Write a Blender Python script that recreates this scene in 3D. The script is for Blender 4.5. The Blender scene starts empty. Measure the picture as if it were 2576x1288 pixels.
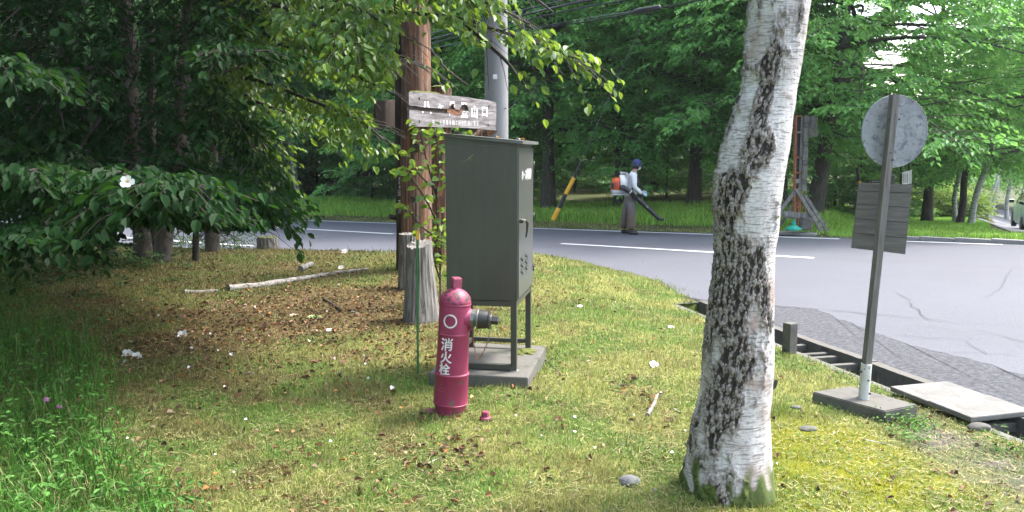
import bpy, bmesh, math, random
import numpy as np
from mathutils import Vector, Matrix, noise
from math import radians as R, sin, cos, pi, sqrt, atan2

sc = bpy.context.scene
COL = sc.collection
rnd = random.Random(7)
rng = np.random.default_rng(7)

# ------------------------------------------------------------------ camera, sky, sun, exposure
F = 2010.0; CH = 1.6; HZ = 375.0
PIT = math.atan((644 - HZ) / F)
cam_d = bpy.data.cameras.new('camera'); cam = bpy.data.objects.new('camera', cam_d); COL.objects.link(cam)
cam_d.sensor_width = 36; cam_d.lens = 36 * F / 2576
cam_d.clip_start = 0.05; cam_d.clip_end = 1500
cam.location = (0, 0, CH); cam.rotation_euler = (R(90) - PIT, 0, 0)
sc.camera = cam
SUN_EL = 58.0; SUN_AZ = 66.0          # azimuth measured clockwise from +Y (ahead of the camera) towards +X
world = bpy.data.worlds.new('World'); sc.world = world; world.use_nodes = True
wn = world.node_tree; wn.nodes.clear()
wo = wn.nodes.new('ShaderNodeOutputWorld'); wb = wn.nodes.new('ShaderNodeBackground')
ws = wn.nodes.new('ShaderNodeTexSky'); ws.sky_type = 'NISHITA'; ws.sun_disc = False
ws.sun_elevation = R(SUN_EL); ws.sun_rotation = R(SUN_AZ); ws.air_density = 1.2; ws.dust_density = 4.0; ws.ozone_density = 1.0
wh = wn.nodes.new('ShaderNodeHueSaturation'); wh.inputs['Saturation'].default_value = 0.8
wb.inputs['Strength'].default_value = 0.15
wn.links.new(ws.outputs[0], wh.inputs['Color']); wn.links.new(wh.outputs[0], wb.inputs['Color']); wn.links.new(wb.outputs[0], wo.inputs['Surface'])
sl = bpy.data.lights.new('sun', 'SUN'); sun = bpy.data.objects.new('sun', sl); COL.objects.link(sun)
sl.energy = 1.65; sl.angle = R(12.0); sl.color = (1.0, 0.965, 0.92)
az, el = R(SUN_AZ), R(SUN_EL)
sd = Vector((sin(az) * cos(el), cos(az) * cos(el), sin(el)))
sun.rotation_euler = sd.to_track_quat('Z', 'Y').to_euler()
sc.view_settings.view_transform = 'Standard'; sc.view_settings.look = 'None'
sc.view_settings.exposure = 2.52; sc.view_settings.gamma = 1.0
sc.view_settings.use_curve_mapping = False
sc.render.engine = 'CYCLES'
sc.cycles.max_bounces = 7; sc.cycles.diffuse_bounces = 3; sc.cycles.glossy_bounces = 2
sc.cycles.transmission_bounces = 4; sc.cycles.transparent_max_bounces = 6; sc.cycles.volume_bounces = 0
sc.cycles.caustics_reflective = False; sc.cycles.caustics_refractive = False

# ------------------------------------------------------------------ placing: turn a place read off the photograph into metres
def ray(px, py):
    u = (px - 1288) / F; v = (py - 644) / F
    return Vector((u, cos(PIT) - v * sin(PIT), -(sin(PIT) + v * cos(PIT))))
def atY(px, py, Y):
    r = ray(px, py); return Vector((0, 0, CH)) + r * (Y / r.y)
def gp(px, py, z=0.0):
    r = ray(px, py); return Vector((0, 0, CH)) + r * ((z - CH) / r.z)
def hitp(px, py, P, N):
    r = ray(px, py); O = Vector((0, 0, CH)); return O + r * ((P - O).dot(N) / r.dot(N))
RA = Vector((2.85, 19.008, -0.359)); RN = Vector((-0.021589, 0.0193, 0.99958)).normalized()
RD = Vector((-0.8102, 0.58546, -0.0288)).normalized(); RS = RN.cross(RD) * 1.0
if RS.y > 0: RS = -RS
def rz(x, y): return RA.z - (RN.x * (x - RA.x) + RN.y * (y - RA.y)) / RN.z
def onroad(px, py): return hitp(px, py, RA, RN)
def rp(al, ac, dz=0.0):
    p = RA + RD * al + RS * ac; return Vector((p.x, p.y, p.z + dz))
def road_ac(x, y): return (Vector((x, y, rz(x, y))) - RA).dot(RS)
def road_al(x, y): return (Vector((x, y, rz(x, y))) - RA).dot(RD)

# ------------------------------------------------------------------ object helpers
def thing(name, label, cat, loc=(0, 0, 0), rot=(0, 0, 0), group=None):
    o = bpy.data.objects.new(name, None); COL.objects.link(o); o.location = loc; o.rotation_euler = rot
    o.empty_display_size = 0.1
    o['label'] = label; o['category'] = cat
    if group: o['group'] = group
    return o
def tag(o, label=None, cat=None, group=None, kind=None):
    if label: o['label'] = label
    if cat: o['category'] = cat
    if group: o['group'] = group
    if kind: o['kind'] = kind
    return o
def link(name, me, parent=None, loc=None, rot=None):
    o = bpy.data.objects.new(name, me); COL.objects.link(o)
    if parent: o.parent = parent
    if loc is not None: o.location = loc
    if rot is not None: o.rotation_euler = rot
    return o
class MB:
    def __init__(s): s.v = []; s.f = []; s.sm = []
    def add(s, vs, fs, smooth=False):
        b = len(s.v); s.v += [tuple(v) for v in vs]; s.f += [tuple(i + b for i in f) for f in fs]; s.sm += [smooth] * len(fs)
    def box(s, c, size, M=None, bev=0.0):
        x, y, z = [a / 2 for a in size]; c = Vector(c)
        if bev > 0:
            b = min(bev, x * .9, y * .9, z * .9); bm = bmesh.new(); bmesh.ops.create_cube(bm, size=1)
            for v in bm.verts: v.co = Vector((v.co.x * 2 * x, v.co.y * 2 * y, v.co.z * 2 * z))
            bmesh.ops.bevel(bm, geom=list(bm.edges), offset=b, segments=2, affect='EDGES', profile=.6)
            vs = [v.co.copy() for v in bm.verts]; bm.verts.index_update(); fs = [[v.index for v in f.verts] for f in bm.faces]; bm.free()
        else:
            vs = [Vector((a * x, b * y, d * z)) for a in (-1, 1) for b in (-1, 1) for d in (-1, 1)]
            fs = [(0, 1, 3, 2), (4, 6, 7, 5), (0, 4, 5, 1), (2, 3, 7, 6), (0, 2, 6, 4), (1, 5, 7, 3)]
        if M: vs = [M @ v for v in vs]
        s.add([v + c for v in vs], fs); return s
    def tube(s, pts, rad, seg=10, cap=True, smooth=True):
        pts = [Vector(p) for p in pts]
        if not hasattr(rad, '__len__'): rad = [rad] * len(pts)
        vs = []; up = None
        for i, p in enumerate(pts):
            d = (pts[min(i + 1, len(pts) - 1)] - pts[max(i - 1, 0)]).normalized()
            if up is None: up = Vector((0, 0, 1)) if abs(d.z) < .9 else Vector((1, 0, 0))
            a = d.cross(up)
            if a.length < 1e-4: a = d.cross(Vector((0, 1, 0)))
            a.normalize(); b = a.cross(d).normalized(); up = b
            for k in range(seg):
                t = 2 * pi * k / seg; vs.append(p + (a * cos(t) + b * sin(t)) * rad[i])
        fs = [(i * seg + k, i * seg + (k + 1) % seg, (i + 1) * seg + (k + 1) % seg, (i + 1) * seg + k) for i in range(len(pts) - 1) for k in range(seg)]
        s.add(vs, fs, smooth)
        if cap:
            n = len(pts)
            s.add(vs[:seg], [tuple(range(seg))]); s.add(vs[(n - 1) * seg:], [tuple(reversed(range(seg)))])
        return s
    def lathe(s, prof, seg=32, c=(0, 0, 0), M=None, smooth=True):
        vs = []; c = Vector(c)
        for r, z in prof:
            for k in range(seg):
                t = 2 * pi * k / seg; v = Vector((r * cos(t), r * sin(t), z))
                if M: v = M @ v
                vs.append(v + c)
        fs = [(i * seg + k, i * seg + (k + 1) % seg, (i + 1) * seg + (k + 1) % seg, (i + 1) * seg + k) for i in range(len(prof) - 1) for k in range(seg)]
        n = len(prof); s.add(vs, fs, smooth)
        s.add(vs[:seg], [tuple(reversed(range(seg)))]); s.add(vs[(n - 1) * seg:], [tuple(range(seg))]); return s
    def prism(s, outline, off):      # outline: 3d points, extruded by vector off
        n = len(outline); o = Vector(off); a = [Vector(p) for p in outline]
        vs = a + [p + o for p in a]
        s.add(vs, [tuple(range(n)), tuple(reversed(range(n, 2 * n)))] + [(i, i + n, (i + 1) % n + n, (i + 1) % n) for i in range(n)]); return s
    def mesh(s, name, mat):
        me = bpy.data.meshes.new(name); me.from_pydata(s.v, [], s.f); me.materials.append(mat)
        me.polygons.foreach_set('use_smooth', s.sm)
        bm = bmesh.new(); bm.from_mesh(me); bmesh.ops.remove_doubles(bm, verts=bm.verts, dist=1e-6)
        bmesh.ops.recalc_face_normals(bm, faces=bm.faces)
        for e in bm.edges:
            if len(e.link_faces) == 2 and e.calc_face_angle(0) > R(38): e.smooth = False
        bm.to_mesh(me); bm.free(); me.update(); return me
    def build(s, name, mat, parent=None, label=None):
        o = link(name, s.mesh(name, mat), parent)
        if label: o['label'] = label
        return o
def np_mesh(name, V, Fc, mat, col=None, smooth=False):
    me = bpy.data.meshes.new(name); V = np.asarray(V, np.float32); Fc = np.asarray(Fc, np.int32)
    k = Fc.shape[1]; me.vertices.add(len(V)); me.vertices.foreach_set('co', V.ravel())
    me.loops.add(Fc.size); me.loops.foreach_set('vertex_index', Fc.ravel())
    me.polygons.add(len(Fc)); me.polygons.foreach_set('loop_start', np.arange(0, Fc.size, k, dtype=np.int32))
    me.polygons.foreach_set('use_smooth', np.full(len(Fc), smooth))
    me.update(calc_edges=True)
    if col is not None:
        col = np.asarray(col, np.float32)
        if col.ndim == 1:
            a = me.attributes.new('v', 'FLOAT', 'POINT'); a.data.foreach_set('value', col)
        else:
            if col.shape[1] == 3: col = np.c_[col, np.ones(len(col), np.float32)]
            a = me.attributes.new('col', 'FLOAT_COLOR', 'POINT'); a.data.foreach_set('color', col.ravel())
    me.materials.append(mat); return me

# ------------------------------------------------------------------ materials
GS = .76                             # overall albedo level; the far foliage keeps its own
def mat(name, base=(.5, .5, .5), rough=.7, metal=0.0, spec=None):
    base = tuple(c * GS for c in base)
    m = bpy.data.materials.new(name); m.use_nodes = True
    b = m.node_tree.nodes['Principled BSDF']; b.inputs['Base Color'].default_value = (*base, 1); b.inputs['Roughness'].default_value = rough; b.inputs['Metallic'].default_value = metal
    if spec is not None: b.inputs['Specular IOR Level'].default_value = spec
    return m
class NT:
    def __init__(s, m): s.t = m.node_tree; s.b = s.t.nodes['Principled BSDF']
    def n(s, typ, **kw):
        x = s.t.nodes.new(typ)
        for k, v in kw.items():
            if k in x.inputs: x.inputs[k].default_value = v
            else: setattr(x, k, v)
        return x
    def l(s, a, b): s.t.links.new(a, b)
    def coord(s, scale=(1, 1, 1), kind='Object'):
        tc = s.n('ShaderNodeTexCoord'); mp = s.n('ShaderNodeMapping'); mp.inputs['Scale'].default_value = scale
        s.l(tc.outputs[kind], mp.inputs[0]); return mp.outputs[0]
    def noise(s, co, scale, detail=5, rough=.6, dist=0.0):
        x = s.n('ShaderNodeTexNoise'); x.inputs['Scale'].default_value = scale; x.inputs['Detail'].default_value = detail
        x.inputs['Roughness'].default_value = rough; x.inputs['Distortion'].default_value = dist; s.l(co, x.inputs['Vector']); return x.outputs['Fac']
    def ramp(s, fac, stops):
        x = s.n('ShaderNodeValToRGB'); e = x.color_ramp.elements
        while len(e) < len(stops): e.new(.5)
        for k, (p, c) in enumerate(stops):
            e[k].position = p; e[k].color = (*[q * GS for q in c], 1) if hasattr(c, '__len__') else (c, c, c, 1)
        s.l(fac, x.inputs[0]); return x.outputs[0]
    def mix(s, fac, a, b, typ='MIX'):
        x = s.n('ShaderNodeMix'); x.data_type = 'RGBA'; x.blend_type = typ
        for sock, v in ((x.inputs[0], fac), (x.inputs[6], a), (x.inputs[7], b)):
            if isinstance(v, (int, float)): sock.default_value = v
            elif isinstance(v, tuple): sock.default_value = (*[q * GS for q in v], 1)
            else: s.l(v, sock)
        return x.outputs[2]
    def attr(s, name): x = s.n('ShaderNodeAttribute'); x.attribute_name = name; return x
    def bump(s, h, strength=.5, dist=.01):
        x = s.n('ShaderNodeBump'); x.inputs['Strength'].default_value = strength; x.inputs['Distance'].default_value = dist
        s.l(h, x.inputs['Height']); s.l(x.outputs[0], s.b.inputs['Normal'])
    def color(s, c): s.l(c, s.b.inputs['Base Color'])
def speckled(name, c1, c2, scale=8, rough=.7, bump=.3, bd=.005, stretch=(1, 1, 1), metal=0, lo=.35, hi=.65, c3=None, s3=30, t3=(.6, .68), spec=None):
    m = mat(name, c1, rough, metal, spec); t = NT(m); co = t.coord(stretch)
    a = t.noise(co, scale, 7, .65); c = t.ramp(a, [(lo, c1), (hi, c2)])
    if c3: b = t.noise(co, s3, 6, .7); c = t.mix(t.ramp(b, [(t3[0], 0.0), (t3[1], 1.0)]), c, c3)
    t.color(c); t.bump(t.noise(co, scale * 5, 5, .7), bump, bd); return m
def leafmat(name, c1, c2, c3, trans=.45, rough=.45, yell=(.35, .45, .05)):
    if 'forest' in name or 'hedge' in name: c1, c2, c3, yell = [tuple(q / GS for q in c) for c in (c1, c2, c3, yell)]
    m = mat(name, c1, rough); t = NT(m); a = t.attr('v'); c = t.ramp(a.outputs['Fac'], [(0, c1), (.5, c2), (1, c3)])
    t.color(c); t.b.inputs['Specular IOR Level'].default_value = .35
    tr = t.n('ShaderNodeBsdfTranslucent'); t.l(t.mix(.6, c, yell), tr.inputs[0])
    mx = t.n('ShaderNodeMixShader'); mx.inputs[0].default_value = trans; out = t.t.nodes['Material Output']
    t.l(t.b.outputs[0], mx.inputs[1]); t.l(tr.outputs[0], mx.inputs[2]); t.l(mx.outputs[0], out.inputs[0]); return m
def bladecol(name, trans=.3):
    m = mat(name, (.1, .2, .03), .6, spec=.2); t = NT(m); a = t.attr('col'); ac_ = t.mix(1.0, a.outputs['Color'], (1.0, 1.0, 1.0), 'MULTIPLY'); t.color(ac_)
    tr = t.n('ShaderNodeBsdfTranslucent'); t.l(ac_, tr.inputs[0])
    mx = t.n('ShaderNodeMixShader'); mx.inputs[0].default_value = trans
    t.l(t.b.outputs[0], mx.inputs[1]); t.l(tr.outputs[0], mx.inputs[2]); t.l(mx.outputs[0], t.t.nodes['Material Output'].inputs[0]); return m
M = {}
M['asphalt'] = speckled('asphalt', (.165, .165, .18), (.205, .205, .22), .7, .85, .35, .004)
t = NT(M['asphalt']); co = t.coord(); g = t.noise(co, 75, 4, .85); big = t.ramp(t.noise(co, .5, 6, .6, .6), [(.3, (.056, .059, .078)), (.7, (.077, .080, .103))])
t.color(t.mix(t.ramp(g, [(.42, 0.0), (.68, 1.0)]), big, (.125, .128, .148))); t.bump(g, .6, .004)
M['shoulder'] = speckled('coarse_asphalt', (.05, .052, .062), (.125, .128, .148), 28, .9, 1.0, .02, lo=.4, hi=.62)
M['crack'] = mat('crack_tar', (.03, .03, .033), .9)
M['paint'] = speckled('road_paint', (.72, .72, .72), (.8, .8, .8), 4, .7, .2, .002, c3=(.4, .4, .42), s3=25, t3=(.64, .72))
M['conc'] = speckled('concrete', (.06, .056, .048), (.16, .152, .138), 5, .9, .5, .004, c3=(.04, .045, .025), s3=5, t3=(.5, .7))
M['conc_cover'] = speckled('cover_concrete', (.11, .108, .10), (.19, .187, .175), 4, .85, .4, .003, c3=(.11, .1, .085), s3=10, t3=(.52, .72))
M['conc_mid'] = speckled('mid_concrete', (.085, .083, .077), (.14, .136, .127), 6, .85, .4, .003, c3=(.07, .07, .05), s3=9, t3=(.56, .72))
M['conc_light'] = speckled('pale_concrete', (.19, .186, .175), (.27, .265, .25), 5, .85, .4, .003, c3=(.28, .27, .24), s3=14, t3=(.6, .8))
M['conc_dark'] = speckled('weathered_concrete', (.085, .083, .078), (.19, .185, .175), 4, .9, .5, .004)
M['conc_pole'] = speckled('pole_concrete', (.19, .193, .20), (.26, .263, .27), 3, .8, .3, .002, (1, 1, .25), c3=(.14, .14, .15), s3=6, t3=(.58, .75))
M['red'] = speckled('maroon_paint', (.2, .015, .055), (.26, .026, .08), 6, .55, .6, .003)
t = NT(M['red']); co = t.coord(); w = t.ramp(t.noise(co, 34, 3, .6), [(.50, 0.0), (.55, 1.0)])
tc = t.n('ShaderNodeTexCoord'); sx = t.n('ShaderNodeSeparateXYZ'); t.l(tc.outputs['Object'], sx.inputs[0])
zr = t.ramp(sx.outputs[2], [(.675, 0.0), (.72, 1.0)]); wm = t.mix(1.0, w, zr, 'MULTIPLY')
g2 = t.ramp(t.noise(co, 15, 5, .6), [(.60, 0.0), (.62, 1.0)]); zl = t.ramp(sx.outputs[2], [(.22, 1.0), (.27, 0.0)]); gm = t.mix(1.0, g2, zl, 'MULTIPLY')
cc = t.mix(gm, t.mix(wm, t.ramp(t.noise(co, 5, 5), [(.3, (.23, .016, .062)), (.7, (.31, .036, .10))]), (.06, .018, .02)), (.09, .1, .05)); t.color(cc)
M['red2'] = speckled('worn_maroon_paint', (.2, .025, .06), (.33, .06, .12), 22, .6, .4, .003, c3=(.1, .04, .03), s3=40)
M['white_p'] = speckled('flaking_white_paint', (.55, .53, .53), (.8, .8, .8), 20, .6, .3, .002)
t = NT(M['white_p'])
M['black_iron'] = speckled('black_rubbery_iron', (.018, .018, .018), (.035, .03, .028), 12, .45, .4, .002, c3=(.09, .035, .02), s3=18, t3=(.6, .72))
M['grey_metal'] = speckled('aged_alloy', (.16, .165, .15), (.24, .245, .225), 14, .42, .2, .001, metal=.6, c3=(.2, .24, .17), s3=20)
M['rust'] = speckled('rust', (.2, .05, .02), (.34, .13, .05), 25, .85, .5, .003, c3=(.45, .42, .4), s3=16, t3=(.62, .7))
M['rust_chain'] = speckled('rusty_chain', (.16, .05, .02), (.28, .1, .04), 60, .8, .3, .002)
M['cab'] = speckled('olive_grey_enamel', (.036, .040, .033), (.042, .046, .038), 3, .4, .08, .0008, c3=(.075, .08, .07), s3=120, t3=(.66, .7))
t = NT(M['cab']); cz = t.coord((5, 5, .7)); st_ = t.noise(cz, 4, 6, .65); du = t.noise(t.coord((1, 1, 1)), 2.2, 5, .6); t.color(t.mix(t.ramp(du, [(.45, 0.0), (.75, .55)]), t.ramp(st_, [(.35, (.046, .048, .038)), (.7, (.061, .064, .051))]), (.076, .077, .062)))
M['cab_door'] = speckled('olive_grey_lit_door_enamel', (.075, .08, .075), (.088, .093, .087), 2, .28, .08, .0006)  # door enamel made lighter than the body to imitate light on that side
M['cab_lid'] = speckled('sky_lightened_lid', (.10, .10, .095), (.16, .16, .155), 6, .4, .1, .001)  # lid colour lightened to imitate the bright sky reflected in it
M['chrome'] = mat('chrome', (.7, .7, .7), .15, 1.0)
M['log'] = speckled('varnished_log', (.05, .02, .010), (.27, .115, .05), 3, .75, 1.0, .015, (9, 9, .5), lo=.4, hi=.6, c3=(.33, .25, .19), s3=3.4, t3=(.53, .64))
M['log_dark'] = speckled('dark_old_log', (.02, .013, .009), (.06, .036, .024), 3, .8, .6, .006, (4, 4, .5))
M['greywood'] = speckled('weathered_grey_wood', (.11, .10, .09), (.3, .285, .265), 5, .9, 1.0, .01, (6, 6, .6), c3=(.05, .045, .04), s3=6, t3=(.55, .66))
M['board'] = speckled('bleached_board', (.06, .05, .05), (.27, .25, .26), 3, .85, .7, .004, (.8, 1, 7), c3=(.07, .055, .05), s3=4, t3=(.56, .72))
M['rot'] = speckled('rotten_wood', (.06, .025, .015), (.3, .12, .05), 14, .95, 1.0, .01, (1, 1, 4))
M['signwood'] = speckled('grey_brown_plank', (.085, .08, .074), (.15, .143, .132), 4, .85, .8, .003, (1.2, 1, 14), c3=(.3, .29, .26), s3=5, t3=(.68, .76))
M['postwood'] = speckled('grey_brown_post', (.08, .076, .07), (.18, .172, .16), 4, .85, .8, .003, (9, 9, .7), c3=(.03, .025, .02), s3=6, t3=(.62, .72))
M['galv'] = speckled('galvanised_spotted_steel', (.17, .19, .20), (.26, .285, .295), 9, .6, .2, .001, c3=(.085, .10, .12), s3=26, t3=(.50, .62))
M['pipe'] = speckled('peeling_white_pipe', (.5, .5, .48), (.62, .62, .6), 10, .55, .2, .002, c3=(.05, .04, .035), s3=24, t3=(.6, .64))
M['moss'] = speckled('moss', (.06, .08, .012), (.16, .18, .03), 40, 1, 1.0, .01)
M['yellow'] = speckled('yellow_plastic', (.75, .38, .015), (.8, .43, .03), 8, .5, .05, .001, c3=(.3, .2, .08), s3=30, t3=(.7, .76))
M['blackp'] = mat('black_plastic', (.012, .012, .015), .45)
M['stake'] = speckled('green_plastic', (.02, .13, .03), (.03, .17, .04), 8, .4, .05, .001)
M['sky_glass'] = mat('dark_glass', (.02, .025, .03), .08)
M['cable'] = mat('black_cable', (.01, .012, .012), .5)
M['steelwire'] = mat('steel_wire', (.3, .32, .33), .4, .8)
M['dbark'] = speckled('dark_bark', (.035, .03, .024), (.1, .088, .07), 4, .95, 1.0, .03, (5, 5, 1))
M['mbark'] = speckled('mottled_smooth_bark', (.035, .03, .026), (.10, .082, .068), 3.5, .8, .3, .004, (1.6, 1.6, .7), lo=.44, hi=.5, c3=(.2, .18, .155), s3=3, t3=(.6, .63))
M['twig'] = speckled('twig_bark', (.018, .014, .011), (.042, .034, .026), 12, .9, .4, .004)
M['wbark'] = speckled('white_birch_bark', (.42, .41, .4), (.62, .61, .6), 3, .8, .5, .01, (2, 2, 10), c3=(.05, .045, .04), s3=2.2, t3=(.54, .62))
M['deadbirch'] = speckled('dead_birch_wood', (.16, .145, .125), (.36, .34, .31), 6, .9, 1.0, .012, (1, 3, 3), lo=.38, hi=.6, c3=(.05, .04, .03), s3=7, t3=(.54, .62))
M['stone'] = speckled('river_stone', (.10, .10, .105), (.17, .17, .17), 30, .85, .4, .004)
M['petal'] = mat('white_petal', (.8, .79, .76), .6)
M['stamen'] = mat('orange_stamens', (.7, .3, .02), .7)
M['clover'] = speckled('clover_pink', (.35, .08, .28), (.5, .18, .4), 60, .8, .8, .004)
M['leaf_bg'] = leafmat('forest_leaves', (.055, .17, .045), (.085, .25, .06), (.14, .34, .08), .5, yell=(.26, .52, .10))
M['leaf_far'] = leafmat('distant_forest_leaves', (.035, .11, .03), (.05, .15, .04), (.08, .21, .05), .4, yell=(.18, .38, .06))
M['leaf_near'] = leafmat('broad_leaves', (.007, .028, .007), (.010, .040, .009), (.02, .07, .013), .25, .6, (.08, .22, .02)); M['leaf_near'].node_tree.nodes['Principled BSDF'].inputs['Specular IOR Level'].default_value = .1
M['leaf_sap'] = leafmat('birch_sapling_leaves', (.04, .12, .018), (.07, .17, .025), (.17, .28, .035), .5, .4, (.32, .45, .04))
M['hedge'] = leafmat('hedge_leaves', (.06, .14, .025), (.1, .2, .035), (.16, .28, .045), .4)
M['blade'] = bladecol('grass_blades')
M['litter'] = bladecol('dead_leaves', .1)
def groundmat():
    m = mat('lawn_soil', (.1, .09, .05), .95, spec=.1); t = NT(m); a = t.attr('col'); co = t.coord()
    n1 = t.noise(co, 40, 6, .75); n2 = t.noise(co, 170, 3, .7)
    c = t.mix(t.ramp(n1, [(.3, 0.0), (.7, 1.0)]), t.mix(.6, a.outputs['Color'], (.05, .035, .018), 'MIX'), t.mix(1.0, a.outputs['Color'], (1.0, 1.0, 1.0), 'MULTIPLY'))
    c = t.mix(t.ramp(n2, [(.56, 0.0), (.7, .6)]), c, (.2, .15, .08)); t.color(c); t.bump(n2, .8, .012); return m
M['ground'] = groundmat()
M['terrain'] = mat('forest_floor', (.07, .1, .03), .95, spec=.1)
t = NT(M['terrain']); co = t.coord(kind='Object'); t.color(t.mix(t.ramp(t.noise(co, .8, 8, .7), [(.35, 0.0), (.65, 1.0)]), (.045, .06, .02), (.08, .085, .04))); t.bump(t.noise(co, 30, 5, .7), .6, .03)

# ------------------------------------------------------------------ the lie of the land
def sstep(e0, e1, x): t = np.clip((x - e0) / (e1 - e0), 0, 1); return t * t * (3 - 2 * t)
crest_px = [(-900, 600), (-300, 606), (200, 615), (450, 622), (930, 628), (1150, 626), (1340, 641), (1440, 652), (1550, 682), (1640, 715), (1740, 768)]
B = [gp(x, y, -.02 if i < 6 else -.06) for i, (x, y) in enumerate(crest_px)]
bound = [(p.x, p.y) for p in B]
# the drain: centre line on the asphalt level
far_in = [onroad(*q) for q in ((1700, 760), (1785, 783), (2006, 853), (2191, 916), (2345, 977))]
near_in = [onroad(*q) for q in ((2004, 878), (2170, 941.5), (2256, 976))]
d0 = far_in[2]; d1 = far_in[4]
dd = Vector((d1.x - d0.x, d1.y - d0.y, 0)).normalized()
nn = Vector((dd.y, -dd.x, 0));
if nn.x > 0: nn = -nn           # towards the lawn
wid = (near_in[0] - d0).dot(nn), (near_in[2] - d0).dot(nn)
print('DITCH', d0, d1, 'dir', dd, 'widths', wid, (far_in[0] - d0).dot(nn), (far_in[1] - d0).dot(nn), [tuple(round(c, 2) for c in p) for p in far_in], [tuple(round(c, 2) for c in p) for p in near_in])
print('slab', [tuple(round(c, 2) for c in onroad(*q)) for q in ((2256, 976), (2444, 982), (2570, 1032), (2420, 1030), (2454, 1059), (2576, 1107))])
DW = 0.26; WT = .085; DEEP = .5
def dpath(s): # far inner edge as a gently bending line; s metres from d0 along dd (negative = far)
    off = .0 if s > -1 else .012 * (s + 1) ** 2 * 1.0
    p = d0 + dd * s + nn * (-off * .35); return Vector((p.x, p.y, rz(p.x, p.y)))
DS0, DS1 = (onroad(1716, 764) - d0).dot(dd), 7.0
print('DS0', DS0)
def ditch_sd(x, y):
    s = (x - d0.x) * dd.x + (y - d0.y) * dd.y
    q = (x - d0.x) * nn.x + (y - d0.y) * nn.y
    off = np.where(s > -1, 0, .012 * (s + 1) ** 2 * .35)
    return s, q + off        # q = metres from the far inner edge towards the lawn
dn = [dpath(s) + nn * (DW + WT) for s in np.arange(DS0 + .2, DS1 + .1, .8)]
bound += [(p.x, p.y) for p in dn] + [(dn[-1].x + 1.0, -8), (-60, -8), (-60, 30)]
poly = np.array(bound)
def inside_dist(x, y):
    x = np.asarray(x, float); y = np.asarray(y, float); ins = np.zeros(x.shape, bool); dm = np.full(x.shape, 1e9)
    n = len(poly)
    for i in range(n):
        x0, y0 = poly[i]; x1, y1 = poly[(i + 1) % n]
        c = ((y0 > y) != (y1 > y)) & (x < (x1 - x0) * (y - y0) / (y1 - y0 + 1e-12) + x0); ins ^= c
        ex, ey = x1 - x0, y1 - y0; tt = np.clip(((x - x0) * ex + (y - y0) * ey) / (ex * ex + ey * ey + 1e-12), 0, 1)
        dm = np.minimum(dm, np.hypot(x - x0 - tt * ex, y - y0 - tt * ey))
    return np.where(ins, dm, -dm)
def vnoise(x, y, s, seed=0):
    # cheap smooth value noise
    x = np.asarray(x) / s + seed * 17.3; y = np.asarray(y) / s + seed * 9.1
    xi = np.floor(x).astype(int); yi = np.floor(y).astype(int); fx = x - xi; fy = y - yi; fx = fx * fx * (3 - 2 * fx); fy = fy * fy * (3 - 2 * fy)
    def h(a, b):
        v = np.sin(a * 127.1 + b * 311.7 + seed * 74.7) * 43758.5453; return v - np.floor(v)
    return (h(xi, yi) * (1 - fx) + h(xi + 1, yi) * fx) * (1 - fy) + (h(xi, yi + 1) * (1 - fx) + h(xi + 1, yi + 1) * fx) * fy
def rzn(x, y): return RA.z - (RN.x * (x - RA.x) + RN.y * (y - RA.y)) / RN.z
def lawn_z(x, y):
    x = np.asarray(x, float); y = np.asarray(y, float)
    d = inside_dist(x, y); r = rzn(x, y)
    s, q = ditch_sd(x, y); nearD = (1 - sstep(.6, 1.8, np.abs(q - .2))) * sstep(DS0 - 1.8, DS0, s)
    base = (vnoise(x, y, 1.3, 3) - .5) * .05 + (vnoise(x, y, .35, 4) - .5) * .015
    plateau = np.where(y > 0, 0, 0) + base - .03 * sstep(0, 3, x)
    w = sstep(-1.1, .5, d)                                   # slides down to the road beyond the crest
    z = (r - .06) * (1 - w) + plateau * w
    zd = (r - .06 * (q < -.05)) * (1 - sstep(0, 1.3, d)) + plateau * sstep(0, 1.3, d)   # meets the drain wall flush
    z = z * (1 - nearD) + zd * nearD
    trench = (s > DS0) & (q > -.30) & (q < DW + .045)
    return np.where(trench, r - .75, z)
def hz(x, y): return float(lawn_z(np.array([x]), np.array([y]))[0])
def far_z(x, y):
    x = np.asarray(x, float); y = np.asarray(y, float); r = rzn(x, y)
    ac = (x - RA.x) * RS.x + (y - RA.y) * RS.y; bey = -ac
    left = rzn(x, y) + 0 * x
    ex = x + RS.x * bey; ey = y + RS.y * bey; redge = rzn(ex, ey)
    zl = redge + .045 * np.minimum(np.maximum(bey - .3, 0), 8) + .005 * np.maximum(bey - 8, 0)
    u0 = x / np.maximum(y, 1); zr_ = -.14 - (.066 + .026 * sstep(.585, .635, u0)) * np.clip(y - 15.6, 0, 26) - .03 * np.clip(y - 41.6, 0, 60)
    u = x / np.maximum(y, 1); w = sstep(.33, .47, u)
    zf = zl * (1 - w) + zr_ * w + (vnoise(x, y, 5, 5) - .5) * .12 * sstep(1, 4, bey) * (1 - w)
    return np.where(ac > -.05, r - .07, zf + .0)
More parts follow.
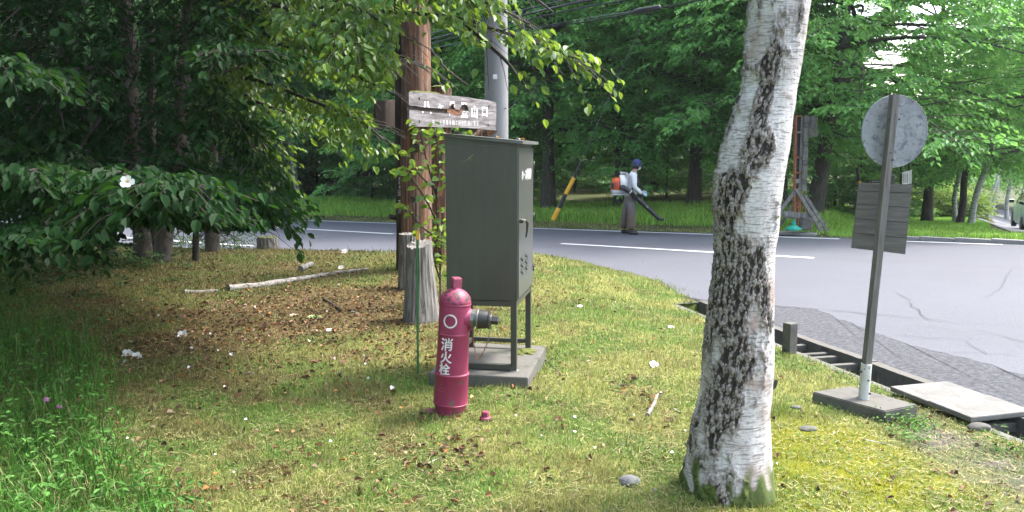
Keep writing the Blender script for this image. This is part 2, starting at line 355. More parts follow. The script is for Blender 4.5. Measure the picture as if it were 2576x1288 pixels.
# lawn sheet
def grid_mesh(name, xs, ys, zf, colf, m):
    X, Y = np.meshgrid(xs, ys); Z = zf(X, Y); V = np.c_[X.ravel(), Y.ravel(), Z.ravel()]
    nx, ny = len(xs), len(ys); i = np.arange((ny - 1) * nx).reshape(ny - 1, nx)[:, :-1].ravel()
    Fc = np.c_[i, i + 1, i + nx + 1, i + nx]
    return np_mesh(name, V, Fc, m, colf(V[:, 0], V[:, 1]) if colf else None, True)
def g2(p): return (p.x, p.y)
LIT = g2(gp(720, 790)); LIT2 = g2(gp(980, 760)); MOSS = g2(gp(2230, 1180)); MOSS2 = g2(gp(2100, 1110)); GRAV = g2(gp(2470, 1130)); TALL = g2(gp(120, 1000))
def gauss(x, y, c, sx, sy): return np.exp(-((x - c[0]) / sx) ** 2 - ((y - c[1]) / sy) ** 2)
def litmask(x, y):
    a = 1.1 * gauss(x, y, LIT, 1.2, 1.5) + .9 * gauss(x, y, LIT2, .9, 1.0) + .35 * gauss(x, y, (-4.5, 10.5), 4, 2.0)
    return np.clip(a * (.55 + 1.0 * vnoise(x, y, .5, 8)) + .25 * sstep(.62, .8, vnoise(x, y, .6, 12)) * (x < 1), 0, 1)
def mossmask(x, y):
    a = 1.1 * gauss(x, y, MOSS, .55, .5) + .9 * gauss(x, y, MOSS2, .4, .4) + .6 * gauss(x, y, (1.5, 3.2), .5, .3)
    return np.clip(a * (.3 + 1.3 * vnoise(x, y, .16, 9)), 0, 1)
def gravmask(x, y): return np.clip(gauss(x, y, GRAV, .28, .9) * (.2 + 1.5 * vnoise(x, y, .12, 10)), 0, 1)
def tallmask(x, y):
    u = np.asarray(x) / np.maximum(y, .5)
    edge = -.43 + .10 * (vnoise(x, y, .9, 21) - .5) - .03 * (np.asarray(y) - 4)
    return sstep(0.0, -.1, u - edge) * (np.asarray(y) < 12)
def lawncol(x, y, jit=None):
    x = np.asarray(x); y = np.asarray(y); n = vnoise(x, y, .45, 1) * .5 + vnoise(x, y, .13, 2) * .3 + vnoise(x, y, 1.4, 6) * .2
    if jit is None: jit = np.zeros(x.shape)
    a = np.array([.14, .25, .045]); b = np.array([.33, .35, .10]); dk = np.array([.05, .10, .018])
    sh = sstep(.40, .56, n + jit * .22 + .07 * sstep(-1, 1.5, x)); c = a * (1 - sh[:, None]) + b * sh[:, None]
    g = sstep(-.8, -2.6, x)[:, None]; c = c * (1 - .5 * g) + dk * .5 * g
    L = litmask(x, y)[:, None]; c = c * (1 - L * .85) + np.array([.10, .055, .028]) * L * .85
    bp_ = (sstep(.55, .75, vnoise(x, y, .28, 14)) * sstep(1.2, -.6, x) * .55 + .25 * sstep(.6, .8, vnoise(x, y, .2, 15)))[:, None]; c = c * (1 - bp_) + np.array([.19, .135, .06]) * bp_
    mo = mossmask(x, y)[:, None]; c = c * (1 - mo) + np.array([.27, .29, .012]) * mo
    gr = gravmask(x, y)[:, None]; c = c * (1 - gr) + np.array([.22, .2, .17]) * gr
    return c
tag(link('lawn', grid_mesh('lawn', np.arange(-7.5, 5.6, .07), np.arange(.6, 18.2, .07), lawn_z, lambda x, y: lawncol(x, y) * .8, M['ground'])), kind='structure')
# terrain out to the horizon: rings round the camera, dipping under the lawn sheet
rr = np.concatenate([[0.3], np.geomspace(2, 700, 110)]); aa = np.linspace(0, 2 * pi, 361)[:-1]
Rr, Aa = np.meshgrid(rr, aa, indexing='ij'); X = Rr * np.sin(Aa); Y = Rr * np.cos(Aa)
Zf = far_z(X, Y); Zl = lawn_z(X, Y)
acg = (X - RA.x) * RS.x + (Y - RA.y) * RS.y
Z = np.where(acg < -.05, Zf, np.where(inside_dist(X, Y) > -1.5, Zl, rzn(X, Y) - .08))
inner = (X > -7.4) & (X < 5.5) & (Y > .7) & (Y < 18.1) & (acg > -.05); Z = np.where(inner, Z - .9, Z)
Z = np.where(Rr > 90, np.minimum(Z, 0), Z); Z = np.maximum(Z, -6)
n_a = len(aa); idx = np.arange(len(rr) * n_a).reshape(len(rr), n_a)
Fc = np.stack([idx[:-1], np.roll(idx, -1, 1)[:-1], np.roll(idx, -1, 1)[1:], idx[1:]], -1).reshape(-1, 4)
tag(link('terrain', np_mesh('terrain', np.c_[X.ravel(), Y.ravel(), Z.ravel()], Fc[:, ::-1], M['terrain'], None, True)), kind='structure')

# ------------------------------------------------------------------ the road, its markings and cracks
def strip(name, pairs, m, kind='structure'):
    V = []; Fq = []
    for i, (a, b) in enumerate(pairs):
        V += [tuple(a), tuple(b)]
        if i: Fq.append((2 * i - 2, 2 * i - 1, 2 * i + 1, 2 * i))
    me = np_mesh(name, V, Fq, m); bm = bmesh.new(); bm.from_mesh(me); bmesh.ops.recalc_face_normals(bm, faces=bm.faces)
    if sum(f.normal.z for f in bm.faces) < 0: bmesh.ops.reverse_faces(bm, faces=bm.faces)
    bm.to_mesh(me); bm.free(); o = link(name, me); tag(o, kind=kind); return o
pairs = []
for al in np.arange(70, -45, -1.0):
    far = rp(al, -.35)
    ac = 7.4
    near = rp(al, ac)
    # stop the asphalt at the drain's far wall
    for k in range(90):
        p = rp(al, ac); s, q = ditch_sd(np.array(p.x), np.array(p.y))
        d_in = inside_dist(np.array([p.x]), np.array([p.y]))[0]
        if (s > DS0 and q > -.30 + .21) or False: ac -= .12
        else: break
    pairs.append((far, rp(al, ac)))
# asphalt as a fine grid clipped at the drain
def asphalt():
    ys = np.arange(-12, 46, .35); V = []; Fq = []
    edge = []
    for al in np.arange(75, -42, -.5):
        ac1 = 6.6
        if al < -2: ac1 = 24
        edge.append((al, ac1))
    return edge
X0 = []
def drain_edge_pts():
    return [dpath(s) - nn * (WT) for s in np.arange(DS0, DS1 + .01, .4)]
out = []                                             # outline, anticlockwise, of the carriageway
for al in np.arange(75, -60, -3.0): out.append(rp(al, -.35))
out.append(Vector((60, -25, rz(60, -25)))); out.append(Vector((8, -25, rz(8, -25))))
de = drain_edge_pts(); de = [de[-1] + dd * 20] + de[::-1]
for p in de: out.append(Vector((p.x, p.y, rz(p.x, p.y))))
p = de[-1] + nn * 1.6; out.append(Vector((p.x, p.y, rz(p.x, p.y))))
p = p - dd * .8 + nn * 1.2; out.append(Vector((p.x, p.y, rz(p.x, p.y))))
for al in np.arange(0, 76, 5.0): out.append(rp(al, 7.2))
bm = bmesh.new(); vs = [bm.verts.new(p) for p in out]; f = bm.faces.new(vs); bmesh.ops.triangulate(bm, faces=[f])
bmesh.ops.recalc_face_normals(bm, faces=bm.faces)
if sum(f.normal.z * f.calc_area() for f in bm.faces) < 0: bmesh.ops.reverse_faces(bm, faces=bm.faces)
me = bpy.data.meshes.new('road'); bm.to_mesh(me); bm.free(); me.materials.append(M['asphalt'])
tag(link('road', me), kind='structure')
# side road running off to the right behind
sp = []
for Yq, xl, xr in ((14.6, 11.2, 22), (16.5, 11.9, 21), (19, 12.6, 20.5), (22, 14.0, 20.6), (26, 16.0, 22.0), (31, 18.2, 24.6), (37, 21.4, 28.6), (44, 25.2, 33.6), (52, 30.4, 41), (60, 38, 52), (68, 49, 66)):
    zz = lambda x, y: float(far_z(np.array([x]), np.array([y]))[0])
    sp.append((xl, xr, Yq))
pp = []
for i in range(len(sp) - 1):
    for k in range(5):
        tt = k / 5; xl = sp[i][0] * (1 - tt) + sp[i + 1][0] * tt; xr = sp[i][1] * (1 - tt) + sp[i + 1][1] * tt; yy = sp[i][2] * (1 - tt) + sp[i + 1][2] * tt
        row = []
        for j in range(7):
            x = xl + (xr - xl) * j / 6; row.append((x, yy, max(zz(x, yy), rz(x, yy) if yy < 14.7 else -99) + .045))
        pp.append(row)
V = [v for r_ in pp for v in r_]; Fq = [(i * 7 + j, i * 7 + j + 1, (i + 1) * 7 + j + 1, (i + 1) * 7 + j) for i in range(len(pp) - 1) for j in range(6)]
tag(link('side_road', np_mesh('side_road', V, Fq, M['asphalt'], None, True)), kind='structure')
def line_mark(name, a0, a1, c0, c1, dz=.008):
    n = max(2, int(abs(a1 - a0) / 2) + 1)
    return strip(name, [(rp(a, c0, dz), rp(a, c1, dz)) for a in np.linspace(a0, a1, n)], M['paint'])
line_mark('edge_line', 75, -4.75, -.03, .12)
line_mark('edge_line', -5.1, -7.6, .0, .1)
line_mark('edge_line', 75, 6.0, 6.25, 6.4)
def ctr(px, py): p = onroad(px, py); return (p - RA).dot(RD), (p - RA).dot(RS)
c_a = ctr(1420, 612); c_b = ctr(2047, 650); c_c = ctr(690, 572); c_d = ctr(1000, 588)
def cpt(al, w, dz=.008):
    tt = (al - c_b[0]) / (c_c[0] - c_b[0]); ac = c_b[1] + (c_c[1] - c_b[1]) * tt; return rp(al, ac + w, dz)
for a0, a1 in ((c_b[0], c_a[0]), (c_c[0] - 5.1, c_c[0]), (c_c[0] + 5, c_c[0] + 10), (c_c[0] + 15, c_c[0] + 20), (c_c[0] + 25, c_c[0] + 30)):
    strip('centre_line', [(cpt(a, -.07), cpt(a, .07)) for a in np.linspace(a0, a1, 4)], M['paint'])
def seam(pts, w, name='road_crack', jag=.03):
    P = [onroad(*q) for q in pts]; Q = []
    for i in range(len(P) - 1):
        n = max(2, int((P[i + 1] - P[i]).length / .12))
        for k in range(n): Q.append(P[i].lerp(P[i + 1], k / n) + Vector((rnd.uniform(-jag, jag), rnd.uniform(-jag, jag), 0)) )
    Q.append(P[-1]); pr = []
    for i, q in enumerate(Q):
        d = (Q[min(i + 1, len(Q) - 1)] - Q[max(i - 1, 0)]); s = Vector((-d.y, d.x, 0)).normalized() * w * rnd.uniform(.15, .75)
        z = rz(q.x, q.y) + .012; pr.append((Vector((q.x + s.x, q.y + s.y, z)), Vector((q.x - s.x, q.y - s.y, z))))
    return strip(name, pr, M['crack'])
def z3(x, y): return (1694.7 + x * .3421, 741.4 + y * .3421)       # readings off an enlarged view of the right-hand corner
seam([(2047, 650), (2300, 662), (2700, 682)], .010, jag=.006)
seam([z3(745, 90), z3(1100, 115), z3(1400, 140), z3(1700, 165), z3(2000, 200)], .012)
seam([z3(1640, -20), z3(1720, 30), z3(1780, 110), z3(1880, 185), z3(2100, 215), z3(2400, 232), z3(2600, 250)], .007)

seam([z3(2250, 265), z3(2380, 300), z3(2600, 355)], .008)
seam([(2545, 680), (2530, 700), (2520, 725), (2480, 750)], .005, jag=.02)
seam([z3(1900, 430), z3(2200, 435), z3(2500, 445)], .005)
seam([z3(2150, 350), z3(2230, 400), z3(2300, 440)], .005)
seam([z3(1600, 300), z3(1850, 320), z3(2200, 330)], .006)
seam([z3(1700, 230), z3(2000, 260), z3(2350, 300)], .004)
seam([z3(1200, 190), z3(1500, 250), z3(1750, 260)], .004)
# coarse broken shoulder along the drain
inn = [onroad(*q) for q in ((1660, 742), (1800, 757), (1948, 768), (2060, 780), (2190, 838), (2300, 872), (2430, 905), (2700, 980), (3300, 1160))]
pr = []; ss = np.linspace(DS0 - .3, DS1, 60); tot = [0]
for i in range(1, len(inn)): tot.append(tot[-1] + (inn[i] - inn[i - 1]).length)
for i, s in enumerate(ss):
    L = tot[-1] * i / (len(ss) - 1); k = max(j for j in range(len(tot)) if tot[j] <= L + 1e-9); k = min(k, len(inn) - 2)
    q = inn[k].lerp(inn[k + 1], (L - tot[k]) / (tot[k + 1] - tot[k])); q = q + nn * rnd.uniform(-.05, .05)
    p = dpath(s) - nn * (WT + .012); pr.append((Vector((p.x, p.y, rz(p.x, p.y) + .006)), Vector((q.x, q.y, rz(q.x, q.y) + .006))))
strip('road_shoulder', pr, M['shoulder'])
# far kerb on the right
k0 = ctr(2150, 600)[0]
mb = MB()
for a in np.arange(k0, k0 - 9, -.6):
    mb.box(rp(a - .3, -.24, .03), (.58, .16, .1), Matrix.Rotation(atan2(RD.y, RD.x), 3, 'Z'), .01)
o = mb.build('kerb', M['conc_light']); tag(o, kind='structure')
for q, sz in (((2015, 590), (.75, .4, .06)),):
    p = rp(ctr(*q)[0], -.5, .04); o = MB().box((0, 0, 0), sz, None, .015).build('concrete_slab', M['conc_light']); o.location = p; o.rotation_euler = (0, 0, atan2(RD.y, RD.x) + .1)
    tag(o, 'flat pale concrete slab at the far road edge below the timber trestle', 'slab')

# ------------------------------------------------------------------ the drain: walls, struts, cover slabs
def wall(name, off0, off1, s0, s1, top=.0, m='conc'):
    mb = MB(); n = int((s1 - s0) / .3) + 1; V = []
    ssx = np.linspace(s0, s1, n)
    for s in ssx:
        p = dpath(s); a = p + nn * off0; b = p + nn * off1; jt = rnd.uniform(-.004, .004)
        V += [(a.x, a.y, p.z + top + jt), (b.x, b.y, p.z + top + jt), (b.x, b.y, p.z - .6), (a.x, a.y, p.z - .6)]
    Fq = []
    for i in range(n - 1):
        for k in range(4): Fq.append((i * 4 + k, i * 4 + (k + 1) % 4, (i + 1) * 4 + (k + 1) % 4, (i + 1) * 4 + k))
    Fq += [(0, 1, 2, 3), ((n - 1) * 4 + 3, (n - 1) * 4 + 2, (n - 1) * 4 + 1, (n - 1) * 4)]
    mb.add(V, Fq); return mb
drain = thing('roadside_drain', 'open concrete drainage channel with cross struts between lawn and asphalt', 'drain', dpath(0))
def dpart(mb, name, m):
    o = mb.build(name, m, drain); o.matrix_parent_inverse = Matrix.Translation(-dpath(0)); return o
seg = [DS0, -.75, .0, 1.0, 2.0, 3.0, 4.0, 5.0, 6.0, 7.0]
for i in range(len(seg) - 1):
    dpart(wall('channel_wall', -WT, 0, seg[i] + .003, seg[i + 1] - .003, .022), 'channel_wall', M['conc'])
    dpart(wall('channel_wall', DW, DW + WT, seg[i] + .003, seg[i + 1] - .003, -.008), 'channel_wall', M['conc_mid'])
mb = MB(); fl = []
for s in np.linspace(DS0, DS1, 30):
    p = dpath(s); a = p + nn * .001; b = p + nn * (DW - .001); fl.append(((a.x, a.y, p.z - .42), (b.x, b.y, p.z - .42)))
V = [v for ab in fl for v in ab]; mb.add(V, [(2 * i, 2 * i + 1, 2 * i + 3, 2 * i + 2) for i in range(len(fl) - 1)]); dpart(mb, 'channel_floor', M['conc_dark'])
ang = atan2(nn.y, nn.x)
def s_of(px, py): p = onroad(px, py); return (p - d0).dot(dd)
struts = [s_of(2010, 862), s_of(2040, 884), s_of(2060, 893), s_of(2110, 911), s_of(2500, 1058), -.9]
print('struts', struts, 'slab s', s_of(2350, 979), s_of(2570, 1032))
for s in struts:
    p = dpath(s) + nn * (DW / 2); mb = MB().box((p.x, p.y, p.z - .05), (DW - .004, .05, .06), Matrix.Rotation(ang, 3, 'Z'), .006); dpart(mb, 'strut', M['conc'])
sa = s_of(2362, 978); 
for k, lab in enumerate(('pale concrete drain cover slab, the farther of the two', 'pale concrete drain cover slab, the nearer of the two')):
    c = dpath(sa + .20 + k * .368) + nn * (DW / 2 + .02); o = MB().box((0, 0, 0), (DW + WT * 2 + .05, .342, .035), None, .008).build('drain_cover', M['conc_cover'])
    o.location = (c.x, c.y, rz(c.x, c.y) + .042 + .004 * k); o.rotation_euler = (0, 0, ang + .05); tag(o, lab, 'drain cover', 'cover slabs over the roadside drain')

# ------------------------------------------------------------------ foliage generators
def leaf_cloud(base, dirv, nrm, L, W, fold=.25, hexa=False):
    """leaves as folded kites (2 tris) or pointed ovals (two quads)"""
    n = len(base); d = dirv / np.linalg.norm(dirv, axis=1, keepdims=True); s = np.cross(d, nrm); s /= (np.linalg.norm(s, axis=1, keepdims=True) + 1e-9); u = np.cross(s, d)
    L = np.broadcast_to(L, (n,))[:, None]; W = np.broadcast_to(W, (n,))[:, None]
    if hexa:
        a = base; b1 = base + d * L * .28 + s * W * .44 + u * W * fold; b2 = base + d * L * .62 + s * W * .46 + u * W * fold * .8
        tp = base + d * L - u * L * .14; c2 = base + d * L * .62 - s * W * .46 + u * W * fold * .8; c1 = base + d * L * .28 - s * W * .44 + u * W * fold
        V = np.stack([a, b1, b2, tp, c2, c1], 1).reshape(-1, 3); i = np.arange(n)[:, None] * 6
        Fc = np.concatenate([i + np.array([[0, 1, 2, 3]]), i + np.array([[0, 3, 4, 5]])], 0); return V, Fc, 6
    b1 = base + d * L * .42 + s * W * .5 + u * W * fold; tp = base + d * L - u * L * .1; c1 = base + d * L * .42 - s * W * .5 + u * W * fold
    V = np.stack([base, b1, tp, c1], 1).reshape(-1, 3); i = np.arange(n)[:, None] * 4
    Fc = np.concatenate([i + np.array([[0, 1, 2]]), i + np.array([[0, 2, 3]])], 0); return V, Fc, 4
def spray_leaves(P, D, n, Ls, lf, g, droop=.5, w=.5, spread=1.0, up=.75):
    """P,D: (m,3) spray origins and directions; n leaves on each; returns leaf base, dir, normal, v"""
    m = len(P); t = (np.arange(n) + .6) / n; t = np.broadcast_to(t, (m, n)) + g.normal(0, .03, (m, n))
    D = D / (np.linalg.norm(D, axis=1, keepdims=True) + 1e-9); S = np.cross(D, np.array([0, 0, 1.])); S /= (np.linalg.norm(S, axis=1, keepdims=True) + 1e-9)
    side = np.where(np.arange(n) % 2 == 0, 1.0, -1.0)[None, :, None] * np.ones((m, n, 1))
    lat = g.uniform(0, .32, (m, n, 1)) * Ls[:, None, None] * side * (1.1 - t[..., None]) * spread
    pos = P[:, None] + D[:, None] * (Ls[:, None, None] * t[..., None]) + S[:, None] * lat
    pos[..., 2] -= droop * .35 * Ls[:, None] * t ** 2 - .03 * g.random(pos.shape[:2]); pos += g.normal(0, .018, pos.shape) * Ls[:, None, None] * 2
    dv = D[:, None] * g.uniform(.4, 1., (m, n, 1)) + S[:, None] * side * g.uniform(.35, 1.0, (m, n, 1)); dv[..., 2] -= droop * g.uniform(.3, 1.2, (m, n))
    nr = np.zeros((m, n, 3)); nr[..., 2] = up; nr += g.normal(0, .33, nr.shape)
    return pos.reshape(-1, 3), dv.reshape(-1, 3), nr.reshape(-1, 3)
def px_of(V):
    x, y, z = V[:, 0], V[:, 1], V[:, 2] - CH; fw = y * cos(PIT) - z * sin(PIT); dn_ = -(y * sin(PIT) + z * cos(PIT)); fw = np.maximum(fw, .1)
    return 1288 + F * x / fw, 644 + F * dn_ / fw, fw
def sky_gap(W):
    X_, Y_, fw = px_of(W); out = np.zeros(len(W), bool)
    for cx, cy, a, b in ((2265, 92, 75, 15), (2225, 148, 55, 24), (2290, 60, 50, 12), (2170, 20, 45, 22), (2120, 95, 16, 18), (2240, 205, 18, 7), (2330, 18, 50, 16), (2080, 12, 35, 14), (2265, 185, 16, 5)):
        out |= ((X_ - cx) / a) ** 2 + ((Y_ - cy) / b) ** 2 + .9 * (vnoise(X_, Y_, 13, 5) - .5) < 1
    return out
def make_tree(seed, H, z0, Rc, nb, leafL, tr, bark, lmat, lean=(0, 0), spray=.7, nleaf=16, side=5, along=7, shape='round', hexa=False, low=.1, sparse=1.0, wleaf=.55, gap=None, fill=0):
    """one trunk with limbs (mesh) and one crown of leaves (mesh), in local coordinates"""
    g = np.random.default_rng(seed); r = random.Random(seed); mb = MB()
    n = 12; tp = []
    for i in range(n + 1):
        t = i / n; tp.append(Vector((lean[0] * H * t + .12 * sin(t * 5 + seed) * t * H * .12, lean[1] * H * t + .1 * cos(t * 4 + seed) * t * H * .1, H * .96 * t)))
    rad = [tr * (1.35 if i == 0 else 1.08 if i == 1 else 1) * (1 - .8 * i / n) for i in range(n + 1)]
    mb.tube(tp, rad, 10)
    SP, SD, SL = [], [], []
    for b in range(nb):
        f = (b + .5) / nb; z = z0 + (H - z0) * f ** 1.05 * .97; fi = z / (H * .96) * n; i0 = min(int(fi), n - 1); st = tp[i0].lerp(tp[i0 + 1], min(fi - i0, 1))
        if shape == 'round': prof = sqrt(max(.05, 1 - (2 * (f * .93 + .07) - 1) ** 2 * .85)) if f > .4 else .93 + .07 * f
        elif shape == 'cone': prof = 1 - f * .85
        else: prof = 1
        L = Rc * prof * r.uniform(.7, 1.12); az_ = b * 2.4 + r.uniform(-.5, .5); rise = low + f * .75 + r.uniform(-.1, .1); dr = r.uniform(.25, .5)
        dh = Vector((cos(az_), sin(az_), 0)); pts = []
        for k in range(7):
            t = k / 6; pts.append(st + dh * L * t + Vector((-dh.y, dh.x, 0)) * (sin(t * 3 + b) * .08 * L) + Vector((0, 0, L * (rise * t - dr * t * t))))
        br = max(.012, tr * .34 * (1 - f * .6)); mb.tube(pts, [br * (1 - .85 * k / 6) for k in range(7)], 5, False)
        for k in range(along):
            if r.random() > sparse: continue
            t = .3 + .7 * (k + r.random()) / along; fi = t * 6; i0 = min(int(fi), 5); p = pts[i0].lerp(pts[i0 + 1], min(1, fi - i0)); tan = (pts[i0 + 1] - pts[i0]).normalized()
            for sgn in (-1, 1):
                sv = Vector((-tan.y, tan.x, 0)) * sgn; l2 = L * .42 * (1.15 - t) + .25; d2 = (tan * .7 + sv * r.uniform(.6, 1.2)).normalized(); d2.z = r.uniform(-.1, .2)
                e = p + d2 * l2 + Vector((0, 0, -.1 * l2)); mb.tube([p, p.lerp(e, .5) + Vector((0, 0, .05 * l2)), e], [br * .3, br * .18, .004], 3, False)
                for q in range(side):
                    tt = (q + .6) / side; SP.append(p.lerp(e, tt)); SD.append(d2 * .8 + sv * r.uniform(-.9, .9) + Vector((0, 0, r.uniform(-.35, .12)))); SL.append(spray * r.uniform(.6, 1.15))
            SP.append(p); SD.append(tan + Vector((r.uniform(-.3, .3), r.uniform(-.3, .3), -.1))); SL.append(spray)
    if fill:
        for q in range(fill):
            u_ = Vector((r.gauss(0, 1), r.gauss(0, 1), r.gauss(0, 1))).normalized(); rad_ = r.uniform(.55, 1.0); zc_ = (z0 * .75 + H) / 2; p = Vector((u_.x * Rc * .95 * rad_, u_.y * Rc * .95 * rad_, zc_ + u_.z * (H - z0 * .75) / 2 * rad_))
            if noise.noise(p * .55 + Vector((seed, 0, 0))) + .35 * noise.noise(p * 1.3) < -.02: continue
            SP.append(p); SD.append(Vector((u_.x, u_.y, -.3 + .2 * r.random())) + Vector((r.gauss(0, .4), r.gauss(0, .4), 0))); SL.append(spray * r.uniform(.6, 1.1))
    P = np.array([tuple(p) for p in SP]); D = np.array([tuple(p) for p in SD]); SL = np.array(SL)
    b_, d_, n_ = spray_leaves(P, D, nleaf, SL, leafL, g)
    sv = np.repeat(g.random(len(P)) * .6, nleaf) + g.random(len(b_)) * .4
    if gap is not None:
        loc_, rot_, s_ = gap; cr_, sr_ = cos(rot_), sin(rot_); W = np.stack([(b_[:, 0] * cr_ - b_[:, 1] * sr_), (b_[:, 0] * sr_ + b_[:, 1] * cr_), b_[:, 2]], 1) * s_ + np.array(loc_); kp = ~sky_gap(W); b_, d_, n_, sv = b_[kp], d_[kp], n_[kp], sv[kp]
    L = leafL * g.uniform(.7, 1.2, len(b_)); V, Fc, kv = leaf_cloud(b_, d_, n_, L, L * wleaf, .2, hexa); v = np.repeat(sv, kv)
    me_t = mb.mesh('trunk', bark); me_c = np_mesh('crown', V, Fc, lmat, v)
    return me_t, me_c
def put_tree(name, meshes, loc, rot, sc_, label, group=None, cat='tree'):
    o = thing(name, label, cat, loc, (0, 0, rot), group); o.scale = (sc_, sc_, sc_)
    link('trunk', meshes[0], o); c = link('crown', meshes[1], o); c['kind'] = 'stuff'; return o
TREES = True
if TREES:
    VA = make_tree(11, 13, 2.6, 5.2, 46, .15, .22, M['dbark'], M['leaf_bg'], spray=.75, nleaf=13, side=3, along=6, fill=2600)
    VB = make_tree(12, 11, 2.0, 4.6, 42, .15, .18, M['dbark'], M['leaf_bg'], spray=.7, nleaf=13, side=3, along=6, fill=2200)
    VC = make_tree(13, 15, 3.2, 5.0, 44, .17, .2, M['dbark'], M['leaf_far'], spray=.85, nleaf=12, side=4, along=6, fill=1400)
    VD = make_tree(14, 4.2, .35, 1.9, 26, .12, .05, M['twig'], M['leaf_far'], spray=.5, nleaf=12, side=3, along=5, low=.25)
    VE = make_tree(15, 12, 3.0, 3.2, 34, .14, .15, M['wbark'], M['leaf_bg'], spray=.65, nleaf=14, side=3, along=6, low=.3)
    VK = make_tree(17, 12, 1.8, 5.0, 44, .15, .16, M['dbark'], M['leaf_far'], spray=.75, nleaf=13, side=3, along=6, fill=2400)
    def gz(x, y): return float(far_z(np.array([x]), np.array([y]))[0])
    def tree_at(px, Yd, v, s, rot, label, group, name='broadleaf_tree', cat='tree'):
        x = (px - 1288) / F * Yd * 1.0; return put_tree(name, v, (x, Yd, gz(x, Yd) - .05), rot, s, label, group, cat)
    lead = 'leafy green forest tree in the front row behind the far verge'; lg = 'front row trees across the road'
    for px, Yd, v, s, rot in ((1110, 27, VB, .95, 1.1), (1380, 24.5, VA, .95, .4), (1560, 25, VB, 1.0, 2.2), (1745, 23.5, VA, .9, 3.3), (1900, 24, VB, 1.0, 4.1), (1260, 29, VB, 1.05, 5.3)):
        tree_at(px, Yd, v, s, rot, {1110: 'leafy forest tree seen between the log posts and the cabinet across the road', 1380: 'big dark trunked forest tree left of the yellow and black guy guard', 1560: 'leafy forest tree straight behind the man with the blower', 1745: 'leafy forest tree right of the man, left of the big birch', 1900: 'leafy forest tree hidden behind the big foreground birch', 1260: 'leafy forest tree behind the concrete utility pole'}[px], lg)
    for px, Yd, v, s, rot in ((-420, 38, VC, 1.0, 0), (-150, 40, VC, 1.05, 1.6), (120, 37, VC, .95, 2.4), (330, 39, VC, 1.0, .3), (560, 35, VK, 1.0, 3.7), (900, 33, VK, 1.0, 5.0), (1000, 36, VK, 1.0, 2.0)):
        tree_at(px, Yd, v, s, rot, 'dark forest tree far back on the left across the road', 'left forest trees across the road')
    g = random.Random(5)
    for k in range(26):
        px = -600 + k * 108 + g.uniform(-30, 30); Yd = g.uniform(37, 50)
        if px > 1990: continue
        tree_at(px, Yd, VC, g.uniform(.85, 1.1), g.uniform(0, 6), 'tall shaded tree deep in the forest across the road', 'deep forest trees')
    for k in range(30):
        px = -700 + k * 92 + g.uniform(-30, 30); Yd = g.uniform(56, 72)
        if 2000 < px: continue
        tree_at(px, Yd, VC, g.uniform(.85, 1.1), g.uniform(0, 6), 'tall shaded tree deep in the forest across the road', 'deep forest trees')
    for k in range(42):
        px = -500 + k * 62 + g.uniform(-25, 25); Yd = g.uniform(30, 36) + (4 if px < 900 else -2) + (0 if k % 2 else 9)
        if 2020 < px < 2120: continue
        tree_at(px, Yd, VD, g.uniform(.7, 1.15), g.uniform(0, 6), 'leafy understorey shrub in the shade of the forest', 'understorey shrubs', 'shrub', 'shrub')
    for k in range(34):
        px = -500 + k * 76 + g.uniform(-25, 25); Yd = g.uniform(41, 54)
        if 1990 < px: continue
        tree_at(px, Yd, VD, g.uniform(1.1, 1.6), g.uniform(0, 6), 'leafy understorey shrub in the shade of the forest', 'understorey shrubs', 'shrub', 'shrub')
    # right-hand side: the big dark-trunked tree, trees round the lot and along the side road
    gl = lambda px, Yd: ((px - 1288) / F * Yd, Yd, gz((px - 1288) / F * Yd, Yd) - .05)
    VF = make_tree(12, 11, 2.0, 4.6, 42, .15, .18, M['dbark'], M['leaf_bg'], spray=.7, nleaf=13, side=3, along=6, fill=2200, gap=(gl(2335, 29), .7, .95))
    VG = make_tree(12, 11, 2.0, 4.6, 42, .15, .18, M['dbark'], M['leaf_bg'], spray=.7, nleaf=13, side=3, along=6, fill=2200, gap=(gl(1965, 22.5), 1.9, .85))
    VH = make_tree(11, 13, 2.6, 5.2, 46, .15, .22, M['dbark'], M['leaf_bg'], spray=.75, nleaf=13, side=3, along=6, fill=2600, gap=(gl(2700, 22), 2.9, .85))
    VR = make_tree(21, 9.5, 2.7, 5.4, 40, .15, .2, M['dbark'], M['leaf_bg'], lean=(.12, 0), spray=.75, nleaf=14, side=3, along=6, low=.05, fill=2600, gap=(gl(2045, 20.5), 0.0, 1.0))
    tree_at(2045, 20.5, VR, 1.0, 0.0, 'dark trunked broadleaf tree leaning right behind the timber trestle', None, 'leaning_tree')
    tree_at(1965, 22.5, VG, .85, 1.9, 'straight dark tree just behind the rusty sign frame', None, 'broadleaf_tree')
    for px, Yd, v, s, rot, lab in ((2335, 29, VF, .95, .7, 'broadleaf tree with low hanging boughs above the white leaning birch'), (2700, 22, VH, .85, 2.9, 'broadleaf tree over the side road at the right edge'),):
        tree_at(px, Yd, v, s, rot, lab, None)
    for k, (px, Yd, s) in enumerate(((2080, 44, .42), (2170, 50, .38), (2260, 46, .4), (2350, 48, .45), (2430, 58, .62), (2500, 60, .9), (2580, 66, 1.0), (2640, 56, 1.0), (2720, 60, 1.0), (2130, 60, .45), (2300, 62, .5), (2050, 52, .6))):
        tree_at(px, Yd, VC, s, k * 1.3, 'distant hazy tree closing the view behind the lot', 'distant trees on the right')
    for k, (px, Yd, s) in enumerate(((2100, 30, .9), (2160, 27, .75), (2215, 31, .9), (2260, 33, .8), (2120, 35, 1.1))):
        tree_at(px, Yd, VD, s, k * 1.3, 'bright green shrub behind the back of the round sign', 'shrubs behind the round sign', 'shrub', 'shrub')
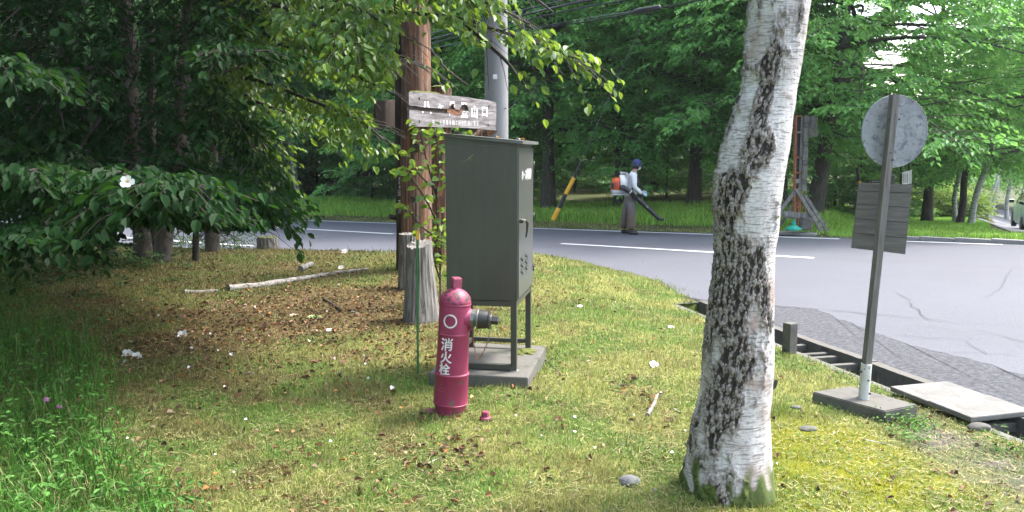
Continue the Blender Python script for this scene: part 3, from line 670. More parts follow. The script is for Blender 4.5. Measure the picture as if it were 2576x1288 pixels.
    for k, (x_, y_, v_, s_) in enumerate(((-9.5, 1.0, VA, .9), (-7.5, -4.5, VB, .95), (-11.5, 6.5, VB, .9), (-12, -3, VA, 1.0))):  # unseen trees added to cut the front light on left tree and cabinet
        put_tree('broadleaf_tree', v_, (x_, y_, -.1), k * 1.1, s_, 'unseen broadleaf tree added behind or beside the viewpoint to shade the left', 'shade trees added behind the viewpoint')
    # birches of the side road, each with its own lean
    def birch(bx, by, tx, ty, Yd, w, label, kind='wbark', crown=True):
        a = atY(bx, by, Yd); b = atY(tx, ty, Yd); a.z = gz(a.x, a.y) - .05; o = thing('birch_tree', label, 'birch', a, (0, 0, 0))
        d = (b - a); mb = MB(); pts = [d * t + Vector((.05 * sin(t * 6 + bx), 0, 0)) for t in np.linspace(0, 1.9, 14)]
        mb.tube(pts, [w * (1.25 if i == 0 else 1 - .035 * i) for i in range(14)], 12)
        top = pts[-1]; g_ = np.random.default_rng(int(bx)); P = []; D = []
        for k in range(16):
            t0 = g_.uniform(.95, 1.9); p = d * t0; a_ = g_.uniform(0, 6.28); L = g_.uniform(.8, 2.2); e = p + Vector((cos(a_) * L, sin(a_) * L, g_.uniform(-.3, .7) * L))
            mb.tube([p, p.lerp(e, .5) + Vector((0, 0, .12 * L)), e], [w * .2, w * .12, .006], 4, False)
            for q in range(11): pp_ = p.lerp(e, g_.uniform(.3, 1.05)); P.append(tuple(pp_ + Vector(g_.normal(0, .15, 3)))); D.append((cos(a_) + g_.normal(0, .5), sin(a_) + g_.normal(0, .5), -.4))
        tr_ = mb.build('trunk', M[kind], o)
        P = np.array(P); b_, d_, n_ = spray_leaves(P, np.array(D), 14, np.full(len(P), .7), .12, g_, .9)
        V, Fc, kv = leaf_cloud(b_, d_, n_, .12 * g_.uniform(.7, 1.2, len(b_)), .08); c = link('crown', np_mesh('crown', V, Fc, M['leaf_bg'], np.repeat(g_.random(len(b_)), kv)), o); c['kind'] = 'stuff'
    birch(2440, 552, 2488, 386, 26, .10, 'white birch leaning strongly right beside the bend of the side road')
    birch(2413, 545, 2437, 400, 26.5, .12, 'dark patched birch standing just left of the white leaning birch', 'dbark')
    birch(2402, 535, 2410, 430, 28, .09, 'patchy grey white birch, leftmost of the roadside clump')
    birch(2484, 516, 2508, 440, 38, .10, 'slim white birch directly right of the leaning birch')
    birch(2493, 513, 2514, 448, 44, .12, 'small forked white birch beyond the slim birch')
    birch(2534, 512, 2541, 450, 46, .12, 'upright white birch in the middle of the far bend')
    birch(2564, 514, 2583, 452, 46, .12, 'white birch leaning right at the far end of the bend')
    birch(757, 502, 722, 325, 34, .13, 'thin pale birch leaning left at the forest edge on the left')
    # hedge behind the lawn on the right
    P = []; g_ = np.random.default_rng(3)
    hb = thing('hedge', 'low clipped green hedge at the back of the right lawn', 'hedge', (0, 0, 0)); hx = []
    for k in range(1500):
        px = g_.uniform(2280, 2475); Yd = g_.uniform(36, 39); x = (px - 1288) / F * Yd; z = gz(x, Yd) + abs(g_.normal(.5, .32)) * (1.25 + .3 * sin(x * 2)); P.append((x, Yd + g_.normal(0, .3), min(z, gz(x, Yd) + 1.35 + .25 * sin(x * 1.7))))
    P = np.array(P); o0 = P.mean(0); o0[2] = gz(o0[0], o0[1]); hb.location = o0; P -= o0
    b_, d_, n_ = spray_leaves(P, g_.normal(0, 1, P.shape) * [1, 1, .3], 12, np.full(len(P), .5), .1, g_, .3); V, Fc, kv = leaf_cloud(b_, d_, n_, .12, .08)
    c = link('foliage', np_mesh('foliage', V, Fc, M['hedge'], np.repeat(g_.random(len(b_)), kv)), hb); c['kind'] = 'stuff'

# ================================================================== near trees on the left
LEAFN = {}
def leaf_mesh(key, m, v, fold=.2, asp=.62):
    k = (key, round(v, 2))
    if k not in LEAFN:
        V, Fc, kv = leaf_cloud(np.array([[0, 0, 0.]]), np.array([[0, 1., 0]]), np.array([[0, 0, 1.]]), 1.0, asp, fold, True)
        LEAFN[k] = np_mesh('leaf', V, Fc, m, np.full(len(V), v))
    return LEAFN[k]
def leaf_object(parent, b, d, nrm, L, key, m, v):
    d = Vector(d).normalized(); s = d.cross(Vector(nrm)).normalized(); u = s.cross(d)
    o = link('leaf', leaf_mesh(key, m, round(v * 4) / 4), parent)
    Mx = Matrix(((s.x, d.x, u.x), (s.y, d.y, u.y), (s.z, d.z, u.z))).to_4x4()
    o.matrix_local = Matrix.Translation(Vector(b)) @ Mx @ Matrix.Scale(L, 4); return o
def bough_leaves(paths, g, mb, twl=.45, per=9, nl=9, leafL=.085, r0=.03, org=Vector((0, 0, 0)), droop=.8, org2=None):
    """paths: list of point lists (world).  Adds wood to mb, returns leaf arrays"""
    P, D, S = [], [], []
    for pts in paths:
        pts = [p - org for p in pts]; n = len(pts); rad = [r0 * (1 - .85 * i / (n - 1)) + .003 for i in range(n)]; mb.tube(pts, rad, 6, False)
        Ltot = sum((pts[i + 1] - pts[i]).length for i in range(n - 1)); m = int(per * Ltot)
        for k in range(m):
            t = (.12 + .88 * (k + g.random()) / m) * (n - 1); i = min(int(t), n - 2); p = pts[i].lerp(pts[i + 1], t - i); tan = (pts[i + 1] - pts[i]).normalized()
            sv = Vector((-tan.y, tan.x, 0)).normalized() * (1 if k % 2 else -1)
            if org2 is not None and k % 1 == 0:
                qx, qy, _ = px_of(np.array([tuple(p + org)])); 
                if (960 < qx[0] < 1300 and 170 < qy[0] < 420) or (qx[0] > 1315 and qy[0] < 70): continue
            d = (tan * g.uniform(.5, 1) + sv * g.uniform(.2, 1.1) + Vector((0, 0, g.uniform(-.35, .25)))).normalized(); L = twl * g.uniform(.5, 1.2)
            mb.tube([p, p + d * L * .5 - Vector((0, 0, .05 * L)), p + d * L * .9 - Vector((0, 0, .22 * L))], [.0045, .003, .0015], 3, False)
            P.append(tuple(p)); D.append(tuple(d)); S.append(L)
    b_, d_, n_ = spray_leaves(np.array(P), np.array(D), nl, np.array(S), leafL, g, droop); L = leafL * g.uniform(.65, 1.2, len(b_))
    return b_, d_, n_, L
def smooth(pts, k=3):
    out = []
    for i in range(len(pts) - 1):
        a = pts[max(i - 1, 0)]; b = pts[i]; c = pts[i + 1]; d = pts[min(i + 2, len(pts) - 1)]
        for j in range(k):
            t = j / k; out.append(.5 * ((2 * b) + (-a + c) * t + (2 * a - 5 * b + 4 * c - d) * t * t + (-a + 3 * b - 3 * c + d) * t ** 3))
    out.append(pts[-1]); return out
g = np.random.default_rng(31)
org = gp(385, 650, 0); st = thing('flowering_tree', 'dark multi-stemmed broadleaf tree with mottled bark on the left of the lawn', 'tree', org)
def stem(pix, Y, w, m='mbark'):
    pts = [atY(x, y, Y) for x, y in pix]; pts[0].z = -.06; pts = smooth([p - org for p in pts], 4); n = len(pts)
    mb = MB(); mb.tube(pts, [w * (1.3 if i == 0 else 1.1 if i == 1 else 1 - .35 * i / n) for i in range(n)], 14); mb.build('trunk', M[m], st); return pts
Ys = org.y
stem([(360, 640), (352, 520), (338, 380), (330, 250), (322, 100), (300, -120), (270, -420), (240, -760)], Ys, .13)
stem([(408, 662), (418, 560), (448, 400), (458, 250), (474, 60), (492, -120), (540, -420), (600, -700)], Ys - .25, .125)
stem([(278, 640), (262, 560), (248, 440), (215, 300), (170, 150), (120, -100), (60, -400)], Ys + .3, .10, 'dbark')
stem([(392, 640), (386, 500), (380, 300), (378, 100), (360, -100), (350, -500)], Ys + .15, .075)
stem([(470, 250), (500, 200), (520, 100), (560, -60)], Ys - .2, .04, 'twig')
# crown: twigs through a volume that hangs out over the lawn
def in_poly(x, y, pl):
    ins = np.zeros(x.shape, bool); n = len(pl)
    for i in range(n):
        x0, y0 = pl[i]; x1, y1 = pl[(i + 1) % n]; ins ^= ((y0 > y) != (y1 > y)) & (x < (x1 - x0) * (y - y0) / (y1 - y0 + 1e-9) + x0)
    return ins
shape_lo = [(-700, -900), (700, -900), (760, -200), (640, 60), (520, 140), (560, 270), (480, 360), (560, 440), (640, 520), (560, 545), (420, 540), (330, 500), (220, 520), (150, 600), (60, 640), (-100, 660), (-700, 700)]
N = 9000; px = g.uniform(-700, 760, N); py = g.uniform(-900, 660, N); Yd = 6.2 + 5.6 * g.random(N) ** .8
ok = in_poly(px, py, shape_lo) & ~((py > 330) & (Yd > 7.5) & (g.random(N) < .5)); px, py, Yd = px[ok], py[ok], Yd[ok]
P = np.array([tuple(atY(a, b, c)) for a, b, c in zip(px, py, Yd)]); keep = (P[:, 2] > .7) & (P[:, 2] < 6.5) & (P[:, 0] > -8); P = P[keep]
hi = np.stack([g.uniform(-9.5, -.7, 5200), g.uniform(7.5, 15.0, 5200), g.uniform(4.6, 9.0, 5200)], 1); P = np.concatenate([P, hi]); trc = np.array([org.x, org.y, 0]); D = P - trc; D[:, 2] = g.uniform(-.5, .15, len(P)) * 2; D += g.normal(0, .9, D.shape)  # hi: unseen high canopy added above the frame to shade the left ground
b1, dv1, n1 = spray_leaves(P, D, 13, g.uniform(.35, .6, len(P)), .085, g, .8); L1 = .085 * g.uniform(.55, 1.2, len(b1))
mb = MB()
for i in range(0, len(P), 2):
    d = Vector(D[i]).normalized(); p = Vector(P[i]) - org; mb.tube([p - d * .35, p, p + d * .35], [.008, .006, .002], 3, False)
bp = lambda *q: smooth([atY(*a) for a in q], 3)
paths = [bp((330, 200, 10), (250, 300, 8), (180, 400, 6.3), (60, 430, 5)), bp((345, 300, 10), (360, 380, 8), (330, 440, 6), (330, 440, 4.6)), bp((400, 330, 10), (430, 400, 8), (520, 440, 6.5), (610, 500, 5.6)),
         bp((300, 400, 10), (200, 480, 7), (120, 560, 5.5), (60, 600, 4.8)), bp((440, 420, 10), (520, 430, 8), (600, 480, 6.5), (660, 530, 5.8)), bp((250, 420, 9), (300, 500, 6.5), (380, 530, 5.2), (470, 545, 4.8)),
         bp((200, 300, 9), (60, 330, 7), (-60, 360, 6)), bp((400, 100, 10), (280, 160, 8), (120, 180, 6), (0, 160, 5)), bp((350, 60, 10), (420, 60, 8), (560, 110, 6.5), (600, 130, 5.8)),
         bp((440, 330, 10), (520, 290, 8.5), (600, 310, 7.5), (650, 420, 6.8)), bp((260, 440, 8), (350, 470, 6), (420, 440, 5), (450, 470, 4.4)), bp((150, 450, 7), (230, 480, 5.4), (330, 520, 4.6)),
         bp((440, 450, 9), (540, 520, 7), (620, 560, 6.2)), bp((430, 440, 9), (500, 530, 7), (540, 575, 6.4))]
b2, dv2, n2, L2 = bough_leaves(paths, g, mb, .5, 15, 15, .078, .03, org)
b1 = b1 - np.array(org); b_, d_, n_, L_ = [np.concatenate(q) for q in ((b1, b2), (dv1, dv2), (n1, n2), (L1, L2))]
mb.build('branches', M['twig'], st)
def split_leaves(parent, b_, d_, n_, L_, org, m, nobj, key, g, hexa=True, wl=.58, vlo=0, vhi=1.0):
    W = b_ + np.array(org); X_, Y_, fw = px_of(W); kp = ~((X_ > 1100) & (Y_ < 240) & (g.random(len(X_)) < .3)) & ~((X_ > 935) & (X_ < 1280) & (Y_ > 215) & (Y_ < 360)) & ~((X_ > 985) & (Y_ > 150) & (Y_ < 400) & (g.random(len(X_)) < .6)) & ~((X_ > 1000) & (X_ < 1088) & (Y_ > 45) & (g.random(len(X_)) < .9)) & ~((X_ > 1210) & (X_ < 1300) & (Y_ > 20) & (g.random(len(X_)) < .82)) & ~((X_ > 1300) & (Y_ < 72) & (g.random(len(X_)) < .96)) & ~(((abs(X_ - 335) < 24) | (abs(X_ - 462 + .03 * Y_) < 24) | (abs(X_ - 385) < 12) | (abs(X_ - 225) < 14)) & (Y_ < 430) & (g.random(len(X_)) < .8)) & ~((X_ < 420) & (Y_ < 200) & (vnoise(X_, Y_, 60, 77) < .42) & (W[:, 1] < 9) & (g.random(len(X_)) < .7)) & ~((X_ > 300) & (X_ < 450) & (Y_ > 560)) & ~((X_ > 450) & (X_ < 720) & (Y_ > 570))
    b_, d_, n_, L_, W, X_, Y_, fw = [q[kp] for q in (b_, d_, n_, L_, W, X_, Y_, fw)]; vis = (X_ > 0) & (X_ < 2576) & (Y_ > 0) & (Y_ < 1288) & (W[:, 1] > 1)
    size = np.where(vis, L_ / fw, 0); od = np.argsort(-size)[:nobj]; mask = np.ones(len(b_), bool); mask[od] = False
    v = g.uniform(vlo, vhi, len(b_))
    for i in od: leaf_object(parent, b_[i], d_[i], n_[i], float(L_[i]), key, m, float(v[i]))
    if mask.any():
        V, Fc, kv = leaf_cloud(b_[mask], d_[mask], n_[mask], L_[mask], L_[mask] * wl, .18, hexa)
        c = link('crown', np_mesh('crown', V, Fc, m, np.repeat(v[mask], kv)), parent); c['kind'] = 'stuff'
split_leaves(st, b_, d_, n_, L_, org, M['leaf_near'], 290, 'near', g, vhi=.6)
# bright boughs reaching over the posts: a second tree whose trunk stands behind the first
o2 = gp(545, 640, 0); o2 = Vector((o2.x - .3, o2.y + 1.6, -.1))
s2 = thing('overhanging_tree', 'tree whose backlit yellow green boughs droop over the log posts and sign', 'tree', o2)
mb = MB(); tp = smooth([Vector((0, 0, 0)), Vector((.1, -.1, 1.6)), Vector((.35, -.4, 3.3)), Vector((.3, -.5, 5.2)), Vector((.4, -.3, 7.5))], 4)
o2t = atY(470, 330, Ys - .2)
tp = smooth([o2t - o2 + Vector((-.05, .9, -2.2)), o2t - o2 + Vector((0, .8, -.6)), atY(560, 60, 9.5) - o2, atY(640, -200, 8.5) - o2, atY(760, -600, 7.6) - o2], 4)
tp[0].z = 0.0
mb.tube(tp, [.12 * (1 - .6 * i / len(tp)) for i in range(len(tp))], 10); mb.build('trunk', M['dbark'], s2)
paths = [bp((600, -20, 9), (820, 20, 7.2), (1120, 40, 6), (1290, 90, 5.6), (1450, 148, 5.3)), bp((540, 190, 9.5), (640, 200, 8), (800, 260, 7), (900, 300, 6.6), (965, 352, 6.3)),
         bp((570, 60, 9.5), (780, 90, 7.5), (950, 130, 6.6), (1040, 150, 6.2)), bp((640, -150, 8.5), (900, -60, 7), (1150, -20, 5.8), (1330, 60, 5.3)),
         bp((560, 120, 9.5), (700, 150, 8), (860, 180, 7), (1000, 240, 6.5)), bp((700, -200, 8), (1000, -120, 6.5), (1250, -60, 5.6), (1390, 30, 5.3)),
         bp((560, 100, 9), (640, 60, 7.5), (760, 40, 6.5), (880, 60, 6)), bp((640, -80, 9), (760, -20, 7), (900, 20, 6.2), (1010, 90, 5.8)), bp((560, 150, 9.5), (620, 240, 8.5), (740, 290, 8), (840, 330, 7.6)),
         bp((520, 270, 9.6), (590, 300, 9), (660, 360, 8.2), (680, 400, 8)), bp((700, 0, 8), (850, -30, 6.5), (1050, -60, 5.8), (1200, 10, 5.4)), bp((620, 30, 8), (700, 110, 7), (820, 120, 6.4), (930, 150, 6)),
         bp((600, 0, 8), (720, 20, 6.6), (820, 80, 6), (900, 110, 5.6)), bp((760, -400, 8), (1000, -300, 6.5), (1250, -240, 5.6)), bp((760, -500, 8), (900, -420, 6.8), (1100, -360, 6)), bp((700, -300, 8), (500, -320, 7), (300, -300, 6)),
         bp((1120, 40, 6), (1180, 70, 5.7), (1270, 150, 5.5), (1300, 190, 5.4)), bp((700, 150, 8), (600, 170, 7.5), (520, 200, 7)), bp((1080, 120, 10.9), (1110, 160, 10.9), (1150, 195, 10.8), (1180, 215, 10.7))]
b_, d_, n_, L_ = bough_leaves(paths, g, mb_ := MB(), .42, 12, 12, .075, .022, o2, .9, 1); mb_.build('branches', M['twig'], s2)
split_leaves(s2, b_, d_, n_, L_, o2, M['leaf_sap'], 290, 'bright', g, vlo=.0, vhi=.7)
# blossoms
def blossom(name, label, p, r=.032, up=(0, 0, 1), group=None, seed=0):
    q = random.Random(seed); o = thing(name, label, 'flower', p, group=group)
    o.rotation_euler = Vector(up).to_track_quat('Z', 'Y').to_euler()
    for k in range(5):
        a = k * 2 * pi / 5 + q.uniform(-.1, .1); mb = MB(); vs = [Vector((.1 * r, 0, .0))]; L = r * q.uniform(.85, 1.1)
        for t_, w_, z_ in ((.35, .30, .10), (.7, .46, .22), (1.0, .26, .40)): vs += [Vector((L * t_, w_ * L, z_ * L * .7 + .1 * w_ * r)), Vector((L * t_, -w_ * L, z_ * L * .7 + .1 * w_ * r))]
        mz = Matrix.Rotation(a, 3, 'Z'); vs = [mz @ v for v in vs]; mb.add(vs, [(0, 1, 2), (1, 3, 4, 2), (3, 5, 6, 4)], True); link('petal', mb.mesh('petal', M['petal']), o)
    mb = MB()
    for k in range(9):
        a = q.uniform(0, 6.3); rr_ = q.uniform(0, .22) * r; mb.tube([Vector((rr_ * .4 * cos(a), rr_ * .4 * sin(a), 0)), Vector((rr_ * cos(a), rr_ * sin(a), .3 * r))], [.0012, .002], 5)
    mb.build('stamens', M['stamen'], o); return o
def lz(p, dz=0): return Vector((p.x, p.y, hz(p.x, p.y) + dz))
blossom('blossom', 'open white blossom with orange centre among the dark leaves of the left tree', atY(321, 457, 4.0), .034, (0.2, -1, .2), seed=1)
for k, (x, y, r, lab, up) in enumerate(((460, 848, .045, 'open white blossom with orange centre lying on brown leaves left of the stump', (-.1, -.7, .7)), (322, 895, .042, 'white blossom facing the camera beside the tall grass, left of a pair', (.1, -.9, .5)),
        (345, 900, .042, 'white blossom facing the camera beside the tall grass, right of a pair', (.2, -.9, .5)), (312, 917, .036, 'crumpled white blossom just below a pair of blossoms by the tall grass', (-.6, -.4, .7)),
        (828, 831, .03, 'white fallen blossom below the big crushed green leaf', (0, -.2, 1)), (738, 795, .034, 'flat white petalled blossom on the brown leaf litter', (0, 0, 1)), (1645, 922, .035, 'pale yellow white blossom on the bright lawn left of the birch', (.2, -.6, .8)),
        (1688, 812, .03, 'white blossom on the slope nearest the drain', (0, -.3, 1)), (858, 682, .04, 'white blossom lying on the fallen birch branch', (0, -.5, .8)), (866, 636, .05, 'white blossom at the far lawn edge by the left road', (0, -.5, .8)),
        (1459, 773, .034, 'white blossom on the lawn right of the cabinet', (0, -.2, 1)))):
    p = lz(gp(x, y, 0), .012 + (.05 if x == 858 else 0)); blossom('blossom', lab, p, r, up, seed=k + 5)

# ================================================================== hydrant
hp = gp(1132, 1043, 0); hyd = thing('fire_hydrant', 'pink maroon pillar fire hydrant with white characters in front of the cabinet', 'fire hydrant', lz(hp, -.01), (0, R(3.2), 0))
def arc(r0, z0, r1, z1, n=6): return [(r1 + (r0 - r1) * cos(k / n * pi / 2), z0 + (z1 - z0) * sin(k / n * pi / 2)) for k in range(n + 1)]
MB().lathe([(.084, -.02), (.086, .012), (.100, .068), (.1065, .078), (.1035, .08), (.1015, .248), (.1045, .252), (.1045, .262), (.0975, .268)], 48).build('lower_barrel', M['red'], hyd)
MB().lathe([(.0975, .268), (.0935, .497), (.0955, .500), (.0955, .508), (.093, .511), (.0945, .675)], 48).build('upper_barrel', M['red'], hyd)
mb = MB(); pr_ = [(.0945, .675), (.0965, .678), (.0965, .688), (.0945, .690)] + [(.094 * cos(a) + .002 if a < 1.1 else .094 * cos(a) * 1.0, .69 + .088 * sin(a)) for a in np.linspace(.05, 1.18, 9)] + [(.030, .776), (.027, .788)]
mb.lathe(pr_, 48).build('bonnet', M['red'], hyd)
mb = MB(); a, b = .027, .024; vs = [Vector((sx_ * a, sy_ * a, .785)) for sx_, sy_ in ((1, 1), (-1, 1), (-1, -1), (1, -1))] + [Vector((sx_ * a, sy_ * a, .835)) for sx_, sy_ in ((1, 1), (-1, 1), (-1, -1), (1, -1))] + [Vector((sx_ * b, sy_ * b, .842)) for sx_, sy_ in ((1, 1), (-1, 1), (-1, -1), (1, -1))]
rm = Matrix.Rotation(R(25), 3, 'Z'); mb.add([rm @ v for v in vs], [(0, 1, 5, 4), (1, 2, 6, 5), (2, 3, 7, 6), (3, 0, 4, 7), (4, 5, 9, 8), (5, 6, 10, 9), (6, 7, 11, 10), (7, 4, 8, 11), (8, 9, 10, 11), (3, 2, 1, 0)]); mb.build('operating_nut', M['red2'], hyd)
OUT = Vector((1, -.12, 0)).normalized(); MX = OUT.to_track_quat('Z', 'Y').to_matrix(); oc = Vector((0, 0, .602))
MB().lathe([(.066, .07), (.060, .088), (.056, .103)], 32, oc, MX).build('outlet', M['red'], hyd)
mb = MB().lathe([(.053, .10), (.056, .102), (.056, .122), (.050, .126)], 8, oc, MX, False); mb.build('hex_collar', M['grey_metal'], hyd)
MB().lathe([(.046, .124), (.046, .136), (.061, .138), (.062, .144), (.060, .147)], 32, oc, MX).build('coupling_ring', M['grey_metal'], hyd)
MB().lathe([(.058, .146), (.0585, .150), (.052, .203), (.054, .206), (.054, .214), (.047, .218), (.03, .219)], 32, oc, MX).build('hose_cap', M['black_iron'], hyd)
MB().lathe([(.031, .217), (.031, .222), (.027, .226), (.0265, .262), (.021, .268)], 6, oc, MX, False).build('cap_nut', M['black_iron'], hyd)
mb = MB(); mb.tube([oc + OUT * .221 + MX @ Vector((.034 * cos(t), .034 * sin(t), 0)) for t in np.linspace(0, 2 * pi, 24)], .0016, 6, False); mb.build('cap_ring', M['grey_metal'], hyd)
# lug and chain
MB().box((.101, -.02, .548), (.022, .016, .034), None, .003).build('chain_lug', M['red'], hyd)
c0 = Vector((.112, -.025, .555)); c1 = oc + OUT * .221 + Vector((0, 0, -.036)); mid = Vector((.155, -.045, .365))
cp = smooth([c0, c0.lerp(mid, .45) + Vector((-.008, 0, -.01)), mid, mid.lerp(c1, .5) + Vector((.014, 0, -.012)), c1], 6); acc = 0; links = []
tot = [0]
for i in range(1, len(cp)): tot.append(tot[-1] + (cp[i] - cp[i - 1]).length)
nl = int(tot[-1] / .0165)
for k in range(nl):
    L = (k + .5) * tot[-1] / nl; i = max(j for j in range(len(tot)) if tot[j] <= L); i = min(i, len(cp) - 2); p = cp[i].lerp(cp[i + 1], (L - tot[i]) / (tot[i + 1] - tot[i])); tn = (cp[i + 1] - cp[i]).normalized()
    q = tn.to_track_quat('Z', 'Y').to_matrix() @ Matrix.Rotation(R(90) * (k % 2), 3, 'Z'); mb = MB()
    mb.tube([q @ Vector((.0042 * cos(t), 0, .0105 * sin(t))) for t in np.linspace(0, 2 * pi, 11)], .0016, 4, False); o = mb.build('chain_link', M['rust_chain'] if k < nl * .75 else M['grey_metal'], hyd); o.location = p
# lettering bent round the barrel
def text_geo(body, size, extrude=0.0, offset=0.0):
    c = bpy.data.curves.new('text', 'FONT'); c.body = body; c.size = size; c.extrude = extrude; c.offset = offset; c.align_x = 'CENTER'; c.align_y = 'CENTER'; c.resolution_u = 3
    o = bpy.data.objects.new('text', c); COL.objects.link(o); dg = bpy.context.evaluated_depsgraph_get(); me = bpy.data.meshes.new_from_object(o.evaluated_get(dg))
    bm = bmesh.new(); bm.from_mesh(me); bmesh.ops.triangulate(bm, faces=bm.faces)
    bpy.data.objects.remove(o); bpy.data.curves.remove(c); bpy.data.meshes.remove(me); return bm
def bend_text(body, size, zc, ang0, rad, name, m, parent, ext=.0022, offs=.0, xs=1.0, slant=0.0, wear=None):
    bm = text_geo(body, size, ext, offs)
    bmesh.ops.subdivide_edges(bm, edges=[e for e in bm.edges if e.calc_length() > size * .12], cuts=1)
    xsn = [v.co.x for v in bm.verts]; ysn = [v.co.y for v in bm.verts]; cx = (min(xsn) + max(xsn)) / 2; cy = (min(ysn) + max(ysn)) / 2
    for v in bm.verts:
        x = (v.co.x - cx) * xs; y = v.co.y - cy; x += noise.noise(Vector((x, y, 0)) * 90) * .0016; y += noise.noise(Vector((x, y, 5)) * 90) * .0016 + slant * x
        rr_ = rad(zc + y) + ext * .6 + v.co.z; a = ang0 + x / rad(zc + y); v.co = Vector((rr_ * sin(a), -rr_ * cos(a), zc + y))
    me = bpy.data.meshes.new(name); bm.to_mesh(me); bm.free(); me.materials.append(m); return link(name, me, parent)
rad = lambda z: .0975 - (z - .268) / .229 * .004 if z < .5 else .094
for ch, zc, sz, s_ in (('消', .453, .080, .08), ('火', .375, .076, .05), ('栓', .303, .074, .05)): bend_text(ch, sz, zc, R(-21 if ch != '栓' else -25), rad, 'character', M['white_p'], hyd, offs=.0009, slant=s_)
def ring(R0, R1, zc, ang0, rd, name, m, a0=0, a1=2 * pi, th=.003):
    mb = MB(); n = 40
    for i in range(n + 1):
        t = a0 + (a1 - a0) * i / n; w = 1 if abs(i) >= 0 else 1
        for rr_, h in ((R0, 0), (R0, th), (R1, th), (R1, 0)):
            x = rr_ * cos(t); y = rr_ * sin(t); aa_ = ang0 + x / rd(zc + y); q = rd(zc + y) + h; mb.v.append((q * sin(aa_), -q * cos(aa_), zc + y))
    for i in range(n):
        for k in range(3): mb.f.append((i * 4 + k, i * 4 + k + 1, i * 4 + k + 5, i * 4 + k + 4)); mb.sm.append(False)
    return mb.build(name, m, hyd)
ring(.033, .0415, .594, R(-12), rad, 'white_ring', M['white_p'])
ring(.021, .0235, .186, R(-30), lambda z: .1024, 'emblem_ring', M['red2'])
for k in range(3):
    a = R(90 + 120 * k); mb = MB(); pts = [(0, 0), (.008, .0045), (.016, 0), (.008, -.0045)]; o_ = []
    for x, y in pts:
        X_ = x * cos(a) - y * sin(a); Y_ = x * sin(a) + y * cos(a); aa_ = R(-30) + X_ / .1024; o_.append(Vector((.1022 * sin(aa_), -.1022 * cos(aa_), .186 + Y_)))
    mb.prism(o_, Vector((sin(R(-30)), -cos(R(-30)), 0)) * .0022); mb.build('emblem_lozenge', M['red2'], hyd)
mb = MB(); mb.box((-.021, -.0935, .563), (.018, .004, .003)).box((-.021, -.0935, .570), (.014, .004, .003)); mb.build('raised_mark', M['red2'], hyd)
# crumbling red footing bits and the small valve plug
for k, (x, y, r) in enumerate(((1078, 1040, .045), (1168, 1038, .016), (1095, 1046, .02))):
    p = lz(gp(x, y, 0), .0); mb = MB(); bm = bmesh.new(); bmesh.ops.create_icosphere(bm, subdivisions=2, radius=r)
    for v in bm.verts: v.co = v.co * (1 + .3 * noise.noise(v.co * 40 + Vector((k * 7, 0, 0)))); v.co.z *= .45
    me = bpy.data.meshes.new('paint_flecked_stone'); bm.to_mesh(me); bm.free(); me.materials.append(M['red2']); o = link('paint_flecked_stone', me, None, p)
    tag(o, ('flat reddish stone left of the hydrant foot', 'small pink stained stone just right of the hydrant foot', 'small reddish stone tight against the hydrant foot')[k], 'stone')
vp = lz(gp(1221, 1068, 0), -.01); vl = thing('valve_plug', 'small maroon hexagonal valve plug in the grass right of the hydrant', 'valve plug', vp)
MB().lathe([(.030, 0), (.034, .006), (.034, .03), (.028, .036)], 24).build('plug_body', M['red2'], vl)
MB().lathe([(.023, .034), (.023, .062), (.020, .066)], 6, smooth=False).build('hex_head', M['red2'], vl)

# ================================================================== hose cabinet
cf = gp(1299, 935, .095); ang_c = atan2(.18, 1.0) * -1   # local x runs along the left face, local y into the depth
dxv = Vector((-1, .18, 0)).normalized(); dyv = Vector((.18, 1, 0)).normalized()
cab = thing('hose_cabinet', 'tall olive grey steel hose cabinet on legs behind the hydrant', 'cabinet', (cf.x, cf.y, cf.z))
yaw = atan2(-dxv.y, -dxv.x); cab.rotation_euler = (0, 0, yaw)
# local frame: +x to the right along the camera side (face spans x in [-W,0]), +y away
W_, D_ = .485, .66
def zat(px, py, P): r = ray(px, py); t_ = (P.y) / r.y; return CH + r.z * t_
zb = zat(1299, 758, cf) - cf.z; zt = zat(1299, 367, cf) - cf.z
print('cabinet', cf, zb, zt)
mb = MB(); mb.box((-W_ / 2, D_ / 2, (zb + zt) / 2), (W_, D_, zt - zb), None, .003); body = mb.build('body', M['cab'], cab)
lid = MB(); h0, h1 = zt + .065, zt + .012
lid.prism([Vector((-W_ - .025, -.012, h0)), Vector((.045, -.03, h1)), Vector((.045, -.03, h1 + .02)), Vector((-W_ - .025, -.03, h0 + .02))], Vector((0, D_ + .06, 0))); lid.build('lid', M['cab_lid'], cab)
mb = MB(); mb.prism([Vector((-W_, .002, zt)), Vector((0, .002, zt)), Vector((0, .002, h1 + .004)), Vector((-W_, .002, h0))], Vector((0, D_ - .004, 0))); mb.build('lid_skirt', M['cab'], cab)
dm = MB(); dm.box((.007, D_ / 2, (zb + .012 + zt - .012) / 2), (.012, D_ - .036, zt - zb - .03), None, .002); door = dm.build('door', M['cab_door'], cab)
mb = MB(); mb.box((.003, .008, (zb + zt) / 2), (.006, .014, zt - zb), None, .001).box((.003, D_ - .008, (zb + zt) / 2), (.006, .014, zt - zb), None, .001); mb.build('door_frame', M['cab'], cab)
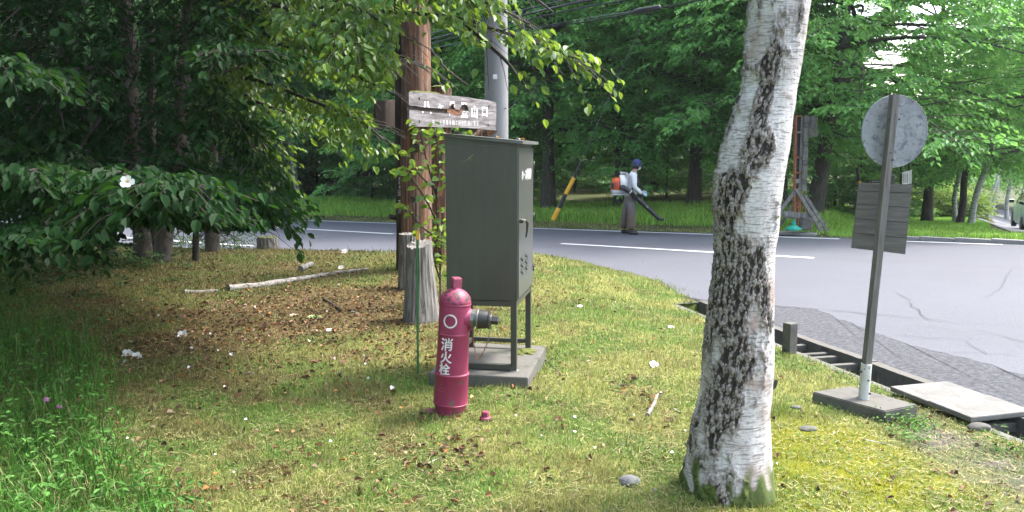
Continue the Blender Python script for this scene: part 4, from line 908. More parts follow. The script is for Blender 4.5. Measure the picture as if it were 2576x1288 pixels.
for k in range(6):
    mb = MB(); yy = .17 + (k // 3) * .18; z_ = zb + .175 + (k % 3) * .045; Mq = Matrix.Rotation(R(0), 3, 'X')
    mb.prism([Vector((.013, yy - .055, z_)), Vector((.013, yy + .055, z_)), Vector((.026, yy + .05, z_ - .006)), Vector((.026, yy - .05, z_ - .006))], Vector((0, 0, .004)))
    mb.prism([Vector((.013, yy - .055, z_ + .02)), Vector((.013, yy + .055, z_ + .02)), Vector((.026, yy + .05, z_ - .004)), Vector((.026, yy - .05, z_ - .004))], Vector((0, 0, .002))); link('louvre', mb.mesh('louvre', M['cab_door']), door)
for zz_ in (zb + .14, (zb + zt) / 2, zt - .14): MB().tube([(.016, D_ - .012, zz_ - .03), (.016, D_ - .012, zz_ + .03)], .006, 8).build('hinge', M['cab'], cab)
zh = zat(1303, 557, cf) - cf.z; mb = MB(); mb.lathe([(.016, 0), (.016, .018), (.012, .026)], 16, (.013, .045, zh), Matrix.Rotation(R(90), 3, 'Y')).tube([(.035, .05, zh), (.055, .06, zh), (.062, .075, zh - .02), (.058, .085, zh - .07), (.05, .085, zh - .115)], [.008, .008, .009, .007, .005], 8)
mb.build('handle', M['black_iron'], door); mb = MB(); mb.tube([(.02, .045, zh), (.05, .055, zh + .002)], .011, 12).tube([(.045, .03, zh + .004), (.045, .085, zh + .004)], .007, 8); mb.build('lock_barrel', M['chrome'], door)
zc = zat(1318, 445, cf) - cf.z
bm = text_geo('ホース格納箱', .068, 0.0006, .0012)
for v in bm.verts: v.co = Vector((.0145 + v.co.z, D_ / 2 - .0 + v.co.x * 1.02 + 0, zc + v.co.y * 1.2))
me = bpy.data.meshes.new('lettering'); bm.to_mesh(me); bm.free(); me.materials.append(M['white_p']); link('lettering', me, door)
for lx, ly in ((-.02, .02), (-W_ + .02, .02), (-.02, D_ - .02), (-W_ + .02, D_ - .02)):
    MB().box((lx, ly, zb / 2), (.04, .04, zb - .002), None, .002).build('leg', M['cab'], cab)
for nm, c, sz in (('lower_rail', (-W_ / 2, .02, .025), (W_ - .082, .036, .036)), ('lower_rail', (-W_ / 2, D_ - .02, .06), (W_ - .082, .03, .03)), ('upper_rail', (-W_ / 2, .02, zb - .022), (W_ - .082, .036, .036)), ('upper_rail', (-.02, D_ / 2, zb - .022), (.036, D_ - .082, .036)), ('lower_rail', (-W_ + .02, D_ / 2, .06), (.03, D_ - .082, .03))):
    MB().box(c, sz, None, .002).build(nm, M['cab'], cab)
mb = MB(); mb.lathe([(.035, 0), (.035, .004)], 20, (-.02, .02, 0)); mb.build('leg_foot', M['conc_light'], cab)
cw = lambda x, y, z: Vector((cf.x, cf.y, cf.z)) + Matrix.Rotation(yaw, 3, 'Z') @ Vector((x, y, z))
pc = cw(-W_ / 2, D_ / 2 - .01, 0); o = MB().box((0, 0, 0), (W_ + .2, D_ + .22, .2), None, .012).build('concrete_base', M['conc'], cab)
o.location = (-W_ / 2, D_ / 2 - .01, -.101)
p = cw(-.03, D_ - .12, 0); bm = bmesh.new(); bmesh.ops.create_icosphere(bm, subdivisions=4, radius=.085)
for v in bm.verts: v.co *= 1 + .35 * noise.noise(v.co * 22) + .12 * noise.noise(v.co * 90); v.co.z *= .25
me = bpy.data.meshes.new('moss_cushion'); bm.to_mesh(me); bm.free(); me.materials.append(M['moss']); o = link('moss_cushion', me, None, p); tag(o, 'green moss cushion on the concrete base behind the right cabinet leg', 'moss')
# things lying on the lid
for k, (x, y, col, lab) in enumerate(((-.14, .06, 'stamen', 'dry orange brown leaf scrap on the cabinet lid, leftmost scrap'), (-.02, .25, 'petal', 'small white petal on the cabinet lid between two scraps'), (.02, .2, 'stamen', 'dry brown and white petal at the door end of the cabinet lid'))):
    hh = h0 + (h1 - h0) * (x + W_ + .025) / (W_ + .07) + .024; o = link('fallen_petal', leaf_mesh('scrap' + col, M[col], .5, .35, .8), None, cw(x, y, hh), (R(20), R(12), k)); o.scale = (.035, .035, .035); tag(o, lab, 'petal')
p = cw(-.335, -.004, zt - .09); mb = MB(); mb.tube([(-.03, 0, -.03), (.04, -.002, .03)], [.0012, .002], 5).tube([(.028, 0, .02), (.022, -.002, -.01)], .001, 4); o = mb.build('dry_twig', mat('straw', (.28, .24, .1), .8)); o.location = p; tag(o, 'short pale twig stuck to the dark side of the hose cabinet', 'twig')

# ================================================================== log posts, stumps and trail sign
def log(name, label, px0, y_base, pxt, yt, Y, w, m, cat='post', seg=24, z0=-.1, rough=.02, ztop=None, wt=None):
    a = atY(px0, y_base, Y); b = atY(pxt, yt, Y); a.z = z0
    o = thing(name, label, cat, a); mb = MB(); n = 40; d = b - a; wt = wt or w; vs = []
    for i in range(n + 1):
        t = i / n; p = d * t
        for k in range(seg):
            th = 2 * pi * k / seg; r_ = (w + (wt - w) * t) * (1 + .15 * max(0, 1 - t * n / 4) * .4); r_ += rough * (noise.noise(Vector((cos(th) * 2.2, sin(th) * 2.2, p.z * .8 + px0))) + .5 * noise.noise(Vector((cos(th) * 9, sin(th) * 9, p.z * 1.5))))
            vs.append(Vector((p.x + cos(th) * r_, p.y + sin(th) * r_, p.z)))
    fs = [(i * seg + k, i * seg + (k + 1) % seg, (i + 1) * seg + (k + 1) % seg, (i + 1) * seg + k) for i in range(n) for k in range(seg)]
    mb.add(vs, fs, True); mb.add(vs[-seg:], [tuple(range(seg))]); mb.build('shaft', M[m], o); return o, a, b
YP = 10.3
lg1, a1, b1_ = log('log_post', 'tall thick reddish brown log post carrying the trail sign', 1047, 650, 1046, -160, YP + .3, .205, 'log', wt=.185)
mb = MB(); mb.tube([Vector((.03, -.195, 1.62)), Vector((.03, -.215, 1.62))], [.06, .045], 16)
kx = atY(1045, 372, YP + .08) - a1; mb = MB(); bmv = []
for rr_, dz in ((.062, 0), (.055, -.018), (.04, -.008), (.026, -.02), (.012, -.012)): bmv.append((rr_, -dz))
mb.lathe(bmv, 18, (kx.x, kx.y + .02, kx.z), Matrix.Rotation(R(90), 3, 'X')); mb.build('knot', M['log_dark'], lg1)
k2 = atY(1038, 502, YP + .08) - a1; mb = MB(); mb.lathe([(.045, 0), (.04, .02), (.02, .01)], 14, (k2.x, k2.y + .03, k2.z), Matrix.Rotation(R(90), 3, 'X')); mb.build('knot', M['log_dark'], lg1)
for xx, ya, yb in ((1072, 60, 215), (1046, 395, 560)):
    pts = [atY(xx + rnd.uniform(-1, 1), y, YP + .10) - a1 for y in np.linspace(ya, yb, 6)]; 
    mb = MB(); mb.tube([Vector((p.x, -sqrt(max(0, .2 ** 2 - (p.x) ** 2)) + .002, p.z)) for p in pts], .006, 5); mb.build('drying_crack', M['crack'], lg1)
lg2, _, _ = log('log_post', 'dark slab-like timber lashed to the left of the tall log post', 1012, 640, 1008, -160, YP + .42, .085, 'log_dark', wt=.08)
mb = MB(); q = atY(986, 546, YP + .4) - lg2.location; mb.tube([q + Vector((.12, 0, -.02)), q, q + Vector((-.03, -.02, .015))], [.035, .035, .028], 10); mb.build('peg', M['log_dark'], lg2)
lg3, a3, b3 = log('log_post', 'shorter reddish log post right of the tall one with a mossy double top', 1106, 660, 1112, 222, YP + .75, .125, 'log')
mb = MB(); mb.lathe([(.13, 0), (.135, .015), (.09, .035), (.02, .04)], 20); o = mb.build('moss_cap', M['moss'], lg3); o.location = b3 - a3 + Vector((-.02, 0, 0))
q = atY(1103, 483, YP + .6) - a3; mb = MB(); mb.tube([q + Vector((-.02, .12, 0)), q + Vector((0, -.05, 0))], [.07, .065], 16); mb.build('branch_stub', M['log'], lg3)
lg4, a4, _ = log('log_post', 'dark brown log end showing below the trail sign above the cabinet', 1188, 620, 1190, 322, 12.6, .12, 'log_dark')
mb = MB(); q0 = atY(1195, 352, 12.3) - a4; q1 = atY(1243, 318, 12.3) - a4; mb.tube([q0, q1], .09, 12); mb.build('slanted_brace', M['log'], lg4)
# stumps
def stump(name, label, px, pyb, pyt, wb, wt, m, moss=False, cut=0.0, seed=0):
    p = lz(gp(px, pyb, 0), -.04); o = thing(name, label, 'stump', p); h = zat(px, pyt, p) - p.z; seg = 64; n = 30; vs = []
    for i in range(n + 1):
        t = i / n
        for k in range(seg):
            th = 2 * pi * k / seg; base = wt + (wb - wt) * (1 - t) ** 1.5; fl = 1 + .10 * (1 - t) ** 3 * sin(3 * th + seed) 
            r_ = base * fl + .013 * noise.noise(Vector((cos(th) * 7, sin(th) * 7, t * 1.4 + seed))) + .008 * noise.noise(Vector((cos(th) * 18, sin(th) * 18, t * 2.5)))
            z = h * t + (cut * cos(th - 1.0) + .02 * noise.noise(Vector((cos(th) * 5, sin(th) * 5, seed)))) * t; vs.append(Vector((cos(th) * r_, sin(th) * r_, z)))
    fs = [(i * seg + k, i * seg + (k + 1) % seg, (i + 1) * seg + (k + 1) % seg, (i + 1) * seg + k) for i in range(n) for k in range(seg)]
    mb = MB(); mb.add(vs, fs, True); mb.build('bark_side', M[m], o); tv = vs[-seg:]; c = sum(tv, Vector()) / seg
    mb = MB(); mid_ = [c.lerp(v, .6) + Vector((0, 0, -.008)) for v in tv]; mb.add(tv + mid_ + [c + Vector((0, 0, -.02))], [(k, (k + 1) % seg, seg + (k + 1) % seg, seg + k) for k in range(seg)] + [(seg + k, seg + (k + 1) % seg, 2 * seg) for k in range(seg)], True)
    mb.build('cut_top', M['moss'] if moss else M[m], o); return o
stump('tree_stump', 'tall grey weathered stump with split grain beside the green stake', 1058, 800, 614, .185, .118, 'greywood', cut=.03, seed=1)
stump('tree_stump', 'brown weathered stump half hidden behind the tall grey stump', 1032, 722, 588, .15, .12, 'greywood', seed=2)
stump('tree_stump', 'low mossy topped stump at the far edge of the lawn by the road', 674, 626, 596, .19, .16, 'greywood', True, seed=3)
# trail sign: plane through its near left and far right ends
YB0, YB1 = 9.75, 12.0
S0 = atY(1027, 275, YB0); S1 = atY(1248, 300, YB1); su = Vector((S1.x - S0.x, S1.y - S0.y, 0)).normalized(); sn = Vector((su.y, -su.x, 0))
if sn.y > 0: sn = -sn
def c1(x, y): return ((1300 + x / 3.22) * .7061, (250 + y / 3.22) * .7061)
def onb(x, y, off=0.0): px, py = c1(x, y); return hitp(px, py, S0 + sn * off, sn)
sg = thing('trail_sign', 'bleached two-plank trail sign with flaking white characters on the log posts', 'sign', S0)
up_o = [(505, 250), (600, 251), (680, 256), (780, 262), (870, 277), (980, 290), (1100, 302), (1200, 312), (1290, 331), (1400, 345), (1508, 369), (1506, 420), (1510, 473), (1300, 470), (1192, 465), (1185, 430), (1170, 400), (1140, 392), (1112, 400), (1100, 430), (1080, 455), (1040, 450), (1028, 425), (1022, 388), (985, 392), (972, 420), (962, 440), (880, 441), (800, 436), (720, 428), (650, 424), (570, 408), (505, 404)]
lo_o = [(510, 457), (590, 458), (650, 472), (720, 478), (800, 488), (900, 492), (1000, 500), (1012, 520), (1060, 523), (1105, 521), (1114, 480), (1125, 468), (1190, 469), (1300, 474), (1508, 477), (1506, 580), (1502, 690), (1400, 682), (1300, 670), (1200, 664), (1100, 660), (1000, 657), (900, 656), (800, 652), (700, 648), (600, 647), (508, 645), (511, 550)]
TH = .032
for nm, ol in (('upper_plank', up_o), ('lower_plank', lo_o)):
    mb = MB(); mb.prism([onb(x, y) - S0 for x, y in ol], -sn * TH); mb.build(nm, M['board'], sg)
mb = MB(); mb.prism([onb(*q, off=-.012) - S0 for q in ((945, 452), (1118, 448), (1112, 518), (1010, 520), (1000, 497), (940, 488))], -sn * .02); mb.build('rotten_core', M['rot'], sg)
mb = MB(); mb.prism([onb(*q, off=-.034) - S0 for q in ((480, 400), (700, 425), (960, 440), (1100, 395), (1190, 400), (1190, 470), (1110, 525), (1000, 520), (640, 478), (480, 462))], -sn * .02); mb.build('split_shadow_plank', M['log_dark'], sg)
mb = MB()
for i, (x, y) in enumerate(((520, 249), (600, 250), (680, 254), (760, 261), (830, 270), (875, 276))): pass
pts = [onb(x, y - 1, off=-TH / 2) - S0 for x, y in ((515, 250), (600, 250), (680, 255), (760, 261), (830, 270), (878, 278))]
mb.tube(pts, [.012, .016, .012, .016, .013, .004], 8); mb.build('moss_edge', M['moss'], sg)
for x, y in ((626, 322), (627, 585), (1425, 410), (1415, 628)):
    q = onb(x, y, off=.002) - S0; mb = MB(); mb.lathe([(.016, 0), (.015, .006), (.004, .009)], 12, q, sn.to_track_quat('Z', 'Y').to_matrix()); mb.build('bolt', M['black_iron'], sg)
gap_poly = up_o, lo_o
def board_text(ch, cx, cy, hpx, name='character', off=.0, wpx=None, bold=.0035):
    """a glyph whose box covers (cx,cy) +- hpx/2 in the enlarged view, laid on the planks; bits over missing wood are gone"""
    bm = text_geo(ch, 1.0, 0.0, bold * 8); bmesh.ops.subdivide_edges(bm, edges=[e for e in bm.edges if e.calc_length() > .12], cuts=2, use_grid_fill=False); bmesh.ops.triangulate(bm, faces=bm.faces)
    xs_ = [v.co.x for v in bm.verts]; ys_ = [v.co.y for v in bm.verts]; mx, my = (min(xs_) + max(xs_)) / 2, (min(ys_) + max(ys_)) / 2; ww = wpx or hpx * .85
    pos = {}
    for v in bm.verts: pos[v] = (cx + (v.co.x - mx) * ww, cy - (v.co.y - my) * hpx + (v.co.x - mx) * ww * .10)
    kill = []
    for f in bm.faces:
        c = (sum(pos[v][0] for v in f.verts) / 3, sum(pos[v][1] for v in f.verts) / 3); inu = in_poly(np.array([c[0]]), np.array([c[1]]), up_o)[0] or in_poly(np.array([c[0]]), np.array([c[1]]), lo_o)[0]
        if not inu or noise.noise(Vector((c[0] * .05, c[1] * .05, 2))) > .62: kill.append(f)
    bmesh.ops.delete(bm, geom=kill, context='FACES')
    for v in bm.verts: v.co = onb(*pos[v], off=.0025) - S0
    bmesh.ops.recalc_face_normals(bm, faces=bm.faces)
    me = bpy.data.meshes.new(name); bm.to_mesh(me); bm.free(); me.materials.append(M['white_p']); link(name, me, sg)
for ch, cx, cy, h, w in (('八', 710, 428, 150, 110), ('ヶ', 868, 425, 100, 70), ('岳', 1000, 445, 190, 75), ('登', 1140, 455, 180, 80), ('山', 1258, 480, 140, 85), ('口', 1374, 476, 125, 75)): board_text(ch, cx, cy, h, wpx=w, bold=.006)
tx = '舟山十字路を経て阿弥陀岳に至る'
for i, ch in enumerate(tx):
    t_ = i / (len(tx) - 1); board_text(ch, 786 + (1292 - 786) * t_ ** .93, 596 + 16 * t_, 62, wpx=31, bold=.0)
# the plank behind, pointing the other way
bk = thing('sign_plank', 'dark back board of a second trail sign left of the posts', 'sign', atY(975, 285, YP + .75)); mb = MB(); 
ol = [atY(x, y, Yq) - bk.location for x, y, Yq in ((947, 253, YP + .2), (1040, 250, YP + 1.1), (1040, 318, YP + 1.1), (946, 321, YP + .2))]; nb_ = (ol[1] - ol[0]).cross(ol[3] - ol[0]).normalized(); mb.prism(ol, nb_ * (.04 if nb_.y > 0 else -.04)); mb.build('plank', M['log_dark'], bk)
ol = [atY(x, y, Yq) - bk.location for x, y, Yq in ((957, 254, YP + .17), (961, 254, YP + .2), (961, 320, YP + .2), (957, 320, YP + .17))]
# name plate on the dark timber
npx = atY(1014, 500, YP + .28); nplate = thing('name_plate', 'narrow dark plate with white vertical characters low on the left timber', 'plate', npx)
MB().box((0, 0, 0), (.16, .02, .66), None, .004).build('plate', M['log_dark'], nplate)
def flat_text(ch, x, z, s_, par, y=-.013, m='white_p', name='character'):
    bm = text_geo(ch, s_, .0004, .0006)
    for v in bm.verts: v.co = Vector((x + v.co.x, y - v.co.z, z + v.co.y))
    me = bpy.data.meshes.new(name); bm.to_mesh(me); bm.free(); me.materials.append(M[m]); return link(name, me, par)
for i, ch in enumerate('原村長'): flat_text(ch, -.03, .26 - i * .055, .055, nplate)
for i, ch in enumerate('清水澄'): flat_text(ch, -.03, .07 - i * .115, .09, nplate)
for i, ch in enumerate('平成六年十二月吉日'): flat_text(ch, .05, .28 - i * .06, .04, nplate)
# green garden stake
sk = lz(gp(1051, 944, 0), -.05); stk = thing('garden_stake', 'thin green ribbed garden stake with a yellow band in front of the stump', 'stake', sk); ht = zat(1050, 580, sk) - sk.z
tx_ = atY(1050, 580, sk.y).x - sk.x; mb = MB(); mb.tube([(0, 0, 0), (tx_, 0, ht - .015), (tx_, 0, ht)], [.0085, .0085, .005], 12)
mb.build('shaft', M['stake'], stk); mb = MB()
for k in range(int(ht / .021)): z = .02 + k * .021; mb.lathe([(.0086, -.0016), (.0102, 0), (.0086, .0016)], 10, (tx_ * z / ht, 0, z))
o = mb.build('ribs', M['stake'], stk)
zy0, zy1 = zat(1050, 603, sk) - sk.z, zat(1050, 581, sk) - sk.z; MB().lathe([(.0112, zy0), (.0112, zy1)], 12, (tx_, 0, 0)).build('yellow_band', M['yellow'], stk)
# birch sapling between the posts and the cabinet
spo = lz(gp(1108, 760, 0)); sap = thing('birch_sapling', 'young birch sapling with bright leaves between log posts and cabinet', 'sapling', spo); mb = MB(); g = np.random.default_rng(8); PB = []; Ysap = spo.y
paths = [bp((1108, 760, Ysap), (1106, 640, Ysap + .1), (1098, 520, Ysap), (1104, 400, Ysap), (1095, 330, Ysap)), bp((1100, 560, Ysap), (1070, 500, Ysap - .1), (1030, 440, Ysap - .2), (1015, 432, Ysap - .2)), bp((1100, 500, Ysap), (1075, 410, Ysap), (1060, 350, Ysap - .1), (1050, 318, Ysap - .1)),
         bp((1104, 600, Ysap), (1060, 570, Ysap - .1), (1030, 530, Ysap - .1)), bp((1106, 700, Ysap), (1090, 640, Ysap - .2), (1110, 600, Ysap - .2)), bp((1100, 480, Ysap), (1060, 445, Ysap), (1030, 400, Ysap)), bp((1100, 420, Ysap), (1120, 370, Ysap + .1), (1150, 325, Ysap + .2)), bp((1108, 680, Ysap), (1110, 620, Ysap), (1112, 560, Ysap))]
b_, d_, n_, L_ = bough_leaves(paths, g, mb, .17, 11, 3, .075, .009, spo, .7); mb.build('stem', M['twig'], sap); n_[:, 1] -= 1.2
keep = g.random(len(b_)) < .95; L_ = L_ * 1.35
v = g.random(len(b_))
for i in range(len(b_)):
    if i < 290: leaf_object(sap, b_[i], d_[i], n_[i], float(L_[i]), 'sap', M['leaf_sap'], float(v[i]))
print('sapling leaves', len(b_))

# ================================================================== big birch
def prof_interp(tab, y): ys_ = [a[0] for a in tab]; return np.interp(y, ys_, [a[1] for a in tab]), np.interp(y, ys_, [a[2] for a in tab])
edges = [(-900, 1990, 2120), (-400, 1930, 2075), (0, 1887, 2040), (49, 1883, 2032), (148, 1874, 2018), (222, 1867, 2005), (256, 1853, 2001), (296, 1842, 1995), (365, 1818, 1986), (444, 1801, 1973), (518, 1796, 1963), (560, 1799, 1960), (592, 1800, 1957), (640, 1801, 1949), (737, 1789, 1947), (838, 1776, 1947), (939, 1767, 1946), (1040, 1749, 1937), (1141, 1729, 1940), (1192, 1718, 1948), (1230, 1716, 1956), (1262, 1708, 1966)]
YB = gp(1838, 1248, 0).y + .05; bo = lz(Vector((gp(1838, 1248, 0).x, YB, 0)), 0)
big = thing('birch_tree', 'thick leaning white birch trunk with black fissured bark in the foreground', 'birch', bo)
nr, sg_ = 520, 260; ysp = np.concatenate([np.linspace(1270, 0, 440), np.linspace(-12, -900, 80)]); Vv = []; dk = []; ms = []
for i, y in enumerate(ysp):
    l, r_ = prof_interp(edges, y); a = atY(l, y, YB); b = atY(r_, y, YB); c = (a + b) / 2; rr_ = (b - a).length / 2; z = c.z
    for k in range(sg_):
        th = 2 * pi * k / sg_; cx_, cy_ = cos(th), sin(th); zz = z * 1.0
        p3 = Vector((cx_ * .21, cy_ * .21, zz))
        n1 = noise.noise(Vector((p3.x * 5 + 3, p3.y * 5, zz * 2.6))); n2 = noise.noise(Vector((p3.x * 16, p3.y * 16, zz * 9))); n3 = noise.noise(Vector((p3.x * 45, p3.y * 45, zz * 26))); n4 = noise.noise(Vector((p3.x * 110, p3.y * 110, zz * 80)))
        leftness = -cx_ * .75 - cy_ * .25                       # fissured side faces left
        hband = math.exp(-((zz - 1.0) / .38) ** 2) * .62 + math.exp(-((zz - 1.60) / .085) ** 2 - ((th - 4.75) / .42) ** 2) * 1.1 + .5 * math.exp(-((zz - 1.98 - .03 * sin(th * 3)) / .022) ** 2) + .5 * math.exp(-((zz - 1.78) / .06) ** 2 - ((th - 4.0) / .4) ** 2)
        n15 = noise.noise(Vector((p3.x * 9 + 9, p3.y * 9, zz * 5)))
        dkv = leftness * (.72 if zz < 1.5 else .45) + hband * (.75 + .5 * leftness) + n1 * 1.0 + n15 * 1.05 + n2 * .6 + n3 * .42 + n4 * .35 - .42 - (.28 * math.exp(-((zz - .22) / .16) ** 2) if cx_ > -.5 else 0) - (.35 if cx_ > .75 else 0)
        if zz > 1.7: dkv -= .12
        dd_ = 1 / (1 + math.exp(-dkv * 10)); fiss = abs(noise.noise(Vector((p3.x * 30 + n2 * .8, p3.y * 30 + n2 * .8, zz * 15))))
        disp = dd_ * (.005 + .010 * (n3 + .2) + .006 * n4 - .007 * max(0, .12 - fiss) / .12) + .0012 * n3 + .003 * n2
        if zz < .16: disp += .014 * (noise.noise(Vector((p3.x * 20, p3.y * 20, zz * 5)))) * (1 - zz / .16) + .012 * (1 - zz / .16) * sin(5 * th)
        R_ = rr_ * .965 + disp; Vv.append((c.x + cx_ * R_ - bo.x, YB + cy_ * R_ - bo.y, z - bo.z)); col_d = min(1, max(0, dd_)) ; f_ = min(1, max(0, .09 - fiss) / .06) * dd_
        dk.append(min(1, f_ * .55 + max(0, min(1, .46 - n3 * 1.7 - n4 * 1.1)) * dd_)); ms.append((dd_, dk[-1], max(0, min(1, (1 - (zz - .02) / .2) + n2 * .9 - .1 * (cx_ < 0)))))
idx = np.arange(nr * sg_).reshape(nr, sg_); Fc = np.stack([idx[:-1], np.roll(idx, -1, 1)[:-1], np.roll(idx, -1, 1)[1:], idx[1:]], -1).reshape(-1, 4)
M['birch'] = mat('birch_bark', (.6, .58, .56), .8, spec=.2); t = NT(M['birch']); a = t.attr('col'); sx = t.n('ShaderNodeSeparateColor'); t.l(a.outputs['Color'], sx.inputs[0])
co = t.coord((1, 1, 1)); cs = t.coord((3, 3, 26)); len_ = t.noise(cs, 5, 5, .75, .4); fine = t.noise(co, 70, 6, .75); pk = t.noise(co, 6, 5, .6)
w = t.ramp(pk, [(.38, (.66, .645, .64)), (.52, (.56, .53, .52)), (.64, (.40, .32, .29))]); w = t.mix(t.ramp(len_, [(.50, 0.0), (.60, .85)]), w, (.17, .145, .135)); w = t.mix(t.ramp(fine, [(.5, 0.0), (.66, .6)]), w, (.22, .195, .18))
pl = t.mix(t.ramp(fine, [(.40, 0.0), (.6, 1.0)]), (.085, .066, .055), (.38, .345, .315)); w = t.mix(sx.outputs[0], w, pl); w = t.mix(t.ramp(sx.outputs[1], [(.46, 0.0), (.84, 1.0)]), w, (.04, .033, .029))
w = t.mix(t.ramp(sx.outputs[2], [(.35, 0.0), (.6, .95)]), w, t.mix(fine, (.02, .035, .008), (.12, .17, .025))); t.color(w); t.bump(t.mix(.5, fine, len_), .5, .006)
link('trunk', np_mesh('trunk', Vv, Fc, M['birch'], np.array(ms), True), big)
mb = MB()
for pxx, pyy, rr_, dx in ((1940, 970, .016, 1),): q = atY(pxx + 6, pyy, YB) - bo; mb.tube([q + Vector((-.03, 0, -.02)), q, q + Vector((.012, -.01, .03))], [rr_, rr_, .006], 8)
q = atY(1856, 256, YB) - bo; mb.tube([q + Vector((.05, 0, 0)), q + Vector((-.005, -.01, .01))], [.03, .018], 10); mb.build('branch_stub', M['dbark'], big)
# crown of the big birch, above the frame
top = Vector(Vv[-sg_]) ; mb = MB(); P, D = [], []; g = np.random.default_rng(77)
tp = [Vector((top.x - .1, top.y, top.z - .1)) + Vector((.25 * k, .1 * k, 1.0 * k)) for k in range(6)]; mb.tube(tp, [.12 * (1 - .16 * k) for k in range(6)], 12)
for k in range(16):
    i = g.integers(1, 5); a_ = g.uniform(0, 6.28); L = g.uniform(1, 2.2); p = tp[i]; e = p + Vector((cos(a_) * L, sin(a_) * L, .5 * L)); mb.tube([p, p.lerp(e, .5) + Vector((0, 0, .2)), e], [.03, .02, .006], 5, False)
    for q in range(6): P.append(tuple(p.lerp(e, g.uniform(.3, 1)))); D.append((cos(a_) + g.normal(0, .4), sin(a_) + g.normal(0, .4), -.6))
mb.build('limbs', M['wbark'], big); b_, d_, n_ = spray_leaves(np.array(P), np.array(D), 10, np.full(len(P), .5), .06, g, 1.0); V, Fc, kv = leaf_cloud(b_, d_, n_, .06, .045)
c = link('crown', np_mesh('crown', V, Fc, M['leaf_sap'], np.repeat(g.random(len(b_)), kv)), big); c['kind'] = 'stuff'

# ================================================================== utility pole, cables, guy wire
YPL = 13.6; pa = atY(1250, 700, YPL); pa.z = -.35; pole = thing('utility_pole', 'round grey concrete utility pole behind the trail sign', 'pole', pa)
pb = atY(1250, -900, YPL); mb = MB(); mb.tube([Vector((0, 0, 0)), Vector((.0, 0, 3)), Vector((-.02, 0, pb.z - pa.z))], [.205, .196, .15], 40); mb.build('shaft', M['conc_pole'], pole)
rad_p = lambda z: .205 - z * .003
def on_pole(px, py): q = atY(px, py, YPL) - pa; x = q.x; return Vector((x, -sqrt(max(.0001, .196 ** 2 - x * x)) - .004, q.z))
q = on_pole(1246, 196); MB().box(q, (.07, .006, .075), None, .001).build('white_tag', M['white_p'], pole)
for px, py in ((1240, 30), (1262, 62), (1243, 128), (1226, 188), (1270, 274), (1262, -40)):
    q = on_pole(px, py); MB().tube([q + Vector((0, .02, 0)), q + Vector((.02 if px > 1250 else -.02, -.04, 0))], .008, 6).build('step_bolt', M['black_iron'], pole)
def cable(name, label, pts, r, m='cable', group=None, sag=.0):
    P_ = [atY(*q) for q in pts]; o0 = P_[0]; mb = MB(); mb.tube(smooth([p - o0 for p in P_], 8), r, 6); o = mb.build(name, M[m]); o.location = o0; tag(o, label, 'cable', group); return o
cg = 'cables strung above the road'
cable('cable', 'topmost black cable crossing the upper middle of the view', [(-300, 365, 44), (600, 195, 26), (1323, 23.5, 16), (1432, -4, 15), (1800, -95, 13)], .016, group=cg)
cable('cable', 'second black cable from the top beside a thin messenger wire', [(-300, 395, 44), (600, 215, 26), (1304, 41, 16), (1510, -4, 14.6), (1900, -90, 12.5)], .018, group=cg)
cable('cable', 'third black cable from the top crossing behind the bough tips', [(-300, 400, 44), (600, 222, 26), (1307, 54, 16), (1595, -3, 14), (2000, -85, 12)], .015, group=cg)
cable('cable', 'thin messenger wire just above the second black cable', [(1340, 30, 16), (1500, -8, 14.6), (1900, -100, 12.5)], .006, 'steelwire', cg)
cable('cable', 'lowest black cable carrying the thick black splice sleeve', [(-300, 430, 44), (500, 245, 28), (1310, 78, 16), (1392, 68, 15.4), (1595, 33, 14), (1720, 8, 13.4), (2100, -70, 12)], .013, group=cg)
cable('cable', 'green wrapped wire running above the lowest cable', [(1392, 63, 15.4), (1480, 45, 14.8), (1595, 28, 14)], .007, 'steelwire', cg)
q0 = atY(1594, 30, 14.0); q1 = atY(1662, 18, 13.7); o = MB().tube([Vector((0, 0, 0)), (q1 - q0) * .04, (q1 - q0) * .96, q1 - q0], [.03, .045, .045, .03], 14).build('splice_sleeve', M['blackp']); o.location = q0
tag(o, 'thick black splice sleeve on the lowest cable', 'splice sleeve')
cable('cable', 'upper pale wire at the right edge by the roadside birches', [(2300, 395, 40), (2497, 374, 34), (2590, 366, 30), (2800, 350, 25)], .03, 'white_p'); cable('cable', 'lower pale wire at the right edge by the roadside birches', [(2300, 402, 40), (2500, 388, 34), (2590, 380, 30), (2800, 366, 25)], .02, 'white_p')
YG = 20.6; gp0 = atY(1391, 553, YG); gw = thing('guy_wire', 'guy wire with yellow and black striped guard slanting up from the far verge', 'guy wire', gp0)
def gpt(x, y, Yq=YG): return atY(x, y, Yq) - gp0
for (x0, y0, x1, y1, m, r) in ((1391, 553, 1406, 523, 'yellow', .062), (1406, 523, 1423, 488.5, 'blackp', .055), (1423, 488.5, 1444, 446.5, 'yellow', .055), (1444, 446.5, 1461, 406, 'blackp', .035)):
    MB().tube([gpt(x0, y0), gpt(x1, y1)], [r, r * .96], 14).build('guard_section', M[m], gw)
MB().tube([gpt(1461, 406), gpt(1641, 0, 19.6), gpt(1900, -600, 18)], [.006, .006, .006], 6).build('wire', M['steelwire'], gw)
def flatpt(p): return Vector((p.x, p.y, float(far_z(np.array([p.x]), np.array([p.y]))[0])))

